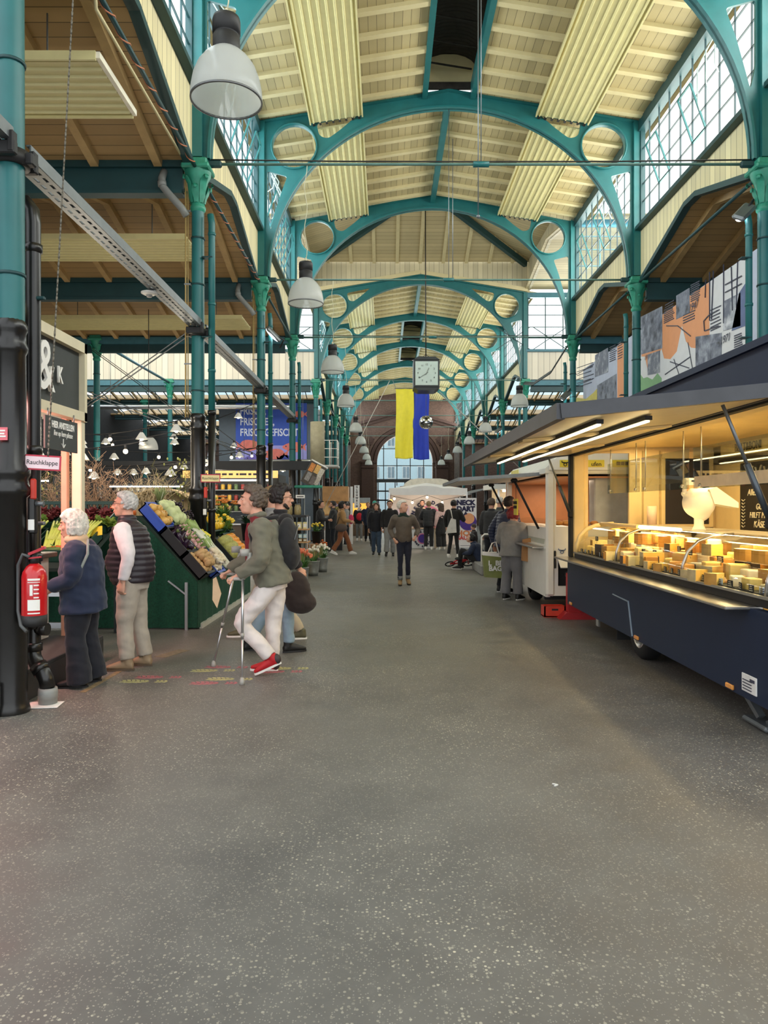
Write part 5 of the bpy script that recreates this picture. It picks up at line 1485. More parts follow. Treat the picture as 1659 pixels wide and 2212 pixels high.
obj('inspection_cap', M().cyl((.03, .0, .58), (.12, -.01, .58), .05, n=16), BLACKP, t)
for z in (3.2, 1.42): obj('pipe_bracket', M().box((.02, -.02, z), (.17, .04, .03), bev=.008), STEEL if z < 2 else TEALD, t)
m = M(); m.sheet((-.06, -.2, .004), (.24, -.16, .004), (.22, .02, .004), (-.04, .0, .004), .004); tag(obj('paper_sheet', m, pm('white_paper', '#eceae6', .7), loc=(px + .03, py - .02, 0)), 'crumpled white paper under the grey pipe end', 'paper')
def damper(x, y, z, s, plate_c, lab, lab2, ang):
    t = thing('damper_sign', lab, 'sign', (x, y, z), (R(0), R(ang), R(8)))
    obj('plate', M().box((0, 0, 0), (.27 * s, .006, .115 * s), bev=.003), pm('sign_border', '#c03048', .4), t)
    obj('face', M().box((0, -.004, 0), (.245 * s, .006, .09 * s)), plate_c, t)
    text('Rauchklappe', .05 * s, BLACK, t, (0, -.008, 0), depth=.001, sx=.9)
    obj('fixing', M().box((-.15 * s, .01, 0), (.04, .02, .05 * s)), BLACK, t)
    l = thing('damper_lever', lab2, 'lever', (x - .05 * s, y, z - .14 * s))
    obj('handle', M().box((-.02, 0, -.06 * s), (.05 * s, .025, .16 * s), bev=.012), pm('lever_red', '#c2392b', .4), l)
    obj('mechanism', M().box((-.03, .02, -.26 * s), (.06 * s, .05, .28 * s), bev=.012).cyl((-.03, .02, -.14), (-.03, .02, -.6 * s), .018, n=8), BLACKP, l)
    obj('tag_plate', M().box((-.03, -.012, -.33 * s), (.045 * s, .008, .08 * s)), SIGNW, l)
    obj('bolt', M().cyl((.0, .0, -.17 * s), (.06, .0, -.17 * s), .018, n=8), STEEL, l)
damper(-2.60, 5.62, 1.885, 1.0, pm('sign_pink_white', '#f1d6dc', .4), 'white damper sign with red border on the big near column', 'red damper lever under the sign on the near drainpipe', 3)
damper(-2.57, 10.9, 1.97, 1.05, pm('sign_yellowish', '#e9d79a', .4), 'yellowish damper sign with red border on the second column', 'orange-red damper lever on the second column', 0)
t = thing('fire_extinguisher', 'red fire extinguisher hanging on the huge near column', 'fire extinguisher', (-2.605, 5.5, .70))
FR = pm('extinguisher_red', '#c2161d', .25, var=.04, coat=.4)
obj('cylinder', M().lathe([(0, .03), (.085, .03), (.088, .05), (.088, .33), (.08, .37), (.055, .41), (.03, .43), (0, .43)], n=28), FR, t)
obj('base_skirt', M().lathe([(0, -.03), (.086, -.03), (.09, 0), (.09, .05), (.086, .05)], n=28), BLACK, t)
obj('valve', M().lathe([(0, .43), (.028, .43), (.03, .47), (.02, .5), (0, .5)], n=14), BLACK, t)
obj('squeeze_handle', M().bar((-.03, -.02, .5), (.09, -.02, .55), .025, .02).bar((-.03, -.02, .47), (.06, -.02, .48), .02, .012), pm('handle_red', '#b3222e', .4), t)
obj('hose', M().tube([(-.02, -.03, .48), (-.07, -.03, .5), (-.11, -.02, .42), (-.12, -.0, .25), (-.11, -.02, .08), (-.06, -.08, -.02), (-.01, -.1, -.06)], .013, n=8), pm('grey_hose', '#4c4f50', .5), t)
lb = M()
for i in range(9):
    a0, a1 = R(-100 + i * 9), R(-100 + (i + 1) * 9)
lab_ = M(); 
for z0, z1, a0, a1 in ((.31, .325, -95, -40), (.295, .3, -95, -40), (.2, .28, -85, -72), (.27, .28, -68, -45), (.24, .25, -68, -45), (.21, .22, -68, -45), (.18, .19, -68, -45), (.09, .17, -95, -40), (.065, .075, -95, -40)):
    n = 8
    vs = []
    for j in range(n + 1):
        a = R(a0 + (a1 - a0) * j / n)
        for z in (z0, z1): vs.append((.0895 * math.cos(a), .0895 * math.sin(a), z))
    lab_.add(vs, [(2 * j, 2 * j + 2, 2 * j + 3, 2 * j + 1) for j in range(n)])
obj('label_print', lab_, SIGNW, t)
obj('wall_bracket', M().box((-.03, .1, .2), (.1, .04, .3)), BLACK, t)
st = thing('sticker', 'small pink sticker on the huge near column', 'sticker', (-2.835, 5.462, 2.09)); obj('paper', M().box((0, 0, 0), (.1, .006, .095)), pm('sticker_pink', '#e8747f', .5), st)
m = M()
for z, w_ in ((.022, .06), (.0, .05), (-.02, .07)): m.box((.005, -.005, z), (w_, .004, .012))
obj('print', m, SIGNW, st)

# ------------------------------------------------------------------ floor stickers: pairs of leaf prints, and tape lines
FY, FP_ = pm('floor_print_yellow', '#b7b27c', .6, var=.25, scale=30), pm('floor_print_pink', '#b06a70', .6, var=.25, scale=30)
def footprint(pxl, pyl, mt, s=1.0, lab=''):
    Y = F * EYE / (pyl - CY); X = (pxl - CX) * Y / F
    t = thing('floor_print', lab, 'floor sticker', (X, Y, 0), R(random.uniform(-4, 4)), group='footprint stickers on the floor')
    m = M()
    for i in range(6):
        x = -.1 + i * .04; h = (.035, .05, .055, .05, .045, .03)[i]
        for sg in (-1, 1): m.sheet((x, sg * .004, .002), (x + .03, sg * .004, .002), (x + .01, sg * h, .002), (x - .022, sg * h, .002), .002)
    obj('sole_print', m, mt, t)
    m = M()
    for i in range(3):
        x = .2 + i * .035
        for sg in (-1, 1): m.sheet((x, sg * .004, .002), (x + .026, sg * .004, .002), (x + .01, sg * .035, .002), (x - .012, sg * .035, .002), .002)
    obj('heel_print', m, mt, t)
for a in ((290, 1472, FY, 'yellow footprint print by the tan shoes of the vest man'), (322, 1463, FP_, 'pink footprint print by the tan shoes of the vest man'), (440, 1449, FY, 'yellow footprint print under the far crutch tip'), (470, 1441, FP_, 'pink footprint print under the far crutch tip'),
          (475, 1467, FY, 'yellow footprint print beside the near crutch tip'), (440, 1476, FP_, 'pink footprint print beside the near crutch tip'), (600, 1444, FY, 'yellow footprint print behind the red shoes'), (585, 1451, FP_, 'pink footprint print behind the red shoes')):
    footprint(a[0], a[1], a[2], 1, a[3])
def gp(px_, py_, z=.002): Y = F * EYE / (py_ - CY); return Vector(((px_ - CX) * Y / F, Y, z))
m = M(); m.bar(gp(178, 1496), gp(262, 1448), .05, .003); tag(obj('floor_tape', m, pm('worn_tape', '#8d7a5c', .7, var=.3, scale=20)), 'worn tape strip on the floor by the tan shoes', 'tape')
m = M(); m.bar(gp(345, 1420), gp(398, 1404), .14, .003); tag(obj('floor_patch', m, pm('worn_patch', '#78705e', .7, var=.3, scale=20)), 'small pale patch on the floor right of the vest man', 'tape')
m = M(); p = gp(1199, 1696, .003); m.bar(p + Vector((-.012, .015, 0)), p + Vector((.015, 0, 0)), .008, .004); m.bar(p + Vector((-.008, -.02, 0)), p + Vector((.015, 0, 0)), .008, .004); tag(obj('paper_scrap', m, pm('scrap_white', '#e8e8e4', .7)), 'tiny white paper scrap lying alone on the floor', 'litter')

# ------------------------------------------------------------------ produce stall
random.seed(21)
TURF = pm('green_turf_cloth', '#114430', .9, var=.3, scale=40, bump=.6, bscale=120)
CRG = pm('dark_green_crate', '#173d30', .5, var=.1); CRB = pm('black_crate', '#1b1c1d', .55, var=.1); CRBL = pm('blue_tray', '#3355b8', .45, var=.08); CRW = pm('white_crate', '#d7d6cc', .5)
stl = thing('stall_table', 'sloped market table hung with green turf cloth', 'market table', (-3.0, 10.8, 0))
A, Bp = (-3.10, 1.44), (-2.38, .62)        # slope: top edge, bottom edge (x, z)
m = M(); m.prism([(-4.6, 1.35), A, Bp, (Bp[0], .55), (-4.6, .55)], 9.4, 12.9, 'Y')
obj('slope_board', m, pm('stall_board', '#20352a', .8), stl, world=True)
m = M(); m.grid(40, 6, lambda u, v: (Bp[0] + .012 + .012 * math.sin(u * 70), 9.36 + u * 3.6, .02 + .6 * v), smooth=True); obj('side_cloth', m, TURF, stl, world=True)
m = M(); m.grid(40, 6, lambda u, v: (-4.6 + u * (Bp[0] + 4.61), 9.36 + .012 * math.sin(u * 60), .02 + (.58 + (A[1] - .66) * max(0, min(1, (Bp[0] - (-4.6 + u * (Bp[0] + 4.6))) / (Bp[0] - A[0])))) * v), smooth=True); obj('front_cloth', m, TURF, stl, world=True)
obj('base_rail', M().box((Bp[0] + .03, 11.2, .03), (.04, 3.5, .06)), pm('pale_rail', '#b9b8ae', .6), stl, world=True)
obj('metal_leg', M().box((Bp[0] - .12, 9.32, .3), (.035, .035, .6)), ALU, stl, world=True)
obj('metal_brace', M().bar((Bp[0] - .13, 9.32, .45), (Bp[0] - .35, 9.32, .62), .02, .02), ALU, stl, world=True)
def slope(s, y):      # point on the slope surface, s=0 top .. 1 bottom
    return Vector((A[0] + (Bp[0] - A[0]) * s, y, A[1] + (Bp[1] - A[1]) * s + .02))
SA = math.atan2(A[1] - Bp[1], Bp[0] - A[0])
CRP = {}
def crate(s, y, w, l, mt, lab, h=.13):
    """open crate lying on the slope; returns a function giving points inside it"""
    t = thing('produce_crate', lab, 'crate', slope(s, y), (0, SA, 0), group='produce crates on the green table')
    m = M(); m.box((0, 0, .008), (l, w, .014))
    for sg in (-1, 1): m.box((sg * (l / 2 - .008), 0, h / 2), (.016, w, h)); m.box((0, sg * (w / 2 - .008), h / 2), (l, .016, h))
    obj('body', m, mt, t)
    r = M()
    for sg in (-1, 1): r.box((sg * l / 2, 0, h), (.03, w + .03, .016)); r.box((0, sg * w / 2, h), (l + .03, .03, .016))
    obj('rim', r, mt, t)
    mw = Matrix.Translation(slope(s, y)) @ Matrix.Rotation(SA, 4, 'Y')
    return lambda u, v, z: mw @ Vector(((u - .5) * (l - .08), (v - .5) * (w - .08), z))
def lumpy(r, amp, seed, sc=(1, 1, 1), n=16, mm=10, fr=2.5):
    m = M(); m.sph((0, 0, 0), r, n, mm, sc)
    m.v = [tuple(Vector(v) * (1 + amp * mnoise.noise(Vector(v) / r * fr + Vector((seed, 0, 0))))) for v in m.v]
    return m
VEG = {}
def mkveg(kind):
    g = lambda lab, cat, grp: thing(kind, lab, cat, group=grp)
    if kind == 'potato': t = g('brown potato in the black crate on the green table', 'potato', 'potatoes in the black crate'); obj('skin', lumpy(.036, .2, 1, (1.3, 1, .9)), pm('potato_skin', '#c3a06f', .7, var=.15, scale=20), t)
    elif kind == 'mushroom':
        t = g('pale mushroom in the blue tray on the green table', 'mushroom', 'mushrooms in the blue tray'); obj('cap', M().lathe([(0, .045), (.02, .042), (.034, .028), (.037, .012), (.03, .004), (.012, .004)], n=14), pm('mushroom_cap', '#e6d9bd', .7, var=.1), t); obj('stalk', M().lathe([(.012, .005), (.013, -.03), (0, -.03)], n=10), pm('mushroom_stalk', '#efe7d6', .7), t)
    elif kind == 'onion': t = g('yellow onion in the tray beside the vest man', 'onion', 'onions beside the vest man'); obj('bulb', M().lathe([(0, -.04), (.03, -.035), (.045, 0), (.035, .03), (.012, .045), (.004, .065)], n=16), pm('onion_skin', '#d9a95a', .4, var=.15, scale=15), t)
    elif kind == 'radish':
        t = g('pink and white radish on the green table', 'radish', 'radishes on the green table'); obj('root', M().lathe([(0, -.05), (.006, -.04), (.02, -.01), (.022, .01), (.01, .025), (0, .027)], n=12), pm('radish_skin', '#d6a3a4', .4, var=.3, scale=25), t); obj('leaf', M().bar((0, 0, .02), (.0, .02, .08), .02, .004), pm('radish_leaf', '#7b9a4f', .6), t)
    elif kind == 'kohlrabi': t = g('pale green cabbage head on the green table', 'cabbage', 'pale cabbages on the green table'); obj('head', lumpy(.075, .25, 3, n=20, mm=12), pm('pale_cabbage', '#c9d29a', .6, var=.2, scale=10, bump=.3), t); obj('stem', M().cyl((0, 0, -.08), (0, 0, -.05), .02, n=8), pm('cabbage_stem', '#dfe3c0', .6), t)
    elif kind == 'fennel': t = g('white leek stalk on the green table', 'leek', 'white stalks on the green table'); obj('shaft', M().tube([(-.15, 0, 0), (.0, 0, .01), (.15, 0, 0)], .022, n=8), pm('leek_white', '#e4e4d2', .5, var=.1), t); obj('green_top', M().tube([(-.15, 0, 0), (-.26, .01, .02)], .024, n=8), pm('leek_green', '#9db36b', .5), t)
    elif kind == 'melon': t = g('green netted melon on the green table', 'melon', 'netted melons on the green table'); obj('rind', M().sph((0, 0, 0), .078, 22, 14, (1, 1, .95)), pm('melon_rind', '#a9a65c', .6, var=.3, scale=26, bump=.4), t); obj('stalk', M().cyl((0, 0, .07), (.005, 0, .095), .007, n=6), pm('melon_stalk', '#8a8550', .7), t)
    elif kind == 'orange': t = g('orange fruit behind the melons on the green table', 'orange', 'oranges behind the melons'); obj('peel', M().sph((0, 0, 0), .045, 16, 10), pm('orange_peel', '#ec9a34', .4, var=.08, scale=60, bump=.15), t); obj('calyx', M().cyl((0, 0, .043), (0, 0, .047), .006, n=6), pm('calyx_green', '#5e7a3a', .6), t)
    elif kind == 'pepper': t = g('yellow pepper behind the melons on the green table', 'pepper', 'yellow peppers behind the melons'); obj('flesh', lumpy(.05, .25, 5, (1, 1, 1.2), fr=1.8), pm('pepper_yellow', '#f2c531', .25, var=.06), t); obj('stalk', M().cyl((0, 0, .055), (.01, 0, .08), .008, n=6), pm('pepper_stalk', '#6c8a3c', .6), t)
    elif kind == 'lettuce': t = g('bushy green lettuce among the stall crates', 'lettuce', 'lettuces in the crates'); leafy(t, .1, pm('lettuce_leaf', '#7f9c3c', .6, var=.25, scale=9), 14)
    elif kind == 'radicchio': t = g('dark red chicory head in the crates behind the vest man', 'chicory', 'red chicory in the crates'); leafy(t, .09, pm('radicchio_leaf', '#7a3333', .55, var=.45, scale=10), 12)
    elif kind == 'celery':
        t = g('yellow-green celery bunch leaning in the crate', 'celery', 'celery bunches left of the vest man')
        for i in range(5): obj('stalk', M().tube([(-.02 + .012 * i, .0, -.16), (-.03 + .018 * i, .005 * (i % 2), 0), (-.06 + .035 * i, .01, .17)], .014, n=6, rs=[.012, .016, .011]), pm('celery_green', '#c3cc5c', .5, var=.15, scale=8), t)
        leafy(t, .05, pm('celery_leaf', '#6c8f37', .6, var=.2), 6, (0.02, 0, .19))
    elif kind == 'courgette': t = g('dark green courgette at the front edge of the left crates', 'courgette', 'courgettes in the left crates'); obj('skin', M().tube([(-.1, 0, 0), (-.05, 0, .004), (.04, 0, .004), (.1, 0, 0)], .02, n=10, rs=[.015, .021, .023, .019]), pm('courgette_skin', '#4d6b2b', .4, var=.2, scale=20), t); obj('stalk', M().cyl((-.1, 0, 0), (-.125, 0, .005), .009, n=6), pm('courgette_stalk', '#93a85b', .6), t)
    elif kind == 'carrot': t = g('orange carrot at the front edge of the left crates', 'carrot', 'carrots in the left crates'); obj('root', M().tube([(-.09, 0, 0), (0, 0, .003), (.09, 0, 0)], .015, n=8, rs=[.017, .013, .003]), pm('carrot_root', '#d9702c', .5, var=.1), t); obj('greens', M().bar((-.09, 0, 0), (-.15, .01, .02), .015, .006), pm('carrot_greens', '#5f8a3a', .6), t)
    elif kind == 'grape':
        t = g('bunch of dark grapes on the pale paper of the green table', 'grapes', 'dark grapes on the green table'); m = M()
        for i in range(26): m.sph((random.gauss(0, .035), random.gauss(0, .04), random.uniform(0, .05)), .014, 8, 6)
        obj('berries', m, pm('dark_grape', '#2a1e2b', .25, var=.2), t); obj('stem', M().cyl((0, 0, .05), (.02, 0, .09), .004, n=5), pm('grape_stem', '#71703f', .7), t)
    elif kind == 'aubergine': t = g('dark aubergine in the black crate on the green table', 'aubergine', 'aubergines on the green table'); obj('skin', M().tube([(-.09, 0, 0), (-.04, 0, .004), (.03, 0, .006), (.09, 0, 0)], .03, n=12, rs=[.016, .026, .036, .018]), pm('aubergine_skin', '#2c1b30', .2, var=.1), t); obj('calyx', M().lathe([(0, 0), (.02, .0), (.012, .03), (0, .035)], (-.09, 0, 0), n=8, axis=Matrix.Rotation(R(-90), 4, 'Y')), pm('aubergine_calyx', '#5a6b35', .6), t)
    return t
def leafy(t, r, mt, n, c=(0, 0, 0)):
    m = M()
    rr = random.Random(n)
    for i in range(n):
        a = i * 2.4; el = R(20 + 60 * i / n)
        d = Vector((math.cos(a) * math.cos(el), math.sin(a) * math.cos(el), math.sin(el))); sd = Vector((-math.sin(a), math.cos(a), 0))
        up = d.cross(sd)
        def fn(u, v, d=d, sd=sd, up=up):
            w = math.sin(PI * min(.98, v * .85 + .12)) * .55
            return Vector(c) + d * r * v + sd * r * w * (u - .5) * 1.6 + up * r * (.18 * math.sin(u * 12 + v * 9) * v - .25 * v * v)
        m.grid(5, 4, fn)
    obj('leaves', m, mt, t)
    return m
def veg(kind, p, rot=(0, 0, 0), sc=1.0):
    if kind not in VEG:
        t = mkveg(kind); t.location = p; t.rotation_euler = rot; t.scale = (sc,) * 3; VEG[kind] = t
    else: dup(VEG[kind], p, rot, scale=sc)
rv = random.uniform
def fill(fn, kind, nu, nv, z, jitter=.04, lay=1, rot=True, sc=1.22, ang=(0, SA, 0)):
    z += .035
    for l in range(lay):
        for i in range(nu - l):
            for j in range(nv - l):
                u, v = (i + .5 + .5 * l) / nu + rv(-jitter, jitter), (j + .5 + .5 * l) / nv + rv(-jitter, jitter)
                r = (rv(-.5, .5), SA + rv(-.5, .5), rv(0, 6.28)) if rot else (ang[0], ang[1], ang[2] + rv(-.15, .15))
                veg(kind, fn(u, v, z + l * z * .8), r, sc * rv(.9, 1.12))
f1 = crate(.86, 9.62, .42, .36, CRB, 'black crate of potatoes at the near corner of the green table'); fill(f1, 'potato', 5, 6, .08, lay=2)
f2 = crate(.90, 10.12, .42, .36, CRBL, 'blue tray of mushrooms at the lower edge of the green table'); fill(f2, 'mushroom', 5, 6, .09, lay=2)
f3 = crate(.50, 9.62, .42, .4, CRB, 'black crate of aubergines in the middle of the green table'); fill(f3, 'aubergine', 3, 3, .09)
f4 = crate(.12, 9.62, .4, .4, CRBL, 'blue tray of onions at the top near corner of the green table'); fill(f4, 'onion', 3, 4, .1)
f5 = crate(.5, 10.12, .44, .5, CRG, 'dark green crate of radishes in the middle of the green table'); fill(f5, 'radish', 7, 6, .1)
f6 = crate(.1, 10.15, .44, .42, CRG, 'dark green crate of pale cabbages at the top of the green table'); fill(f6, 'kohlrabi', 3, 3, .1)
f7 = crate(.72, 10.62, .44, .7, CRG, 'dark green crate of white stalks on the green table'); fill(f7, 'fennel', 2, 6, .1, rot=False)
f8 = crate(.12, 10.62, .44, .5, pm('pale_paper_tray', '#cfc4a4', .8), 'pale paper lined tray with grapes on the green table'); fill(f8, 'grape', 2, 2, .1, .1)
f9 = crate(.78, 11.55, .6, .42, CRB, 'dark crate of netted melons beyond the second column'); fill(f9, 'melon', 3, 4, .12, .02)
f10 = crate(.74, 12.25, .6, .45, CRG, 'dark green crate of oranges beyond the melons'); fill(f10, 'orange', 5, 6, .1, .02)
f11 = crate(.25, 12.0, .8, .45, CRG, 'dark green crate of yellow peppers above the melons'); fill(f11, 'pepper', 4, 6, .11, .03)
f12 = crate(.3, 12.75, .4, .45, CRG, 'dark green crate of lettuce at the far end of the green table'); fill(f12, 'lettuce', 2, 2, .1, .05)
# pumpkins, pineapple with egg
for x, y, s, lab in ((-3.55, 10.2, 1.0, 'orange pumpkin on the stall top, right one'), (-3.78, 10.15, .9, 'orange pumpkin on the stall top, left one')):
    t = thing('pumpkin', lab, 'pumpkin', (x, y, 1.47), (0, 0, s), group='pumpkins')
    m = M(); m.sph((0, 0, 0), .12 * s, 40, 14, (1, 1, .75)); m.v = [tuple(Vector((v[0], v[1], v[2])) * (1 - .07 * abs(math.sin(5 * math.atan2(v[1], v[0]))))) for v in m.v]; obj('skin', m, pm('pumpkin_orange', '#d9692a', .45, var=.1), t); obj('stalk', M().tube([(0, 0, .08 * s), (.01, 0, .12), (.03, 0, .15)], .014, n=7), pm('pumpkin_stalk', '#b9a36a', .7), t)
t = thing('pineapple', 'pineapple standing on the stall top by the second column', 'pineapple', (-3.18, 10.45, 1.42)); obj('fruit', M().sph((0, 0, .11), .085, 20, 14, (1, 1, 1.35)), pm('pineapple_skin', '#9c7f3e', .6, var=.4, scale=28, bump=.6), t)
m = M()
for i in range(22):
    a = i * 2.4; d = Vector((math.cos(a), math.sin(a), 0)); h = .12 + .1 * (i / 22)
    m.tube([Vector((0, 0, .2)) + d * .02, Vector((0, 0, .22 + h * .6)) + d * .05, Vector((0, 0, .22 + h)) + d * (.12 - .003 * i)], .01, n=4, rs=[.014, .011, .002])
obj('crown_leaves', m, pm('pineapple_leaf', '#7d8a55', .5, var=.2), t)
t = thing('decorative_egg', 'white decorative egg hanging before the pineapple', 'egg', (-3.12, 10.3, 1.6)); obj('shell', M().sph((0, 0, 0), .035, 14, 10, (.8, .8, 1.15)), pm('egg_white', '#f0efec', .4), t); obj('thread', M().cyl((0, 0, .04), (0.02, .05, .16), .002, n=4), SIGNW, t)
# left crates facing the viewer
t = thing('stall_rack', 'sloped steel rack of produce crates behind the vest man', 'market rack', (-4.6, 8.4, 0))
for z in (.28, .62, .72): obj('front_rail', M().box((-4.5, 7.95, z), (2.5, .04, .06)), ALU, t, world=True)
for x in (-3.3, -4.5, -5.7): obj('leg', M().box((x, 7.96, .4), (.05, .05, .8)), pm('dark_leg', '#1d2624', .5), t, world=True); obj('leg', M().box((x, 9.1, .65), (.05, .05, 1.3)), pm('dark_leg', '#1d2624', .5), t, world=True)
m = M(); m.sheet((-5.8, 7.9, .86), (-3.25, 7.9, .86), (-3.25, 9.15, 1.36), (-5.8, 9.15, 1.36), .04); obj('slope_board', m, pm('stall_board2', '#20302a', .8), t, world=True)
SB = math.atan2(.5, 1.25)
def rack_crate(x, yy, w, l, mt, lab, h=.14):
    z = .86 + (yy - 7.9) * .4 + .045
    t = thing('produce_crate', lab, 'crate', (x, yy, z), (SB, 0, 0), group='produce crates on the steel rack')
    m = M(); m.box((0, 0, .008), (w, l, .014))
    for sg in (-1, 1): m.box((sg * (w / 2 - .008), 0, h / 2), (.016, l, h)); m.box((0, sg * (l / 2 - .008), h / 2), (w, .016, h))
    obj('body', m, mt, t)
    mw = Matrix.Translation((x, yy, z)) @ Matrix.Rotation(SB, 4, 'X')
    return lambda u, v, zz: mw @ Vector(((u - .5) * (w - .08), (v - .5) * (l - .06), zz))
rc = [rack_crate(-3.55, 8.3, .56, .62, CRG, 'dark green crate of celery left of the vest man'), rack_crate(-4.15, 8.3, .56, .62, CRG, 'dark green crate of celery behind the white haired woman'), rack_crate(-3.55, 8.92, .56, .42, CRG, 'dark green crate of red chicory left of the vest man'), rack_crate(-4.15, 8.92, .56, .42, CRG, 'dark green crate of red chicory behind the cream post'), rack_crate(-4.75, 8.92, .56, .42, CRG, 'dark green crate of lettuce behind the kiosk shelf'), rack_crate(-4.75, 8.3, .56, .62, CRG, 'dark green crate of lettuce farther left')]
for f in rc[:2]:
    for i in range(4):
        for j in range(2): veg('celery', f((i + .5) / 4, .45 + j * .3, .13 + j * .05), (SB - 1.25 + rv(-.1, .1), rv(-.1, .1), rv(-.3, .3)), 1.1)
    for i in range(4): veg('courgette', f((i + .5) / 4, .06, .1 + .02 * (i % 2)), (0, 0, rv(-.4, .4)), 1.15)
    for i in range(4): veg('carrot', f((i + .5) / 4, .16, .12), (0, .1, rv(-.3, .3) + (PI if i % 2 else 0)), 1.1)
for f in rc[2:4]:
    for i in range(3):
        for j in range(3): veg('radicchio', f((i + .5) / 3, (j + .5) / 3, .11), (SB + rv(-.4, .4), rv(-.4, .4), rv(0, 6)), 1.1)
for f in rc[4:]:
    for i in range(3):
        for j in range(2): veg('lettuce', f((i + .5) / 3, (j + .5) / 2, .12), (SB, 0, rv(0, 6)))
veg('lettuce', (-3.28, 8.75, 1.32), (.3, 0, 1), 1.3)
for i, (x, lab) in enumerate(((-3.55, 'black-green upright crate back behind the vest man'), (-4.15, 'black-green upright crate back at the cream post'), (-4.75, 'black-green upright crate back behind the bottles'), (-5.35, 'black-green upright crate back at the far left'))):
    t = thing('upright_crate', lab, 'crate', (x, 9.12, 1.40), (R(-8), 0, 0), group='upright crates')
    m = M()
    for zz in (0, .2): m.box((0, 0, zz), (.58, .03, .04))
    for k_ in range(9): m.box((-.28 + k_ * .07, 0, .1), (.02, .02, .2))
    obj('lattice', m, CRG, t)
# price cards
CARD = pm('yellow_card', '#f0cf35', .6, var=.03); CARD2 = pm('yellow_card_bright', '#efe24a', .6, var=.03)
def card(p, rot, w, h, mt, lab):
    t = thing('price_card', lab, 'price card', p, rot, group='yellow price cards')
    obj('card', M().box((0, 0, h / 2), (w, .004, h)), mt, t); obj('holder', M().cyl((0, .006, -.08), (0, .006, .02), .003, n=5), STEEL, t)
for x, y, z, rx, ry, rz_, lab in ((-3.3, 8.42, 1.22, -20, -8, 0, 'big yellow price card over the celery'), (-3.0, 9.75, 1.3, -30, 30, 40, 'big yellow price card over the pale cabbages'), (-3.22, 9.5, 1.3, -20, 20, 20, 'yellow price card over the onions'),
                            (-2.6, 9.75, .93, -10, 12, 25, 'upright yellow price card over the potatoes'), (-2.5, 10.0, .83, -50, 20, 60, 'yellow price card lying by the mushrooms'), (-2.62, 10.5, 1.02, -40, 30, 50, 'yellow price card on the white stalks'), (-2.78, 10.42, 1.12, -50, 40, 60, 'yellow price card beside the radishes'), (-2.68, 10.95, 1.1, -30, 35, 30, 'yellow price card just before the melons'), (-4.1, 8.0, 1.05, -15, 0, 0, 'yellow price card behind the navy jacket woman')):
    card((x, y, z), (R(rx), R(ry), R(rz_)), .17, .11, CARD if 'big' in lab else CARD2, lab)
# dry branches, flowers and plants behind the stall
def bush(name, lab, cat, c, w, h, n, mt, seed, thick=.006, depth=2):
    rr = random.Random(seed); m = M()
    for i in range(n):
        x, y = rr.uniform(-w / 2, w / 2), rr.uniform(-.25, .25)
        p = Vector((x * .4, y * .4, 0)); pts = [p]
        d = Vector((x * .8, y, 1)).normalized()
        L = h * rr.uniform(.6, 1)
        for k_ in range(5):
            d = (d + Vector((rr.gauss(0, .25), rr.gauss(0, .2), rr.gauss(0, .1)))).normalized(); p = p + d * L / 5; pts.append(p)
        m.tube(pts, thick, n=4, rs=[thick * (1 - .15 * q_) for q_ in range(6)], cap=False)
        for _ in range(depth * 3):
            a = pts[rr.randrange(2, 6)]; e = a + Vector((rr.gauss(0, .1), rr.gauss(0, .08), rr.uniform(.02, .16)))
            m.tube([a, a.lerp(e, .5) + Vector((rr.gauss(0, .02),) * 3), e], thick * .5, n=3, cap=False)
    t = thing(name, lab, cat, c)
    obj('twigs', m, mt, t)
    return t, rr
TW = pm('dry_twig', '#a8866a', .8, var=.3, scale=10)
bush('branch_bunch', 'big bunch of dry brown branches behind the vest man', 'branches', (-4.15, 10.6, 1.35), 1.0, .95, 55, TW, 1)
bush('branch_bunch', 'bunch of dry branches right of the cream post', 'branches', (-4.6, 10.4, 1.35), .8, .7, 34, TW, 2)
bush('branch_bunch', 'bunch of dry twigs left of the cream post', 'branches', (-5.3, 10.2, 1.35), .9, .75, 34, TW, 3)
bush('branch_bunch', 'pale curly twigs before the beige hood', 'branches', (-3.65, 11.3, 1.4), .9, .75, 40, pm('pale_twig', '#d0ba94', .8, var=.2), 4)
for c, lab, sd in (((-3.3, 12.0, 1.4), 'catkin twigs with green shoots left of the second column', 5), ((-5.2, 10.9, 1.4), 'budding twigs with pale catkins at the left', 6)):
    t, rr = bush('catkin_bunch', lab, 'branches', c, .8, .9, 20, pm('olive_twig', '#6f6a3d', .8), sd)
    m = M()
    for i in range(60): m.sph((rr.gauss(0, .2), rr.gauss(0, .1), rr.uniform(.3, .95)), .014, 6, 4, (1, 1, 1.8))
    obj('catkins', m, pm('catkin_yellow', '#b9b96a', .7, var=.2), t)
t = thing('bay_backing', None, None); bpy.data.objects.remove(t)
t = thing('wicker_hood', 'beige curved wicker hood behind the twigs', 'hood', (-3.85, 12.6, 1.25)); m = M(); m.grid(16, 8, lambda u, v: (.75 * (u - .5) * 1.6, .5 * v, .62 * math.sin(PI * (.12 + .76 * u)) ** .5)); m.box((0, .5, .28), (1.25, .03, .55)); o = obj('weave', m, pm('wicker', '#cdb48a', .8, var=.15, scale=30, bump=.3), t); o.modifiers.new('s', 'SOLIDIFY').thickness = .02
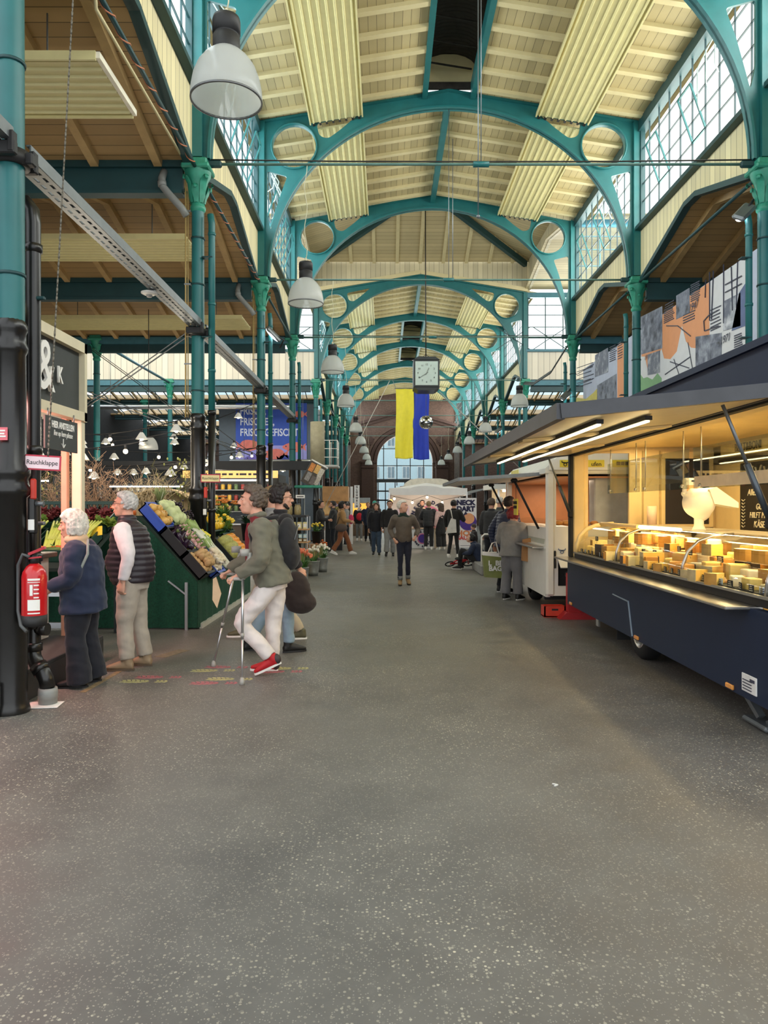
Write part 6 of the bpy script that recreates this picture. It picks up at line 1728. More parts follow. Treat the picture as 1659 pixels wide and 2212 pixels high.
def flowers(name, lab, cat, c, n, w, h, petal, leafm, seed, bloom='lily', vessel=None, nl=20):
    t = thing(name, lab, cat, c)
    rr = random.Random(seed)
    ms, mf, ml = M(), [], M()
    z0 = 0
    if vessel == 'zinc':
        obj('bucket', M().lathe([(0, .01), (.105, .01), (.11, 0), (.118, .1), (.14, .32), (.146, .325), (.146, .335), (.136, .335), (.112, .1)], n=24), pm('zinc_bucket', '#a9adaa', .4, metal=.6, var=.2), t); z0 = .28
    elif vessel == 'black':
        obj('bucket', M().lathe([(0, .01), (.1, .01), (.13, .3), (.136, .3), (.136, .31), (.12, .31)], n=20), BLACK, t); z0 = .26
    for i in range(n):
        a, q_ = rr.uniform(0, 2 * PI), math.sqrt(rr.random())
        b = Vector((.07 * q_ * math.cos(a), .07 * q_ * math.sin(a), z0)); e = Vector((w * q_ * math.cos(a), w * q_ * math.sin(a), z0 + h * (1 - .35 * q_ * q_) * rr.uniform(.88, 1.05)))
        ms.tube([b, b.lerp(e, .5) + Vector((0, 0, .03)), e], .004, n=4, cap=False)
        f = M()
        d = (e - b).normalized()
        if bloom == 'tulip':
            f.lathe([(0, -.005), (.014, 0), (.024, .02), (.024, .04), (.014, .058), (.004, .062)], e, n=8)
        elif bloom == 'lily':
            for k_ in range(6):
                aa = k_ * PI / 3 + rr.random(); dd = Vector((math.cos(aa), math.sin(aa), .5))
                f.tube([e, e + dd * .03, e + dd * .055 - Vector((0, 0, .008))], .01, n=4, rs=[.004, .016, .003])
        else:
            f.sph(e, .028, 8, 6, (1, 1, .8))
        mf.append(f)
    for i in range(nl):
        a = rr.uniform(0, 2 * PI); d = Vector((math.cos(a), math.sin(a), 0)); s_ = Vector((-d.y, d.x, 0)); L = h * rr.uniform(.5, .85); out = w * rr.uniform(.5, 1.2)
        def fn(u, v, d=d, s_=s_, L=L, out=out): return Vector((0, 0, z0)) + d * (.05 + out * v * v) + Vector((0, 0, L * (v - .45 * v ** 3))) + s_ * (u - .5) * .05 * math.sin(PI * min(.97, v * .8 + .2))
        ml.grid(2, 5, fn)
    obj('stems', ms, leafm, t); obj('leaves', ml, leafm, t)
    for f in mf: obj('bloom', f, petal, t)
    return t
LEAF = pm('fresh_leaf', '#4f7d3c', .5, var=.2); DLEAF = pm('dark_leaf', '#21402a', .45, var=.25)
ORF, YEF, WHF, PKF, CORAL = pm('petal_orange', '#e08a3c', .5, var=.12), pm('petal_yellow', '#e8c940', .5, var=.1), pm('petal_white', '#ece6d4', .5, var=.06), pm('petal_pink', '#dba08e', .5, var=.12), pm('petal_coral', '#e8825c', .5, var=.15)
flowers('flower_bunch', 'orange lilies standing right of the second column', 'flowers', (-2.75, 12.6, 1.35), 16, .22, .36, ORF, LEAF, 1, nl=26)
flowers('flower_bunch', 'yellow forsythia flowers low right of the second column', 'flowers', (-2.75, 12.3, 1.1), 30, .24, .34, YEF, LEAF, 2, 'ball', nl=20)
flowers('flower_bunch', 'yellow-green blossoms beside the dark leaves', 'flowers', (-2.95, 12.9, 1.3), 24, .22, .4, pm('petal_lime', '#c9c452', .5), LEAF, 3, 'ball', nl=30)
flowers('pot_plant', 'dark broad-leaved plant behind the crutches man', 'plant', (-2.4, 13.0, .95), 2, .2, .4, YEF, DLEAF, 4, 'ball', 'black', nl=40)
flowers('pot_plant', 'dark strappy plant left of the cream post behind the bottles', 'plant', (-4.95, 9.9, 1.36), 1, .2, .45, YEF, DLEAF, 5, 'ball', None, nl=40)

L = bpy.data.lights.new('kiosk_heat_lamp', 'AREA'); L.energy = 26; L.color = (1, .42, .36); L.shape = 'RECTANGLE'; L.size, L.size_y = .25, 1.6
lo = bpy.data.objects.new('kiosk_heat_lamp', L); COL.objects.link(lo); lo.location = (KX - .25, 6.3, 2.4); lo.rotation_euler = (0, R(-38), 0)

for i, (x, y, z) in enumerate(((-4.0, 10.0, 2.75), (-3.6, 13.5, 2.9), (-5.4, 12.0, 2.8), (-6.0, 17.0, 3.0), (-4.6, 20.5, 2.45), (-8.0, 22.0, 2.9))):
    L = bpy.data.lights.new('stall_lamp', 'POINT'); L.energy = 20; L.color = (1, .86, .68); L.shadow_soft_size = .12
    lo = bpy.data.objects.new('stall_lamp', L); COL.objects.link(lo); lo.location = (x, y, z)
# ------------------------------------------------------------------ people
V = Vector
SKIN = pm('skin_light', '#d9a58c', .5, var=.08, scale=12, spec=.35)
SKIN2 = pm('skin_tan', '#b98468', .5, var=.08, scale=12, spec=.35)
EYEW = pm('eye_white', '#e6e2dc', .3, var=0); IRIS = pm('iris_dark', '#2b2420', .2, var=0); BROW = pm('eyebrow', '#4a382c', .8, var=0); LIP = pm('lip', '#b06a60', .5, var=.05)
HAIRM = {'white': '#dcd6ca', 'silver': '#c2bfba', 'brown': '#4f3f33', 'dark': '#211b1a', 'blond': '#8f7350', 'red': '#7c1f24', 'greybrown': '#5a4d42'}
def hairmat(c): return pm('hair_' + c, HAIRM[c], .55, var=.3, scale=30, bump=.5, bscale=90)
def fabric(name, col, rough=.85): return pm('cloth_' + name, col, rough, var=.1, scale=9, bump=.15, bscale=220, sheen=.15)
def loft(m, secs, n=14):
    """secs: list of (centre, x axis half-vector, y axis half-vector); closed ends"""
    vs = []
    for c, a, b in secs:
        for k in range(n):
            t = 2 * PI * k / n; vs.append(c + a * math.cos(t) + b * math.sin(t))
    fs = [(i * n + k, i * n + (k + 1) % n, (i + 1) * n + (k + 1) % n, (i + 1) * n + k) for i in range(len(secs) - 1) for k in range(n)]
    fs += [list(range(n))[::-1], list(range((len(secs) - 1) * n, len(secs) * n))]
    m.add(vs, fs, True)
def limb(m, pts, rs, n=12, flat=1.0, sub=4, tip=True):
    """smooth tapering tube through joints with rounded ends"""
    P_, R_ = [], []
    k = len(pts)
    for i in range(k - 1):
        p0, p1, p2, p3 = pts[max(0, i - 1)], pts[i], pts[i + 1], pts[min(k - 1, i + 2)]
        for j in range(sub):
            t = j / sub
            q = .5 * ((2 * p1) + (p2 - p0) * t + (2 * p0 - 5 * p1 + 4 * p2 - p3) * t * t + (3 * p1 - p0 - 3 * p2 + p3) * t ** 3)
            P_.append(q); R_.append(rs[i] + (rs[i + 1] - rs[i]) * t)
    P_.append(pts[-1]); R_.append(rs[-1])
    m.tube(P_, 1, n=n, rs=R_)
    m.sph(pts[0], rs[0] * .98, 10, 6)
    if tip: m.sph(pts[-1], rs[-1] * .98, 10, 6)
def displaced(me, amp, f=(7, 7, 12), seed=0.0, extra=None):
    def fold(p): return .5 - abs(mnoise.noise(V((p.x * 7 + p.z * 5 + seed, p.y * 7 - p.z * 4, p.z * 8))))
    if amp <= 0 and extra is None: return me
    ns = [v.normal.copy() for v in me.vertices]
    for v, nrm in zip(me.vertices, ns):
        p = v.co
        d = amp * mnoise.noise(V((p.x * f[0] + seed, p.y * f[1], p.z * f[2]))) if amp else 0
        if amp: d += amp * .7 * fold(p)
        if amp: d += amp * .5 * mnoise.noise(V((p.x * f[0] * 2.3, p.y * f[1] * 2.3 + seed, p.z * f[2] * 2.1 + p.x * 9)))
        if extra: d += extra(p)
        v.co = p + nrm * d
    return me
def rotm(yaw, pitch, roll=0): return Matrix.Rotation(yaw, 3, 'Z') @ Matrix.Rotation(-pitch, 3, 'X') @ Matrix.Rotation(roll, 3, 'Y')

def hand(m, wrist, d, palm_n, curl, side, s=1.0, r=.0085):
    """palm + four fingers + thumb; d = forearm direction, palm_n = direction the palm faces, side=+1 thumb towards d x palm_n"""
    d = d.normalized(); pn = (palm_n - d * palm_n.dot(d)).normalized(); a = d.cross(pn).normalized() * side
    b = wrist + d * .035 * s
    loft(m, [(wrist - d * .02, a * .024 * s, pn * .02 * s), (wrist + d * .02 * s, a * .032 * s, pn * .016 * s), (wrist + d * .06 * s, a * .04 * s, pn * .015 * s), (wrist + d * .09 * s, a * .038 * s, pn * .012 * s)], 12)
    L = [.062, .074, .07, .055]
    for k in range(4):
        base = wrist + d * .088 * s + a * (.03 - .02 * k) * s
        p = base; dd = d; pts = [base - d * .015 * s, base]
        for seg, fr in enumerate((.45, .32, .23)):
            ang = curl * (1.1, 1.2, .8)[seg] + .12
            dd = (Matrix.Rotation(ang, 3, d.cross(pn)) @ dd).normalized()
            p = p + dd * L[k] * fr * s; pts.append(p)
        m.tube(pts, 1, n=8, rs=[r * 1.1 * s, r * 1.1 * s, r * s, r * .95 * s, r * .8 * s]); m.sph(pts[-1], r * .8 * s, 8, 5)
    tb = wrist + d * .03 * s + a * .026 * s
    t1 = tb + (a * .6 + d * .7 + pn * .25).normalized() * .038 * s; t2 = t1 + (a * .1 + d * .8 + pn * (.3 + curl * .6)).normalized() * .03 * s
    m.tube([tb, t1, t2], 1, n=8, rs=[.013 * s, .0105 * s, .008 * s]); m.sph(t2, .0085 * s, 8, 5)

def head_mesh(m, c, Rm, neck, s=1.0, female=False):
    T = lambda x, y, z: c + Rm @ V((x, y, z)) * s
    e = lambda x, y, z, sx, sy, sz: m.sph(T(x, y, z), s, 18, 12, (sx, sy, sz), Rm)
    e(0, -.012, .028, .076, .095, .092); e(0, .018, -.03, .062, .072, .085)
    e(0, .05, -.088, .034, .03, .026); e(0, .025, -.08, .05, .055, .035)
    e(0, .07, .04, .052, .022, .012)
    for q in (-1, 1):
        e(q * .042, .055, -.018, .022, .022, .024); e(q * .078, -.008, -.005, .011, .022, .034); e(q * .083, -.012, .012, .007, .018, .016)
        e(q * .034, .074, .014, .014, .012, .009)
    m.tube([T(0, .082, .03), T(0, .098, .0), T(0, .11, -.026)], 1, n=8, rs=[.009 * s, .011 * s, .014 * s]); e(0, .108, -.027, .014, .012, .011)
    for q in (-1, 1): e(q * .013, .095, -.03, .009, .011, .008)
    e(0, .085, -.06, .026, .012, .007); e(0, .083, -.073, .023, .012, .008)
    m.tube([T(0, -.03, -.03), neck], 1, n=14, rs=[.054 * s, .058 * s])

def hair_mesh(style, c, Rm, s, rnd, vox):
    m = M()
    T = lambda v: c + Rm @ v * s
    n = 210
    for i in range(n):
        z = 1 - 2 * (i + .5) / n; a = i * 2.39996; rr = math.sqrt(1 - z * z)
        d = V((rr * math.cos(a), rr * math.sin(a), z))
        p = V((d.x * .076, -.012 + d.y * .095, .028 + d.z * .092))
        front = d.y
        hl = {'short': .30, 'tousled': .34, 'thin': .45, 'bob': .38, 'long': .42, 'curly': .3, 'bun': .42}.get(style, .3)
        low = {'short': -.55, 'tousled': -.5, 'thin': -.4, 'bob': -.75, 'long': -.8, 'curly': -.5, 'bun': -.6}.get(style, -.5)
        if front > .1 and d.z < hl + .5 * front: continue
        if abs(d.x) > .5 and front > (-.1 if style not in ('bob', 'long') else .15) and d.z < (-.05 if style in ('short', 'tousled', 'thin', 'curly', 'bun') else .2): continue
        if d.z < low: continue
        r = {'short': .018, 'thin': .014, 'tousled': .024, 'bob': .028, 'long': .026, 'curly': .03, 'bun': .02}.get(style, .02)
        off = r * .35 + (rnd.uniform(0, .018) if style in ('tousled', 'curly') else rnd.uniform(0, .005))
        m.sph(T(p + d * off), r * s, 8, 6)
    if style == 'tousled':
        for i in range(60):
            a = rnd.uniform(0, 2 * PI); d = V((math.cos(a) * .8, math.sin(a) * .8 - .1, rnd.uniform(.3, 1))).normalized()
            if d.y > .2 and d.z < .6: continue
            p = V((d.x * .08, -.012 + d.y * .1, .03 + d.z * .1)); e = p + d * rnd.uniform(.015, .035) + V((rnd.gauss(0, .02), -.02 + rnd.gauss(0, .02), .0))
            m.tube([T(p), T(p.lerp(e, .6) + V((0, 0, .006))), T(e)], 1, n=6, rs=[.013 * s, .01 * s, .004 * s])
    if style in ('short', 'thin'):
        for i in range(70):
            a = rnd.uniform(0, 2 * PI); d = V((math.cos(a) * .8, math.sin(a) * .8 - .1, rnd.uniform(.1, 1))).normalized()
            if d.y > .1 and d.z < .45 + .4 * d.y: continue
            if abs(d.x) > .5 and d.y > -.1 and d.z < .1: continue
            p = V((d.x * .082, -.012 + d.y * .1, .032 + d.z * .097)); e = p + d * .008 + V((rnd.gauss(0, .006), -.022, .004))
            m.tube([T(p), T(e)], 1, n=5, rs=[.009 * s, .004 * s])
    if style in ('bob', 'long'):
        for i in range(26):
            x0 = rnd.uniform(-.05, .05); sd = 1 if x0 > .01 else -1
            m.tube([T(V((x0 * .6, .06, .115))), T(V((x0 + sd * .03, .07, .085))), T(V((sd * .078, .03 + rnd.uniform(-.03, .02), .03)))], 1, n=5, rs=[.011 * s, .011 * s, .006 * s])
        L = .105 if style == 'bob' else .26
        for i in range(44):
            a = R(rnd.uniform(100, 440)) if False else R(-200 + 220 * i / 43)     # round the back from ear to ear
            x, y = math.cos(a) * .083, -.012 + math.sin(a) * .098
            if y > .005: continue
            z0 = .03
            pts = [T(V((x, y, z0))), T(V((x * 1.13, y * 1.1 - .004, z0 - L * .45))), T(V((x * (1.08 if style == 'bob' else 1.0), y * 1.02 - (0 if style == 'bob' else .01), z0 - L + rnd.uniform(-.015, .015))))]
            m.tube(pts, 1, n=6, rs=[.02 * s, .022 * s, .01 * s])
    if style == 'bun': m.sph(T(V((0, -.12, .07))), .04 * s, 10, 8)
    fq = {'short': (75, 26, 40), 'thin': (75, 26, 40), 'bob': (80, 80, 9), 'long': (80, 80, 9), 'tousled': (60, 30, 40)}.get(style, (38, 38, 22))
    return displaced(remesh(m, vox, 1), .0045 if style != 'thin' else .003, fq, rnd.random() * 9)

DEF = dict(pelvis=(0, 0, .93), chest=(0, .0, 1.40), neck=(0, .01, 1.47), head=(0, .03, 1.625), yaw=0, pitch=0, roll=0,
           la=((-.24, -.03, 1.13), (-.25, .05, .89)), ra=((.24, -.03, 1.13), (.25, .05, .89)),
           ll=((-.1, .02, .49), (-.11, -.02, .09), 0), rl=((.1, .02, .49), (.11, -.02, .09), 0), curl=.45, shw=.185)
NP = [0]
def person(label, x, y, heading, look, pose=None, sc=1.0, near=False, group=None, z=0.0):
    NP[0] += 1
    rnd = random.Random(NP[0])
    p = dict(DEF); p.update(pose or {})
    t = thing('person', label, 'person', (x, y, z), heading, group)
    t.scale = (sc,) * 3
    vb, vc = (.006, .011) if near else (.0115, .017)
    pel, che, nek, hed = (V(p[k]) for k in ('pelvis', 'chest', 'neck', 'head'))
    fat = look.get('fat', 1.0)
    Rm = rotm(p['yaw'], p['pitch'], p['roll'])
    hs = look.get('hs', 1.0)
    up = (che - pel).normalized(); rt = V(p.get('right', (1, 0, 0))); fw = up.cross(rt).normalized()
    if fw.y < 0: fw = -fw
    sh = {-1: che + rt * -p['shw'] - up * .0, 1: che + rt * p['shw']}
    hip = {-1: pel - rt * .085 - up * .03, 1: pel + rt * .085 - up * .03}
    arms = {-1: [V(q) for q in p['la']], 1: [V(q) for q in p['ra']]}
    legs = {-1: p['ll'], 1: p['rl']}
    skin = look.get('skin', SKIN)
    # --- body
    b = M()
    head_mesh(b, hed, Rm, nek, hs)
    loft(b, [(pel - up * .06, rt * .12, fw * .085), (pel + up * .06, rt * .13, fw * .09), (pel.lerp(che, .5), rt * .12, fw * .085), (che - up * .1, rt * .145, fw * .095), (che + up * .02, rt * .14, fw * .075), (nek + up * .0, rt * .055, fw * .055)], 16)
    for s_ in (-1, 1):
        el, wr = arms[s_]
        limb(b, [sh[s_] - up * .02, el, wr], [.045, .036, .025], 10)
        d = (wr - el)
        pn = V(p.get('palm%d' % s_, (-s_ * 1.0, -.25, 0)))
        hd = V(p['hdir%d' % s_]) if ('hdir%d' % s_) in p else d
        hand(b, wr + d.normalized() * .01, hd, pn, p.get('curl%d' % s_, p['curl']), p.get('thumb%d' % s_, s_), 1.0, .0085 if near else .0105)
        kn, an, yw = legs[s_][:3]
        limb(b, [hip[s_], V(kn), V(an)], [.052, .034, .026], 10)
    me = remesh(b, vb, 2 if near else 1)
    body = obj('body', me, skin, t)
    # --- face details
    T = lambda a, c_, e: hed + Rm @ V((a, c_, e)) * hs
    if look.get('face', True):
        for q in (-1, 1):
            m = M(); m.sph(T(q * .034, .0795, .011), .0095 * hs, 10, 8, (1.25, .7, .75), Rm); o = obj('eye', m, EYEW, t)
            m = M(); m.sph(T(q * .034, .0862, .011), .0052 * hs, 8, 6, (1, .6, 1), Rm); obj('iris', m, IRIS, o)
            m = M(); m.tube([T(q * .016, .09, .03), T(q * .034, .091, .036), T(q * .053, .078, .031)], .0045 * hs, n=6); obj('eyebrow', m, look.get('brow', BROW), t)
        m = M(); m.tube([T(-.024, .086, -.066), T(0, .097, -.065), T(.024, .086, -.066)], .0042 * hs, n=6); obj('lips', m, LIP, t)
    if look.get('beard'):
        m = M()
        for i in range(60):
            a = rnd.uniform(-1, 1); m.sph(T(.056 * a, .062 - .05 * a * a, -.072 - .028 * (1 - a * a) + rnd.uniform(-.01, .02)), .015 * hs, 6, 5)
        obj('beard', remesh(m, .007, 2), hairmat(look['beard']), t)
    if look.get('glasses'):
        gm = pm('glasses_frame', '#33302f', .3, var=0)
        m = M()
        for q in (-1, 1):
            m.tube([T(q * .034 + .021 * math.cos(k * PI / 6), .1 - .004 * abs(math.cos(k * PI / 6)), .01 + .016 * math.sin(k * PI / 6)) for k in range(13)], .0022, n=5, cap=False)
            m.tube([T(q * .056, .094, .014), T(q * .079, .03, .014), T(q * .083, -.015, .006)], .0022, n=5)
        m.tube([T(-.013, .102, .013), T(.013, .102, .013)], .0022, n=5)
        obj('glasses', m, gm if look['glasses'] != 'red' else pm('red_glasses', '#a02a2a', .3), t)
    if look.get('hair'):
        st, hc = look['hair']
        if st != 'none': obj('hair', hair_mesh(st, hed, Rm, hs, rnd, .006 if near else .01), hairmat(hc), t)
    if look.get('cap'):
        m = M(); cm = fabric('cap_' + look['cap'][1:], look['cap'])
        m.sph(T(0, -.012, .05), hs, 18, 10, (.085, .104, .085), Rm); brim = M(); brim.sph(T(0, .115, .055), hs, 14, 6, (.065, .06, .008), Rm)
        o = obj('cap', m, cm, t); obj('brim', brim, cm, o)
    if look.get('beanie'):
        m = M(); m.sph(T(0, -.012, .045), hs, 20, 12, (.09, .108, .1), Rm); m.sph(T(0, -.012, .0), hs, 20, 8, (.092, .11, .035), Rm)
        obj('beanie', m, fabric('beanie', look['beanie']), t)
    # --- trousers (or skirt)
    tr = look.get('trousers')
    if tr:
        m = M(); w = look.get('legw', 1.0); fl = look.get('flare', 1.0)
        loft(m, [(pel - up * .12, rt * .15 * fat ** .5, fw * .11 * fat), (pel - up * .03, rt * .168 * fat ** .5, fw * .125 * fat), (pel + up * .08, rt * .152 * fat, fw * .112 * fat), (pel + up * .13, rt * .145 * fat, fw * .105 * fat)], 18)
        for s_ in (-1, 1):
            kn, an = V(legs[s_][0]), V(legs[s_][1])
            hem = an + (kn - an).normalized() * look.get('hem', .02)
            limb(m, [hip[s_] - up * .0, hip[s_].lerp(kn, .55), kn, kn.lerp(hem, .55), hem], [.092 * w ** .5 * fat ** .5, .085 * w, .066 * w, .062 * w * fl ** .5, .058 * w * fl], 14, tip=False)
        obj('trousers', displaced(remesh(m, vc, 3), .009 * look.get('wrinkle', 1), (6, 6, 9), rnd.random() * 20), tr, t)
        if look.get('cuff'):
            for s_ in (-1, 1):
                kn, an = V(legs[s_][0]), V(legs[s_][1]); u_ = (kn - an).normalized(); c_ = an + u_ * .05
                obj('turn_up', M().cyl(c_ - u_ * .03, c_ + u_ * .045, .064 * w * fl, n=16), look['cuff'], t)
    # --- shoes
    sm = look.get('shoe', BLACK); so = look.get('sole', SIGNW)
    for s_ in (-1, 1):
        kn, an, yw = legs[s_][:3]; an = V(an); pt = legs[s_][3] if len(legs[s_]) > 3 else 0
        Rf = Matrix.Rotation(R(yw) * -s_, 3, 'Z') @ Matrix.Rotation(R(-pt), 3, 'X')
        Tf = lambda a, c_, e: an + Rf @ V((a, c_, e))
        m = M()
        loft(m, [(Tf(0, -.06, -.045), Rf @ V((.033, 0, 0)), Rf @ V((0, 0, .03))), (Tf(0, -.03, -.03), Rf @ V((.038, 0, 0)), Rf @ V((0, 0, .05))), (Tf(0, .03, -.03), Rf @ V((.04, 0, 0)), Rf @ V((0, 0, .048))), (Tf(0, .1, -.042), Rf @ V((.046, 0, 0)), Rf @ V((0, 0, .034))), (Tf(0, .16, -.052), Rf @ V((.04, 0, 0)), Rf @ V((0, 0, .022))), (Tf(0, .19, -.056), Rf @ V((.022, 0, 0)), Rf @ V((0, 0, .014)))], 14)
        m.tube([Tf(0, -.012, -.03), Tf(0, -.012, .03)], 1, n=12, rs=[.044, .046])
        o = obj('shoe', remesh(m, .008 if near else .013, 2), sm, t)
        q = M(); n = 16
        def sole_pt(k, e): 
            a = 2 * PI * k / n; yy = .065 + .135 * math.cos(a); return Tf((.036 + .012 * math.cos(a)) * math.sin(a), yy, e)
        vs = [sole_pt(k, -.088) for k in range(n)] + [sole_pt(k, -.068) for k in range(n)]
        q.add(vs, [list(range(n))[::-1], list(range(n, 2 * n))] + [(i, (i + 1) % n, n + (i + 1) % n, n + i) for i in range(n)])
        obj('sole', q, so, o)
        if look.get('heelpatch'):
            m = M(); m.sph(Tf(0, -.045, -.03), 1, 12, 8, (.041, .04, .05), Rf); obj('heel_panel', m, look['heelpatch'], o)
    # --- tops
    def top(nm, mt, hemd, w, dpt, sleeve, sl_r, collar, puff=0, belly=1.0, hemflare=1.0, noise=.007, topz=.04):
        m = M()
        c = lambda f: pel.lerp(che, f)
        secs = [(pel - up * hemd, rt * .165 * w * hemflare, fw * .122 * dpt * hemflare), (pel + up * .02, rt * .168 * w, fw * .128 * dpt * (belly * .5 + .5)), (c(.35) + fw * .02 * (belly - 1) * 3, rt * .165 * w, fw * .128 * dpt * belly), (c(.65), rt * .172 * w, fw * .125 * dpt), (che - up * .06, rt * .18 * w, fw * .118 * dpt), (che + up * .02, rt * .165 * w, fw * .095 * dpt), (nek + up * (topz - .05), rt * .075, fw * .072), (nek + up * topz, rt * .066, fw * .066)]
        loft(m, secs, 20)
        for s_ in (-1, 1):
            if sleeve <= 0:
                m.sph(sh[s_] - up * .02 - rt * s_ * .02, .07, 12, 8); continue
            el, wr = arms[s_]
            end = el.lerp(wr, min(1.0, sleeve))
            limb(m, [sh[s_] - up * .015 - rt * s_ * .015, sh[s_].lerp(el, .5), el, el.lerp(end, .6), end], [.078 * sl_r, .066 * sl_r, .056 * sl_r, .05 * sl_r, .043 * sl_r], 12, tip=False)
        if collar:
            m.tube([nek + up * (.02) + rt * .07 * math.cos(a) + fw * .07 * math.sin(a) for a in [k * PI / 8 for k in range(17)]], .02 * collar, n=8)
        ex = None
        if puff:
            ex = lambda q: puff * (abs(math.sin(q.z * PI / look.get('pitch_q', .055))) ** .5 - .6)
        return obj(nm, displaced(remesh(m, vc if not puff else min(vc, .011), 3), noise * look.get('wrinkle', 1), (6, 6, 10), rnd.random() * 20, ex), mt, t)
    for kw in look.get('tops', []): top(**kw)
    t['_x'] = 0; del t['_x']
    return t, dict(pel=pel, che=che, nek=nek, up=up, rt=rt, fw=fw, sh=sh, arms=arms, T=T)
def jacket(nm, mt, hemd=.1, w=1.08, dpt=1.12, sleeve=.96, sl_r=1.12, collar=.8, **k): return dict(nm=nm, mt=mt, hemd=hemd, w=w, dpt=dpt, sleeve=sleeve, sl_r=sl_r, collar=collar, **k)
NVY = fabric('navy', '#1f2a44'); DNAVY = fabric('dark_navy', '#141722'); BLK = fabric('black', '#1c1b1d'); CHAR = fabric('charcoal', '#2c2c2e'); OLIVE = fabric('olive_grey', '#6e6c5c'); WHT = fabric('off_white', '#d8d2ca'); JEAN = fabric('jeans', '#34465c'); LJEAN = fabric('light_jeans', '#8ca3b3'); BEIGE = fabric('beige', '#b5a78f')
GREYC = fabric('grey', '#8b8b8a'); BROWN = fabric('rust_brown', '#8a5433'); CAMEL = fabric('camel', '#a77f50'); MAROON = fabric('dark_red', '#7a1f26'); STONE = fabric('stone_chino', '#aca294')

# 1 woman in navy jacket, facing left at the kiosk
Pz = dict(pelvis=(0, -.02, .80), chest=(0, .0, 1.19), neck=(0, .035, 1.25), head=(0, .075, 1.385), yaw=R(2), pitch=R(2),
          la=((-.22, .0, .95), (-.13, .20, .86)), ra=((.22, .02, .95), (.12, .22, .86)), ll=((-.1, .01, .44), (-.11, -.03, .085), 5), rl=((.1, -.02, .44), (.11, -.08, .085), 5), curl=.9, shw=.165)
t, J = person('white haired woman in navy jacket and wide dark trousers at the kiosk', -2.66, 6.47, R(94), dict(hair=('bob', 'white'), trousers=DNAVY, legw=1.25, flare=1.5, hem=-.05, fat=1.1, shoe=BLACK, sole=BLACK, hs=.98, wrinkle=1.2,
    tops=[jacket('scarf', fabric('cream_scarf', '#cfae8c'), hemd=-.2, w=.8, dpt=.8, sleeve=0, collar=1.6, topz=.07), jacket('jacket', NVY, hemd=.16, w=1.2, dpt=1.45, sl_r=1.25, collar=0, hemflare=1.1, noise=.011, topz=-.0)]), Pz, 1.0, True)
m = M(); m.tube([(-.12, -.1, 1.27), (-.19, -.12, 1.15), (-.22, -.06, 1.0), (-.22, .05, .9), (-.18, .13, .84)], .012, n=6, rs=[.01, .012, .013, .016, .018]); obj('shoulder_strap', m, fabric('grey_strap', '#8d948f'), t)
# 2 man in quilted vest
Pz = dict(pelvis=(0, -.03, .88), chest=(0, -.0, 1.34), neck=(0, .02, 1.41), head=(0, .05, 1.565), yaw=R(4), pitch=R(-4),
          la=((-.235, -.08, 1.09), (-.235, -.03, .86)), ra=((.235, -.02, 1.08), (.22, .1, .88)), ll=((-.1, .0, .46), (-.11, -.02, .09), 4), rl=((.1, -.05, .46), (.11, -.12, .09), 6), curl=.55, shw=.175)
VEST = pm('vest_nylon', '#2b2329', .45, var=.1, scale=6)
t, J = person('grey haired man in dark quilted vest and stone trousers', -2.46, 7.12, R(88), dict(hair=('short', 'silver'), glasses=True, trousers=STONE, legw=1.18, fat=1.28, shoe=pm('tan_suede', '#9a8468', .7, var=.1), sole=pm('brown_sole', '#5b4a38', .6), wrinkle=1.05,
    tops=[jacket('shirt', fabric('white_shirt', '#e4dcdc'), hemd=.05, w=.9, dpt=1.0, sl_r=1.12, collar=0, noise=.006, topz=-.02), jacket('vest', VEST, hemd=.06, w=1.12, dpt=1.5, sleeve=0, collar=1.1, puff=.014, belly=1.25, noise=.002, topz=.06)]), Pz, 1.0, True)
for s_ in (-1,):
    m = M(); m.box((-.12, .04, .035), (.05, .03, .02)); 
# 3 man on crutches
Pz = dict(pelvis=(0, -.02, .90), chest=(0, .07, 1.37), neck=(0, .13, 1.45), head=(0, .185, 1.60), yaw=R(8), pitch=R(-6), shw=.19,
          la=((-.25, .05, 1.07), (-.22, .27, .93)), ra=((.27, .22, 1.1), (.26, .44, .93)), ll=((-.1, .25, .48), (-.1, -.01, .165), 3, 24), rl=((.1, -.01, .47), (.1, .02, .09), 3), curl=1.25, curl_1=1.25)
Pz['hdir-1'] = (0, .9, -.35); Pz['hdir1'] = (0, .85, -.45); Pz['palm-1'] = (.2, -.3, -1); Pz['palm1'] = (-.2, -.3, -1); Pz['thumb-1'] = 1; Pz['thumb1'] = -1
RSH = pm('red_trainer', '#b5141f', .6, var=.08)
t, J = person('man in olive jacket and white trousers walking on two crutches', -1.06, 6.9, R(90), dict(hair=('tousled', 'greybrown'), trousers=fabric('white_jeans', '#dcd3cf'), legw=1.1, shoe=RSH, sole=pm('white_sole', '#e4e0da', .5), heelpatch=pm('dark_heel', '#3a3032', .6), wrinkle=1.5, hs=1.06,
    tops=[jacket('red_shirt', MAROON, hemd=0, w=.85, dpt=1.0, sleeve=0, collar=.5), jacket('jacket', OLIVE, hemd=.07, w=1.15, dpt=1.32, sl_r=1.35, collar=1.0, hemflare=1.06, noise=.014, topz=.0)]), Pz, 1.0, True)
m = M(); m.prism([(.236, 1.05), (.242, 1.3), (.222, 1.4), (.19, 1.4), (.19, 1.05)], -.03, .03, 'X'); obj('open_front', m, MAROON, t)
m = M(); m.tube([(-.1, -.08, 1.46), (-.13, .06, 1.44), (-.13, .17, 1.3), (-.15, .12, 1.12), (-.16, -.04, 1.02)], .02, n=8); obj('backpack_strap', m, BLK, t)
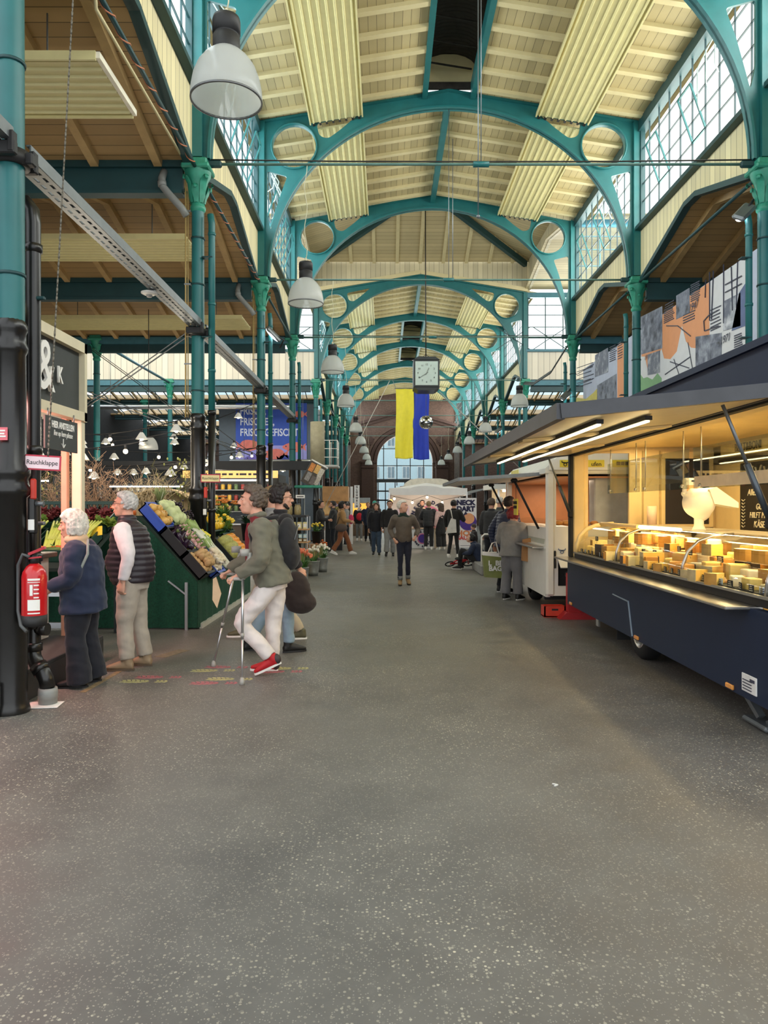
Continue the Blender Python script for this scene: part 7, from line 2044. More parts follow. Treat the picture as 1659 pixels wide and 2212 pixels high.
def crutch(lab, top_, tip, grip_dir, wr):
    t = thing('crutch', lab, 'crutch', (tip.x, tip.y, 0), group='forearm crutches')
    al, gr = ALU, pm('grey_crutch_plastic', '#a7a59e', .5)
    tl_ = V((0, 0, .03)); tp = top_ - V((tip.x, tip.y, 0))
    d = (tp - tl_).normalized()
    obj('lower_tube', M().cyl(tl_, tl_ + d * .4, .0095, n=10), al, t); obj('upper_tube', M().cyl(tl_ + d * .36, tp, .0125, n=10), al, t)
    obj('rubber_foot', M().lathe([(0, 0), (.024, 0), (.022, .03), (.013, .06), (0, .06)], n=14), gr, t)
    obj('clip', M().cyl(tl_ + d * .38, tl_ + d * .41, .017, n=10), gr, t)
    g = V(grip_dir)
    obj('handgrip', M().tube([tp, tp + g * .04 + V((0, 0, .005)), tp + g * .13], .017, n=10, rs=[.016, .017, .016]), gr, t)
    c = tp - g * .06 + V((0, 0, .24))
    obj('forearm_support', M().tube([tp, tp + V((0, 0, .04)) - g * .005, c - V((0, 0, .05)) , c], .018, n=10, rs=[.022, .02, .022, .024]), gr, t)
    cu = M()
    n = 12
    vs = []
    for i in range(n + 1):
        a = R(-120 + 240 * i / n)
        for z_ in (-.03, .03): vs.append(c + g * (.05 - .055 * math.cos(a)) + V((0, .052 * math.sin(a), z_)))
    cu.add(vs, [(2 * i, 2 * i + 2, 2 * i + 3, 2 * i + 1) for i in range(n)], True)
    o = obj('cuff', cu, gr, t); o.modifiers.new('s', 'SOLIDIFY').thickness = .006
crutch('near grey forearm crutch in front of the white trousers', V((-1.28, 6.66, .9)), V((-1.25, 6.47, 0)), (-1, 0, 0), None)
crutch('far grey forearm crutch under the hand holding the paper', V((-1.46, 7.16, .9)), V((-1.665, 7.19, 0)), (-1, 0, 0), None)
t = thing('paper_bag', 'folded beige paper hanging from the far hand of the crutches man', 'paper', (-1.62, 7.1, .6)); m = M(); m.prism([(-.03, .26), (.0, .28), (.05, .12), (.01, -.02), (-.035, .06)], -.006, .006, 'Y'); obj('sheet', m, pm('beige_paper', '#d8bf98', .8), t)
t = thing('backpack', 'black backpack on the crutches man', 'backpack', (-.95, 6.9, 1.2)); m = M(); m.sph((.04, 0, .02), 1, 18, 12, (.1, .15, .23)); m.sph((.08, 0, -.1), 1, 16, 10, (.08, .13, .14)); obj('sack', displaced(remesh(m, .012, 3), .008, seed=3), BLK, t); obj('zip', M().tube([(.12, -.11, .05), (.145, -.02, .18), (.12, .09, .15)], .004, n=5), STEEL, t)
# 4, 5 companions behind him
t, J = person('man with dark curly hair and black jumper behind the crutches man', -1.13, 7.95, R(-62), dict(hair=('curly', 'dark'), beard='dark', glasses=True, trousers=LJEAN, shoe=BLACK, sole=BLACK, tops=[jacket('jumper', BLK, hemd=.05, w=1.08, dpt=1.12, sl_r=1.15, collar=.6)]), dict(yaw=R(-14), ra=((.25, -.02, 1.13), (.25, .12, .9)), ll=((-.1, -.1, .49), (-.12, -.3, .1), 0), rl=((.1, .05, .49), (.11, .06, .09), 0)), 1.01, True)
t = thing('shoulder_bag', 'large dark brown shoulder bag behind the crutches man', 'bag', (-.93, 7.72, .48)); m = M(); m.sph((0, 0, .2), 1, 16, 10, (.15, .1, .2)); m.sph((.05, 0, .08), 1, 16, 8, (.17, .1, .12)); obj('sack', displaced(remesh(m, .014, 3), .01, seed=8), fabric('dark_brown', '#2e2320'), t); obj('strap', M().tube([(-.06, 0, .36), (-.08, .05, .6), (-.12, .1, .85)], .014, n=6), BLK, t)
t, J = person('man with short fair hair mostly hidden behind the curly haired man', -1.32, 8.75, R(95), dict(hair=('short', 'blond'), trousers=BEIGE, shoe=pm('olive_shoe', '#5d5a42', .6), sole=SIGNW, tops=[jacket('jacket', GREYC, collar=1.2)]), dict(yaw=R(-10), ll=((-.1, -.08, .49), (-.1, -.32, .09), 0), rl=((.1, .2, .5), (.1, .35, .09), 0)), 1.02)
# 6 woman walking towards us
Pz = dict(pelvis=(0, -.03, .93), chest=(.02, .05, 1.36), neck=(.03, .09, 1.43), head=(.04, .13, 1.575), yaw=R(58), pitch=R(-2), roll=R(-4), la=((-.28, -.06, 1.12), (-.22, .1, .98)), ra=((.28, -.08, 1.12), (.21, .02, .93)), ll=((-.07, .05, .49), (-.08, -.05, .11), 6, 8), rl=((.09, .08, .49), (.09, .08, .09), 6), curl=.8)
TANB = pm('tan_boot', '#8d744f', .7)
t, J = person('white haired woman in brown jacket striding down the middle of the hall', .38, 14.75, R(184), dict(hair=('short', 'white'), trousers=fabric('indigo', '#161a2c'), legw=.82, cuff=fabric('cuff_grey', '#777a78'), shoe=TANB, sole=BLACK, tops=[jacket('blouse', fabric('dark_green', '#1d3328'), w=.8, dpt=.9, hemd=0, sleeve=0, collar=.35), jacket('jacket', fabric('brown_leather', '#5d5246', .6), hemd=.05, w=.98, dpt=1.05, sl_r=1.05, collar=0, topz=-.02)]), Pz, .985)
# 7.. the others further back
walk = lambda s=1, k=.12: dict(ll=((-.09, .06 * s + .03, .49), (-.1, k * s, .09), 4), rl=((.09, -.05 * s, .49), (.1, -k * s - .05, .115), 4, 10))
per = lambda lab, x, y, h, look, pose=None, sc=1.0: person(lab, x, y, R(h), look, pose, sc)
wp = lambda px_, Y: (px_ - CX) * Y / F
per('young man in buttoned dark jacket and blue jeans walking towards the viewer', wp(813, 23.6), 23.6, 178, dict(hair=('bob', 'brown'), trousers=JEAN, legw=1.15, shoe=BLACK, sole=pm('cream_sole', '#d7d2b8', .6), tops=[jacket('jacket', fabric('ink_jacket', '#15161f'), hemd=.12, w=1.12, dpt=1.15, sl_r=1.2, collar=1)]), dict(yaw=R(-10), pitch=R(-8), **walk(1, .06)), .95)
per('man in black jumper and grey trousers beside the young man', wp(842, 23.4), 23.4, 176, dict(hair=('short', 'dark'), glasses=True, trousers=GREYC, legw=1.2, flare=1.2, shoe=BLACK, sole=BLACK, tops=[jacket('jumper', BLK, hemd=.03, w=1.1, dpt=1.1, sl_r=1.15, collar=.6)]), walk(-1, .1), 1.0)
per('woman in camel coat and rust trousers striding to the right', wp(738, 24.0), 24.0, -82, dict(hair=('bob', 'dark'), trousers=BROWN, legw=1.15, flare=1.25, shoe=SIGNW, sole=SIGNW, tops=[jacket('coat', CAMEL, hemd=.05, w=1.15, dpt=1.25, sl_r=1.25, collar=1)]), dict(pitch=R(-12), ra=((.26, .05, 1.15), (.2, .28, 1.1)), la=((-.26, .05, 1.15), (-.2, .28, 1.1)), ll=((-.09, .2, .5), (-.1, .32, .1), 0), rl=((.09, -.08, .49), (.1, -.3, .14), 0, 20)), .98)
t = thing('shoulder_bag', 'grey-brown bag at the hip of the camel coat woman', 'bag', (wp(738, 24.0) + .0, 23.75, .88)); obj('sack', M().sph((0, 0, 0), 1, 14, 8, (.2, .07, .13)), fabric('taupe_bag', '#5a4d48'), t); obj('strap', M().tube([(-.15, 0, .08), (-.05, .1, .4), (.05, .2, .55)], .012, n=5), BLK, t)
per('dark haired woman in black standing by the flower trolley', wp(692, 24.5), 24.5, -95, dict(hair=('bun', 'dark'), trousers=BLK, legw=1.3, flare=1.3, shoe=SIGNW, sole=SIGNW, tops=[jacket('cardigan', CHAR, hemd=.1, w=1.1, dpt=1.15, sl_r=1.2, collar=.5)]), dict(ra=((.24, .1, 1.15), (.2, .3, 1.12)), pitch=R(6)), 1.0)
per('man in dark coat facing left across from the woman in black', wp(720, 26), 26, 88, dict(hair=('short', 'dark'), beard='dark', trousers=DNAVY, shoe=BLACK, sole=BLACK, tops=[jacket('coat', CHAR, hemd=.15, w=1.12, dpt=1.2, sl_r=1.2, collar=1)]), dict(la=((-.24, .1, 1.15), (-.2, .3, 1.1))), 1.0)
per('person in grey hoodie with a pink bag by the mulled wine stall', wp(748, 30), 30, -70, dict(hair=('none', 'dark'), cap='#3a3436', trousers=DNAVY, shoe=BLACK, tops=[jacket('hoodie', GREYC, hemd=.1, w=1.1, dpt=1.15, sl_r=1.15, collar=1.4)]), None, .97)
t = thing('shoulder_bag', 'pink bag on the grey hoodie person', 'bag', (wp(748, 30) + .2, 29.8, 1.05)); obj('sack', M().sph((0, 0, 0), 1, 12, 8, (.12, .06, .2)), fabric('pink', '#c0305a'), t); obj('strap', M().tube([(-.05, 0, .15), (-.08, .08, .3), (-.1, .15, .42)], .012, n=5), BLK, t)
per('woman with a bright red bag walking from the end wall', wp(776, 34), 34, 180, dict(hair=('bun', 'brown'), glasses=True, trousers=GREYC, shoe=SIGNW, tops=[jacket('scarf', WHT, w=.9, dpt=.9, hemd=-.15, sleeve=0, collar=1.6, topz=.06), jacket('coat', BLK, hemd=.12, w=1.1, dpt=1.15, topz=-.02)]), walk(1, .08), .97)
t = thing('shoulder_bag', 'bright red bag carried in front by a walking woman', 'bag', (wp(777, 34), 33.75, 1.1)); obj('sack', M().sph((0, 0, 0), 1, 12, 8, (.15, .05, .18)), fabric('red_bag', '#d2293a'), t); obj('strap', M().tube([(0, 0, .14), (.05, .06, .3), (.08, .15, .38)], .012, n=5), BLK, t)
per('man in navy coat left of the turquoise cap', wp(795, 33), 33, 182, dict(hair=('short', 'blond'), trousers=DNAVY, shoe=BLACK, tops=[jacket('coat', NVY, hemd=.2, w=1.12, dpt=1.2)]), walk(1, .07), 1.0)
per('person in turquoise cap and dark coat behind the young man', wp(809, 28.5), 28.5, 190, dict(hair=('none', 'dark'), cap='#3f9a90', trousers=DNAVY, shoe=BLACK, tops=[jacket('coat', CHAR, hemd=.2, w=1.15, dpt=1.2)]), None, 1.02)
per('bearded vendor in red glasses inside the white tent', wp(912, 29.9), 29.9, 184, dict(hair=('short', 'dark'), beard='dark', glasses='red', trousers=BLK, shoe=BLACK, tops=[jacket('shirt', BLK, hemd=.08, w=1.1, dpt=1.1)]), dict(la=((-.3, .12, 1.2), (-.12, .2, 1.38)), pitch=R(-6)), 1.04)
per('customer in black puffer jacket seen from behind at the white tent', wp(926, 26.9), 26.9, -12, dict(hair=('short', 'blond'), face=False, trousers=BLK, legw=1.15, shoe=SIGNW, sole=SIGNW, tops=[jacket('puffer_jacket', fabric('black_puffer', '#1d1e22', .5), hemd=.08, w=1.25, dpt=1.4, sl_r=1.4, collar=1.2, puff=.014, noise=.004)]), dict(la=((-.3, .1, 1.15), (-.15, .28, 1.1)), ra=((.3, .1, 1.15), (.15, .28, 1.1))), 1.0)
per('woman in long black dress over a pink top at the tent counter', wp(953, 26.9), 26.9, 30, dict(hair=('long', 'brown'), trousers=BLK, legw=1.6, flare=1.2, shoe=SIGNW, sole=SIGNW, tops=[jacket('top', fabric('pale_pink', '#d9b6b2'), hemd=-.2, w=1.05, dpt=1.05), jacket('dress', BLK, hemd=.35, w=1.02, dpt=1.05, sleeve=0, collar=0, hemflare=1.2, topz=-.12)]), None, .96)
per('woman in black coat with white tote bag looking at the roll-up banner', wp(980, 22.6), 22.6, -25, dict(hair=('bun', 'dark'), trousers=BLK, legw=.9, shoe=SIGNW, sole=SIGNW, tops=[jacket('coat', fabric('black_coat', '#1b1816'), hemd=.25, w=1.15, dpt=1.15, sl_r=1.25, collar=1)]), dict(ra=((.28, .1, 1.15), (.12, .3, 1.32)), la=((-.28, .02, 1.15), (-.26, .05, .92)), ll=((-.1, .0, .49), (-.16, -.02, .09), 6), rl=((.1, .0, .49), (.14, .02, .09), 10)), 1.0)
t = thing('tote_bag', 'white cloth tote bag on the shoulder of the black coat woman', 'bag', (wp(974, 22.6), 22.28, .75)); obj('sack', M().prism([(-.2, 0), (.14, .03), (.12, .42), (-.02, .46)], -.03, .03, 'Y'), WHT, t); obj('strap', M().tube([(.02, 0, .43), (-.02, .1, .7)], .014, n=6), WHT, t)
per('woman with dark red hair in grey coat and grey trousers at the white van', wp(1105, 12.35), 12.35, -38, dict(hair=('curly', 'red'), trousers=fabric('grey_wide', '#6f6e70'), legw=1.2, flare=1.35, fat=1.05, shoe=BLACK, sole=SIGNW, hs=.98, tops=[jacket('coat', fabric('grey_wool', '#85837f'), hemd=.1, w=1.22, dpt=1.35, sl_r=1.45, collar=1.5, hemflare=1.15, noise=.009)]), dict(pelvis=(0, 0, .86), chest=(0, .04, 1.28), neck=(0, .06, 1.34), head=(0, .09, 1.47), ra=((.27, .08, 1.05), (.2, .32, 1.0)), la=((-.27, .08, 1.05), (-.15, .32, .98)), ll=((-.1, 0, .45), (-.12, -.02, .09), 4), rl=((.1, .02, .45), (.12, .02, .09), 6), yaw=R(-8)), .95)
per('man in navy puffer jacket carrying a green shopping bag', wp(1090, 13.4), 13.4, -60, dict(hair=('short', 'dark'), glasses=True, skin=SKIN2, trousers=DNAVY, shoe=BLACK, sole=SIGNW, tops=[jacket('puffer_jacket', fabric('navy_puffer', '#1f2b48', .5), hemd=.12, w=1.2, dpt=1.35, sl_r=1.35, collar=1.2, puff=.013, noise=.004)]), dict(pitch=R(-10), chest=(0, .07, 1.39), neck=(0, .1, 1.46), head=(0, .13, 1.61), la=((-.3, -.05, 1.12), (-.3, .0, .86)), ra=((.24, .1, 1.12), (.2, .3, 1.05))), 1.0)
per('person in dark jacket with pale rucksack straps behind the navy puffer man', wp(1061, 17.5), 17.5, -30, dict(hair=('short', 'brown'), trousers=DNAVY, shoe=BLACK, tops=[jacket('jacket', CHAR, hemd=.1, w=1.15, dpt=1.2, collar=1)]), dict(ra=((.24, .1, 1.12), (.15, .3, 1.1))), 1.0)
per('grey haired man in grey coat deeper in the crowd at the white van', wp(1079, 18.2), 18.2, -50, dict(hair=('thin', 'silver'), trousers=DNAVY, shoe=BLACK, tops=[jacket('coat', fabric('grey_green', '#4c4f4b'), hemd=.15, w=1.15, dpt=1.2, collar=1.2)]), None, 1.02)
per('person in dark green hat and jacket at the white van flap', wp(1122, 16.0), 16.0, -60, dict(hair=('none', 'dark'), cap='#1c2a2a', trousers=BLK, shoe=BLACK, tops=[jacket('jacket', fabric('bottle_green', '#22343a'), hemd=.1, w=1.2, dpt=1.25, collar=1.2)]), None, 1.0)
sit = dict(pelvis=(0, -.1, .2), chest=(0, .06, .62), neck=(0, .12, .68), head=(0, .2, .8), pitch=R(-28), la=((-.27, .12, .45), (-.2, .36, .42)), ra=((.27, .12, .45), (.2, .36, .42)), ll=((-.22, .36, .5), (-.14, .46, .09), 8), rl=((.24, .34, .46), (.12, .5, .09), 8))
per('person in navy coat crouching on the floor beside the small bike', wp(1032, 18.3), 18.3, 62, dict(hair=('short', 'dark'), trousers=BLK, shoe=BLACK, sole=SIGNW, tops=[jacket('coat', NVY, hemd=.12, w=1.2, dpt=1.2, collar=1)]), sit, .95)
per('child in dark helmet beside the crouching person', wp(1024, 19.4), 19.4, 100, dict(hair=('none', 'brown'), beanie='#4a3f3a', trousers=BLK, shoe=BLACK, tops=[jacket('jacket', fabric('black_red', '#241c1e'), hemd=.1, w=1.1, dpt=1.15, collar=1)]), dict(pitch=R(-12)), .63)
per('vendor in dark striped cap inside the white van, seen through the cheese van opening', 2.95, 12.6, 120, dict(hair=('none', 'dark'), cap='#26242a', trousers=BLK, shoe=BLACK, tops=[jacket('jacket', BLK, hemd=.1, collar=1)]), dict(pelvis=(0, 0, .62), chest=(0, .0, 1.07), neck=(0, .01, 1.13), head=(0, .03, 1.27), ll=((-.1, .02, .3), (-.11, -.02, .09), 0), rl=((.1, .02, .3), (.11, -.02, .09), 0), la=((-.24, .0, .82), (-.2, .18, .7)), ra=((.24, .0, .82), (.2, .18, .7))), 1.0, z=.33) if False else None
# bags in hands
t = thing('shopping_bag', 'olive green shopping bag with white letters in the navy puffer man hand', 'bag', (wp(1066, 13.25), 13.25, .3)); m = M(); m.prism([(-.16, 0), (.17, -.02), (.2, .36), (-.2, .4)], -.09, .09, 'Y'); obj('sack', m, pm('bag_green', '#7d8344', .5, var=.15), t); m = M(); m.prism([(-.2, .39), (.2, .35), (.2, .41), (-.2, .45)], -.095, .095, 'Y'); obj('top_band', m, SIGNW, t)
text('L  BE\nBAG', .12, SIGNW, t, (.02, -.1, .2), lead=.8, bold=.004); obj('handle', M().tube([(-.1, 0, .42), (-.02, .03, .6), (.05, .05, .62), (.1, 0, .4)], .012, n=6), SIGNW, t)
t = thing('paper_bag', 'brown paper bag in the hands of the grey coat woman', 'bag', (wp(1143, 12.0), 12.0, .68)); m = M(); m.prism([(-.12, 0), (.02, -.02), (.22, .28), (.08, .38), (-.1, .34)], -.06, .06, 'Y'); obj('sack', m, pm('kraft_paper', '#b48352', .8, var=.1), t)
# ------------------------------------------------------------------ white tent stall in the middle of the crossing
WTENT = pm('white_tent', '#e7e6e6', .6, var=.03)
NAVYP = pm('print_deep_navy', '#1d1a44', .6, var=0); PURP = pm('print_purple', '#4b2f8f', .6, var=.1); PINK_ = pm('print_pink', '#d9799a', .6, var=.08); PEACH = pm('print_peach', '#e9a678', .6, var=.05); REDP = pm('print_red', '#d9474a', .6, var=0)
tx0, tx1, tyf, tyb = .16, 3.1, 28.1, 30.6
t = thing('market_tent', 'white open tent stall with printed back wall in mid hall', 'market tent', (1.6, 29.3, 0))
to = lambda n, m, mt, p=None: obj(n, m, mt, p or t, world=True)
m = M(); m.prism([(tx0, 2.0), (tx0, 2.26), (.95, 2.26)] + [(1.55 + .55 * math.cos(R(a)), 2.26 + .09 * math.sin(R(a))) for a in range(165, 10, -15)] + [(2.2, 2.26), (tx1, 2.26), (tx1, 2.0)], tyf - .02, tyf + .02, 'Y'); to('front_valance', m, WTENT)
for x in (tx0, tx1): to('side_valance', M().box((x, (tyf + tyb) / 2, 2.12), (.03, tyb - tyf, .28)), WTENT)
m = M(); m.add([(tx0, tyf, 2.24), (tx1, tyf, 2.24), (tx1, tyb, 2.24), (tx0, tyb, 2.24), (1.63, 29.35, 2.5)], [(0, 1, 4), (1, 2, 4), (2, 3, 4), (3, 0, 4)]); to('roof', m, WTENT)
for x in (tx0, tx1):
    for y in (tyf, tyb): to('leg', M().box((x, y, 1.05), (.05, .05, 2.1)), ALU)
m = M(); m.box((1.63, tyb - .05, 1.1), (2.9, .03, 2.2)); bw = to('back_wall', m, pm('tent_back', '#e6d9d2', .6, var=.03))
lx, lz, yb_ = 1.78, 1.08, tyb - .075
for r, mt, n_ in ((.52, PINK_, 'print_ring'), (.42, PEACH, 'print_disc'), (.2, PURP, 'print_centre')):
    m = M(); m.cyl((lx, yb_, lz), (lx, yb_ - .004 - (.52 - r) * .02, lz), r, n=36); obj(n_, m, mt, bw, world=True)
def arc_text(s, cx, cz, r, a0, a1, size, y, par, flip=1):
    for i, ch in enumerate(s):
        if ch == ' ': continue
        a = a0 + (a1 - a0) * i / (len(s) - 1)
        p = (cx + r * math.cos(R(a)), y, cz + r * math.sin(R(a)))
        text(ch, size, NAVYP, par, p, (R(90), R(90 - a if flip > 0 else -90 - a), 0), world=True, bold=.012, depth=.003)
arc_text('NECK DART', lx, lz, .66, 160, 20, .2, yb_ - .012, bw)
m = M(); m.box((.75, yb_, 1.35), (.5, .01, .5)); obj('pale_print', m, pm('print_lilac', '#d9c3cf', .6), bw, world=True)
for x in (.62, .88): obj('small_print', M().cyl((x, yb_ - .012, 1.45), (x, yb_ - .008, 1.45), .04, n=10), PURP, bw, world=True)
c = thing('sales_counter', 'white printed sales counter in the tent', 'counter', (1.55, 28.0, 0))
m = M(); m.box((1.55, 28.05, .36), (1.3, .5, .72)); o = obj('front', m, WTENT, c, world=True); m = M(); m.box((1.55, 28.05, .735), (1.36, .55, .03)); obj('top', m, pm('counter_top', '#b69a7c', .5), c, world=True)
m = M(); m.box((2.02, 27.79, .36), (.36, .01, .7)); obj('beige_side', m, pm('beige_cloth', '#c9b79c', .8), c, world=True)
for r, mt in ((.2, PINK_), (.16, PURP)): obj('print_disc', M().cyl((1.4, 27.795, .36), (1.4, 27.786 - .004 * (mt is PURP), .36), r, n=24), mt, c, world=True)
arc_text('NECK DART', 1.4, .36, .27, 155, 25, .09, 27.78, c); arc_text('HOT SAUCE', 1.4, .36, .29, 205, 335, .07, 27.78, c, -1)
for i, (x, mt) in enumerate(((1.1, REDP), (1.2, PEACH), (2.0, REDP), (2.08, PEACH), (2.16, PURP))):
    b = thing('sauce_bottle', 'small sauce bottle on the tent counter', 'bottle', (x, 27.95, .75), group='sauce bottles on the tent counter'); obj('glass', M().lathe([(0, 0), (.03, 0), (.03, .1), (.012, .13), (.012, .16), (0, .16)], n=10), mt, b); obj('cap', M().cyl((0, 0, .16), (0, 0, .18), .014, n=8), BLACK, b)
for i, (x, z, y) in enumerate(((.35, 1.86, 28.3), (1.05, 1.72, 28.6), (1.62, 1.92, 28.6), (2.2, 1.72, 28.6), (2.8, 1.84, 28.3))):
    b = thing('string_bulb', 'glowing warm bulb strung under the tent roof', 'lamp', (x, y, z), group='bulbs under the tent roof'); obj('bulb', M().sph((0, 0, 0), .045, 12, 8), GLOW, b); obj('socket', M().cyl((0, 0, .03), (0, 0, .09), .018, n=8), BLACK, b)
m = M(); m.tube([(.2, 28.3, 2.0), (.35, 28.3, 1.95), (1.05, 28.6, 1.81), (1.62, 28.6, 2.01), (2.2, 28.6, 1.81), (2.8, 28.3, 1.93), (3.05, 28.3, 2.02)], .008, n=5); tag(obj('string_cable', m, CABLE), 'cable of the bulbs under the tent roof', 'cable')
t = thing('pendant_lantern', 'small amber lantern at the left corner of the tent', 'lamp', (.22, 27.95, 1.62)); obj('body', M().lathe([(0, 0), (.06, .02), (.07, .1), (.04, .2), (0, .22)], n=14), pm('amber_lantern', '#c98b3c', .4, emit='#ffb650', estr=1.5), t); obj('hook', M().cyl((0, 0, .2), (0, 0, .42), .006, n=5), BLACK, t)
r = thing('rollup_banner', 'white roll-up banner with purple lettering right of the tent', 'banner', (2.98, 27.4, 0)); m = M(); m.box((0, 0, .95), (.8, .012, 1.86)); obj('cloth', m, pm('rollup_white', '#ece9ec', .6, var=.02), r); obj('base', M().box((0, .02, .03), (.84, .2, .06), bev=.01), ALU, r)
text('NECK', .25, NAVYP, r, (0, -.012, 1.7), bold=.016, sx=1.02); text('DART', .25, NAVYP, r, (0, -.012, 1.47), bold=.016, sx=1.02)
text('HOT', .26, pm('print_orange2', '#e08a5a', .6), r, (0, -.012, .57), bold=.012, sx=1.25); text('SAUCE', .19, REDP, r, (0, -.012, .4), bold=.008, sx=1.1)
obj('small_print', M().box((0, -.008, .12), (.4, .004, .012)), NAVYP, r)
obj('print_disc', M().cyl((.08, -.008, 1.0), (.08, -.014, 1.0), .32, n=32), PURP, r); obj('print_peach', M().cyl((.12, -.014, 1.12), (.12, -.019, 1.12), .2, n=28), PEACH, r); obj('print_pepper', M().prism([(-.1, 1.24), (0, 1.4), (.06, 1.28)], -.022, -.016, 'Y'), NAVYP, r)
t = thing('food_truck', 'cream round roofed truck behind the white tent', 'truck', (1.9, 33.5, 0))
m = M(); m.prism([(-1.15, .4), (-1.15, 2.45), (1.15, 2.45), (1.15, .4)], -.9, 1.6, 'Y'); obj('body', m, pm('truck_cream', '#d9d3c6', .5), t)
m = M(); m.prism([(-1.1, 2.45), (-1.0, 2.62), (-.8, 2.75), (-.5, 2.8), (.5, 2.8), (.8, 2.75), (1.0, 2.62), (1.1, 2.45)], -.95, 1.65, 'Y'); obj('roof', m, pm('truck_roof', '#e3ddcc', .5), t)
obj('brown_band', M().box((0, -.96, 2.38), (2.5, .1, .16)), pm('awning_brown', '#8a6d5c', .6), t)
for s in (-1, 1): obj('wheel', M().cyl((s * 1.1, -.3, .33), (s * .9, -.3, .33), .33, n=24), RUBBER, t)
# ------------------------------------------------------------------ flowers and deli trolley along the left edge of the aisle
flowers('tulip_bucket', 'zinc bucket of coral tulips, nearest of the flower buckets', 'flowers', (-1.68, 14.95, 0), 34, .2, .38, CORAL, LEAF, 11, 'tulip', 'zinc', 26)
flowers('tulip_bucket', 'narrow zinc bucket of pale tulips behind the coral ones', 'flowers', (-1.62, 16.7, 0), 18, .13, .36, WHF, LEAF, 12, 'tulip', 'zinc', 16)
flowers('tulip_bucket', 'zinc bucket of white tulips with long leaves, farthest of the silver ones', 'flowers', (-1.5, 17.7, 0), 20, .2, .36, WHF, LEAF, 13, 'tulip', 'zinc', 24)
flowers('flower_bucket', 'black bucket of orange ranunculus beside the trolley', 'flowers', (-1.75, 19.7, 0.0), 26, .22, .42, pm('petal_tangerine', '#e2742f', .5), LEAF, 14, 'ball', 'black', 14)
flowers('flower_bucket', 'bucket of pink and peach blooms behind the coral tulips', 'flowers', (-1.98, 15.8, 0), 26, .22, .4, PKF, LEAF, 15, 'tulip', 'zinc', 16)
flowers('flower_bucket', 'low bucket of yellow flowers beside the trolley top', 'flowers', (-1.75, 18.9, .62), 16, .16, .28, YEF, LEAF, 16, 'ball', 'black', 14)
t = thing('side_box', 'kraft cardboard box carrying the yellow flowers', 'box', (-1.8, 18.9, 0)); obj('carton', M().box((0, 0, .3), (.4, .4, .6)), pm('kraft_box', '#a07a52', .8), t); obj('tape', M().box((0, -.202, .3), (.06, .004, .6)), pm('box_tape', '#c9a877', .5), t)
t = thing('crate_box', 'wooden box behind the pink and coral blooms', 'box', (-2.05, 16.4, 0)); obj('boards', M().box((0, 0, .28), (.5, .4, .56)), pm('raw_wood', '#b79a6b', .7, var=.15), t); obj('edge_slat', M().box((0, -.205, .52), (.52, .02, .06)), pm('raw_wood2', '#a5875a', .7), t)
tr = thing('deli_trolley', 'glass deli trolley with egg and cheese shelves', 'trolley', (-2.15, 17.6, 0))
obj('base', M().box((0, 0, .22), (.66, .6, .3)), BLACK, tr)
for z in (.42, .72, 1.02): obj('shelf', M().box((0, 0, z), (.7, .62, .03)), pm('shelf_wood', '#b98f5f', .6), tr)
for x in (-.33, .33):
    for y in (-.29, .29): obj('post', M().box((x, y, .85), (.02, .02, .95)), ALU, tr)
obj('glass_front', M().quad((-.34, -.31, .45), (.34, -.31, .45), (.34, -.2, 1.3), (-.34, -.2, 1.3)), ACRYL, tr)
obj('black_top', M().box((0, 0, 1.33), (.62, .55, .05)), BLACK, tr)
pk = None
for i, (z, n, mt, lab, nm, d) in enumerate(((.435, 6, pm('pack_cream', '#e7dfc4', .5), 'pale wrapped cheese pack on the lowest trolley shelf', 'cheese_pack', (.09, .2, .11)), (.735, 6, pm('egg_carton', '#b08a5e', .8), 'brown egg carton on the middle trolley shelf', 'egg_carton', (.09, .2, .07)), (.815, 6, pm('pack_blue', '#bcd3de', .4), 'pale blue packet stacked on the egg cartons', 'food_pack', (.085, .19, .1)), (1.035, 5, pm('pack_yellow', '#e5d89a', .4), 'pale yellow packet on the top trolley shelf', 'food_pack', (.1, .18, .16)))):
    for k_ in range(n):
        loc = (-2.15 - .27 + k_ * .54 / (n - 1), 17.45, z)
        if k_ == 0:
            pk = thing(nm, lab, 'packet', loc, group=lab + 's'); obj('wrapper', M().box((0, 0, d[2] / 2), d, bev=.01), mt, pk); obj('label', M().box((0, -d[1] / 2 - .002, d[2] / 2), (d[0] * .7, .004, d[2] * .5)), SIGNW, pk)
        else: dup(pk, loc)
for x in (-2.28, -2.08):
    b = thing('glass_jar', 'big glass jar standing on the trolley top', 'jar', (x, 17.6, 1.36), group='glass jars on the trolley'); obj('glass', M().lathe([(0, 0), (.07, 0), (.08, .03), (.08, .18), (.06, .22), (.065, .24)], n=18), pm('jar_contents', '#a08f62', .3, var=.4, scale=40), b); obj('lid', M().cyl((0, 0, .24), (0, 0, .265), .065, n=16), STEEL, b)
t = thing('post_sign', 'small white sign on a thin post above the trolley', 'sign', (-2.05, 17.9, 0)); obj('post', M().cyl((0.1, 0, 0), (.1, 0, 1.82), .014, n=6), STEEL, t); obj('plate', M().box((0, -.02, 1.8), (.22, .012, .08)), SIGNW, t); obj('print_line', M().box((0, -.027, 1.8), (.16, .004, .02)), BLACK, t)
t = thing('tilted_poster', 'tilted printed poster box hung on the left columns', 'poster', (-1.78, 18.4, 2.35), (0, R(28), R(10))); obj('panel', M().box((0, 0, 0), (.42, .06, .58)), pm('poster_backing', '#4a4238', .6), t)
pr = [('#d98a3c', -.12, .14), ('#e0b060', .02, .16), ('#c9c2b2', .14, .12), ('#8e8a86', -.1, -.1), ('#6b5f58', .05, -.14), ('#b7ada0', .15, -.1)]
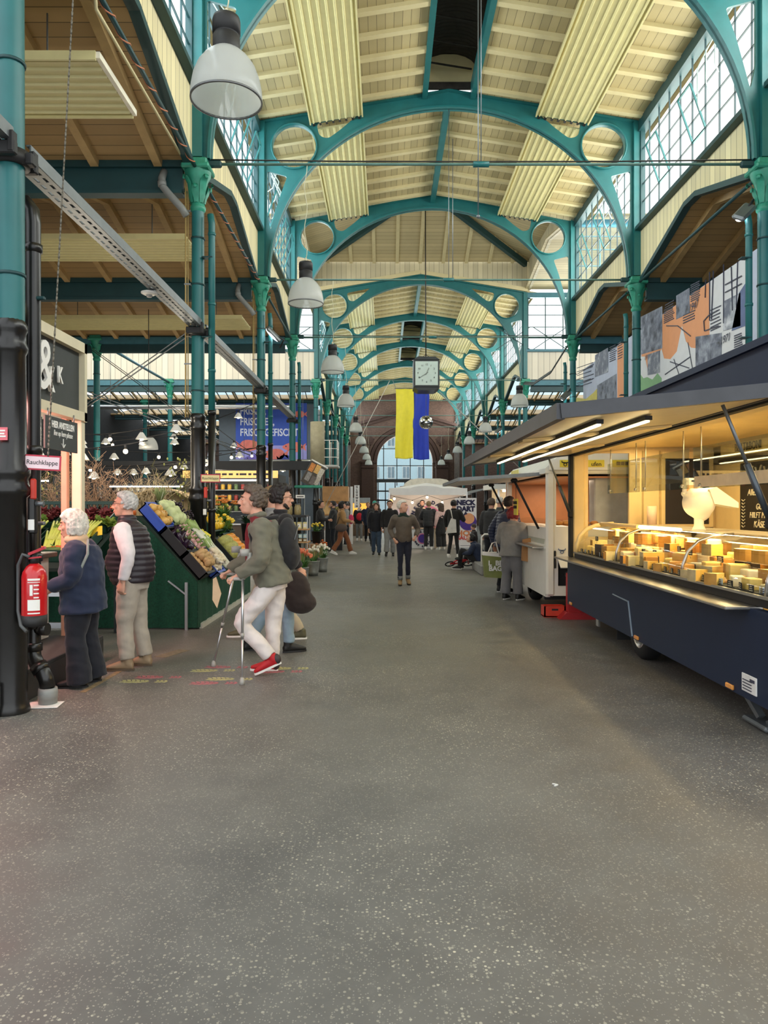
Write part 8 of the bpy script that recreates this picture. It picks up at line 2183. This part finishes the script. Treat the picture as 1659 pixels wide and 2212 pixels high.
for i, (c_, x, z) in enumerate(pr): obj('printed_field', M().box((x, -.034, z), (.12, .006, .22)), pm('poster_print%d' % i, c_, .5, var=.3, scale=40), t)
obj('top_tube', M().cyl((-.22, 0, .3), (.24, 0, .3), .03, n=10), SIGNW, t)
t = thing('bracket_arm', 'green bracket arm carrying the tilted poster', 'bracket', (-2.0, 18.35, 2.05)); obj('arm', M().box((.1, 0, 0), (.7, .08, .07), bev=.02), TEALG, t)
m = M(); m.prism([(-8.7, 2.72), (-1.9, 2.72), (-1.75, 2.62), (-1.9, 2.5), (-8.7, 2.5)], 18.9, 19.1, 'Y'); tag(obj('header_beam', m, pm('header_black', '#242527', .5)), 'long black header beam over the back stalls behind the left columns', 'beam')
# maintenance platform with railing and beige drum on the left columns
t = thing('service_platform', 'white railed service platform high on the far left columns', 'platform', (-2.35, 29.0, 3.12)); obj('deck', M().box((0, 0, 0), (1.1, .9, .1), bev=.03), pm('platform_grey', '#b4b5b2', .5), t)
rl_ = M()
for x in (.2, .5):
    for y in (-.4, .4): rl_.cyl((x, y, 0), (x, y, 1.0), .018, n=6)
for z in (.35, .68, 1.0): rl_.tube([(.0, -.4, z), (.5, -.4, z), (.5, .4, z)], .015, n=6)
obj('railing', rl_, SIGNW, t); obj('drum', M().cyl((-.3, 0, .06), (-.3, 0, 1.75), .28, n=20), pm('beige_drum', '#a39a7e', .6), t)
# ------------------------------------------------------------------ stalls behind on the left
def shop(lab, x0, x1, y, h, sign_c, seed, txt=None):
    rr = random.Random(seed)
    t = thing('market_booth', lab, 'market booth', ((x0 + x1) / 2, y, 0))
    w = x1 - x0
    so_ = lambda n, m, mt, p=None: obj(n, m, mt, p or t)
    so_('back_wall', M().box((0, 1.6, h / 2), (w, .06, h)), pm('booth_back', '#3a3c3e', .7)); so_('counter', M().box((0, 0, .5), (w, .5, 1.0)), pm('booth_counter', '#5a4c40', .6)); so_('counter_top', M().box((0, -.02, 1.02), (w + .05, .56, .04)), STAIN)
    so_('header', M().box((0, -.05, h), (w, .14, .22)), sign_c)
    for s in (-1, 1): so_('side_wall', M().box((s * w / 2, .8, h / 2), (.06, 1.6, h)), pm('booth_side', '#2f3133', .7))
    so_('display_glass', M().box((0, -.1, 1.22), (w * .9, .3, .34)), glassmat('booth_glass', '#dfe6e6', .05))
    for z in (1.4, 1.75, 2.1): so_('shelf', M().box((0, 1.4, z), (w * .92, .3, .03)), pm('booth_shelf', '#8a8f90', .5))
    so_('tube_lamp', M().box((0, .5, h - .16), (w * .8, .05, .04)), pm('booth_tube', '#ffffff', .4, var=0, emit='#fff2e0', estr=14))
    if txt:
        x = -w * .42
        while x < w * .42:
            e = rr.uniform(.06, .22); so_('blurred_print', M().box((x + e / 2, -.122, h), (e, .006, .06)), INK); x += e + rr.uniform(.03, .1)
    return t
shop('lit booth with warm yellow sign strip behind the second left column', -6.2, -3.3, 22.8, 2.55, pm('sign_warm', '#e8c58a', .5, emit='#e8b060', estr=.5), 31, 'KAFFEE · KUCHEN · KAESE')
shop('dim booth with shelves far behind the branches', -9.6, -6.5, 24.5, 2.4, pm('sign_dark', '#3b3c3e', .5), 32)
shop('dark booth at the far left behind the kiosk', -13.2, -9.9, 22.0, 2.5, pm('sign_black', '#26282a', .5), 33)
shop('slate booth under the fish banner duct', -9.6, -7.0, 32.5, 2.5, pm('sign_slate', '#4a5258', .5), 34)
random.seed(5)
JARC = [pm('shelf_good_%d' % i, c, .4, var=.1) for i, c in enumerate(('#b58f5a', '#8f2f2a', '#d8d0ba', '#5f7a52', '#c9a23f'))]
jp = {}
for bx, by, w in ((-4.75, 24.2, 2.6), (-8.05, 25.9, 2.8)):
    for z in (1.415, 1.765, 2.115):
        for k_ in range(12):
            i = random.randrange(5); loc = (bx - w / 2 + (k_ + .5) * w / 12, by - .05, z)
            if i not in jp:
                j = thing('shelf_jar', 'jar standing on the back shelf of a left booth', 'jar', loc, group='jars on the booth shelves'); obj('glass', M().lathe([(0, 0), (.06, 0), (.065, .02), (.065, .15), (.05, .17), (0, .17)], n=10), JARC[i], j); obj('lid', M().cyl((0, 0, .17), (0, 0, .19), .05, n=10), STEEL, j); jp[i] = j
            else: dup(jp[i], loc)
# mulled wine kiosk at the far left and small lit kiosk
t = thing('mulled_wine_kiosk', 'white and plywood kiosk with a vertical letter board', 'kiosk', (-2.2, 31.6, 0))
PLY = pm('plywood', '#c2925f', .6, var=.15, scale=4)
obj('front_wall', M().box((0, 0, .6), (1.5, 1.2, 1.2)), WTENT, t); obj('plywood_header', M().box((.1, -.1, 2.1), (1.1, 1.2, .62)), PLY, t); obj('white_post', M().box((.8, -.7, 1.2), (.1, .12, 2.4)), WTENT, t); obj('back_wall', M().box((-.2, .58, 1.5), (1.2, .04, .8)), pm('kiosk_warm', '#e3c48a', .6), t); obj('counter_top', M().box((0, -.1, 1.22), (1.6, 1.3, .05)), PLY, t)
b = obj('letter_board', M().box((1.02, -.7, 1.98), (.22, .03, .95)), WTENT, t)
for i, ch in enumerate('GLÜHWEIN'): text(ch, .11, BLACK, t, (1.02, -.72, 2.38 - i * .115), bold=.004)
t = thing('snack_kiosk', 'small orange lit kiosk by the end wall', 'kiosk', (wp(777, 40), 40, 0)); obj('body', M().box((0, 0, .5), (1.0, .8, 1.0)), pm('kiosk_brown', '#6d5440', .6), t); obj('warm_back', M().box((0, .38, 1.35), (1.0, .04, .8)), pm('kiosk_orange', '#e59a3f', .5, emit='#e59a3f', estr=.8), t); obj('roof_sign', M().box((0, 0, 1.9), (1.1, .85, .28)), pm('kiosk_grey', '#a5a9ab', .6), t)
for s in (-1, 1): obj('post', M().box((s * .48, 0, 1.3), (.05, .7, 1.0)), pm('kiosk_brown2', '#7d6248', .6), t)
flowers('window_flowers', 'blue and yellow potted flowers on the kiosk ledge', 'flowers', (wp(722, 26.6), 26.6, 1.12), 22, .25, .28, pm('petal_mixed', '#b9a3c4', .5, var=.5), LEAF, 21, 'ball', 'black', 10)
t = thing('display_plinth', 'dark plinth carrying the potted flowers', 'plinth', (wp(722, 26.6), 26.6, 0)); obj('block', M().box((0, 0, .55), (.6, .5, 1.1)), CHAR, t); obj('top_slab', M().box((0, 0, 1.11), (.66, .56, .02)), BLACK, t)
# ------------------------------------------------------------------ right side: railing, small bike, far vans
t = thing('floor_railing', 'low white tube railing behind the green shopping bag', 'railing', (wp(1050, 17.0), 17.0, 0)); obj('tube', M().tube([(-.1, 0, 0), (-.1, 0, .86), (-.04, 0, .92), (.7, .3, .92), (.76, .3, .86), (.76, .3, 0)], .022, n=8), SIGNW, t); obj('mid_tube', M().cyl((-.1, 0, .5), (.76, .3, .5), .015, n=6), SIGNW, t)
t = thing('concrete_kerb', 'low concrete kerb beside the crouching person', 'kerb', (wp(1052, 17.6), 17.6, 0)); obj('block', M().box((0, 0, .11), (.5, 1.8, .22), bev=.02), pm('kerb_concrete', '#8b8a86', .8), t)
bk = thing('balance_bike', 'small red and white child bike lying on its side', 'bike', (wp(992, 18.5), 18.5, .13), (R(58), 0, R(12)))
for x in (-.24, .24):
    o = obj('tyre', M().lathe([(.115 + .016 * math.cos(R(a)), .016 * math.sin(R(a))) for a in range(0, 361, 60)], (x, 0, 0), n=24, axis=Matrix.Rotation(R(90), 4, 'X')), RUBBER, bk)
    sp = M()
    for k_ in range(6): sp.bar((x, 0, 0), (x + .11 * math.cos(k_ * PI / 3), 0, .11 * math.sin(k_ * PI / 3)), .006, .006)
    obj('spokes', sp, SIGNW, o)
obj('frame', M().tube([(-.24, 0, 0), (-.02, 0, .04), (.16, 0, .22), (.24, 0, 0)], .02, n=8).tube([(-.24, 0, 0), (-.08, 0, .22), (.16, 0, .2)], .018, n=8), pm('bike_red', '#cf2b33', .3), bk); obj('seat', M().sph((-.1, 0, .27), 1, 10, 6, (.09, .045, .025)), BLACK, bk); obj('handlebar', M().cyl((.15, -.15, .34), (.15, .15, .34), .012, n=6).cyl((.15, 0, .2), (.15, 0, .34), .014, n=6), BLACK, bk)
t = thing('market_booth', 'white lit booth in the right aisle past the white van', 'market booth', (5.0, 24.5, 0))
obj('counter', M().box((0, 0, .5), (2.6, .6, 1.0)), VW, t); obj('roof', M().box((-.1, .2, 2.2), (3.0, 2.0, .16)), VW, t); obj('back_wall', M().box((0, 1.2, 1.4), (2.6, .05, 1.6)), pm('booth_warm', '#d8c3a2', .6), t)
for s in (-1, 1): obj('post', M().box((s * 1.28, -.2, 1.4), (.06, .06, 1.6)), ALU, t)
obj('tube_lamp', M().box((0, .1, 2.08), (2.2, .05, .04)), MATS['booth_tube'], t)
random.seed(9)
gb = None
for i in range(9):
    loc = (3.75 + random.uniform(0, 2.2), 23.9 + random.uniform(-.3, .3), 1.75 + random.uniform(-.15, .25))
    if gb is None: gb = thing('globe_lamp', 'warm globe lamp in the right hand booth', 'lamp', loc, group='globe lamps in the right booth'); obj('globe', M().sph((0, 0, 0), .06, 12, 8), GLOW, gb); obj('cord', M().cyl((0, 0, .05), (0, 0, .42), .005, n=4), CABLE, gb)
    else: dup(gb, loc)
for i, (y, x, lab) in enumerate(((33.0, 4.35, 'grey awning far down the right row'), (40.0, 4.4, 'small grey awning before the end wall on the right'))):
    t = thing('awning', lab, 'awning', (x, y, 2.35)); obj('cloth', M().sheet((-.8, -2.2, -.25), (.5, -2.2, .1), (.5, 2.2, .1), (-.8, 2.2, -.25), .03), pm('grey_awning', '#77797b', .6), t); obj('frame', M().bar((-.8, -2.2, -.26), (-.8, 2.2, -.26), .05, .06), STEEL, t)
    obj('post', M().cyl((.5, 0, .1), (.5, 0, -2.35), .03, n=8), STEEL, t)
t = thing('market_booth', 'dark booth under the grey awning on the right', 'market booth', (5.2, 33, 0)); obj('counter', M().box((0, 0, .55), (1.2, 4.0, 1.1)), pm('booth_counter', '#5a4c40', .6), t); obj('shelf_wall', M().box((.7, 0, 1.2), (.1, 4.0, 2.4)), pm('booth_side', '#2f3133', .7), t); obj('tube_lamp', M().box((.3, 0, 2.2), (.05, 3.0, .04)), MATS['booth_tube'], t)

L = bpy.data.lights.new('tent_bulbs', 'POINT'); L.energy = 16; L.color = (1, .86, .68); L.shadow_soft_size = .1
lo = bpy.data.objects.new('tent_bulbs', L); COL.objects.link(lo); lo.location = (1.6, 28.9, 1.85)
# ------------------------------------------------------------------ daylight and exposure
w = bpy.data.worlds.new('sky'); S.world = w; w.use_nodes = True
bg = w.node_tree.nodes['Background']
bg.inputs[0].default_value = (.93, .97, 1.0, 1); bg.inputs[1].default_value = .85
def daylight(name, loc, rot, sx, sy, rad, col=(1, .97, .92)):
    L = bpy.data.lights.new(name, 'AREA'); L.shape = 'RECTANGLE'; L.size, L.size_y = sx, sy; L.energy = rad * PI * sx * sy; L.color = col
    o = bpy.data.objects.new(name, L); COL.objects.link(o); o.location = loc; o.rotation_euler = rot
for k, (a, b) in enumerate(bays):
    daylight('daylight_right_window', (XR + .3, (a + b) / 2, 8.95), (0, R(90), 0), 2.2, b - a - .2, 3.9, (1, .97, .9))
    daylight('daylight_left_window', (XL - .3, (a + b) / 2, 8.95), (0, R(-90), 0), 2.2, b - a - .2, 2.6, (.86, .94, 1))
for x, wd in ((XL - 6.0, 11.5), (XR + 4.5, 8.5)):
    daylight('daylight_transept_window', (x, Y1 + .15, 9.05), (R(-90), 0, 0), wd, 2.1, 4.5, (1, .98, .95))
    daylight('daylight_transept_window', (x, Y0 - .15, 9.05), (R(90), 0, 0), wd, 2.1, 4.5, (1, .98, .95))
daylight('daylight_end_window', (WX, ENDY + .6, 4.9), (R(-90), 0, 0), 4.3, 5.0, 3.5)
daylight('daylight_crossing', (XC, 26.4, 12.6), (0, 0, 0), 1.6, 1.6, 3.0) if False else None
S.view_settings.view_transform = 'Standard'; S.view_settings.look = 'None'; S.view_settings.gamma = 1.0
S.view_settings.use_curve_mapping = False
S.view_settings.exposure = 1.25
S.cycles.max_bounces = 7; S.cycles.diffuse_bounces = 4; S.cycles.adaptive_threshold = .018; S.cycles.glossy_bounces = 3; S.cycles.transparent_max_bounces = 16
S.cycles.sample_clamp_indirect = 6
bpy.data.scenes.remove(TMP)
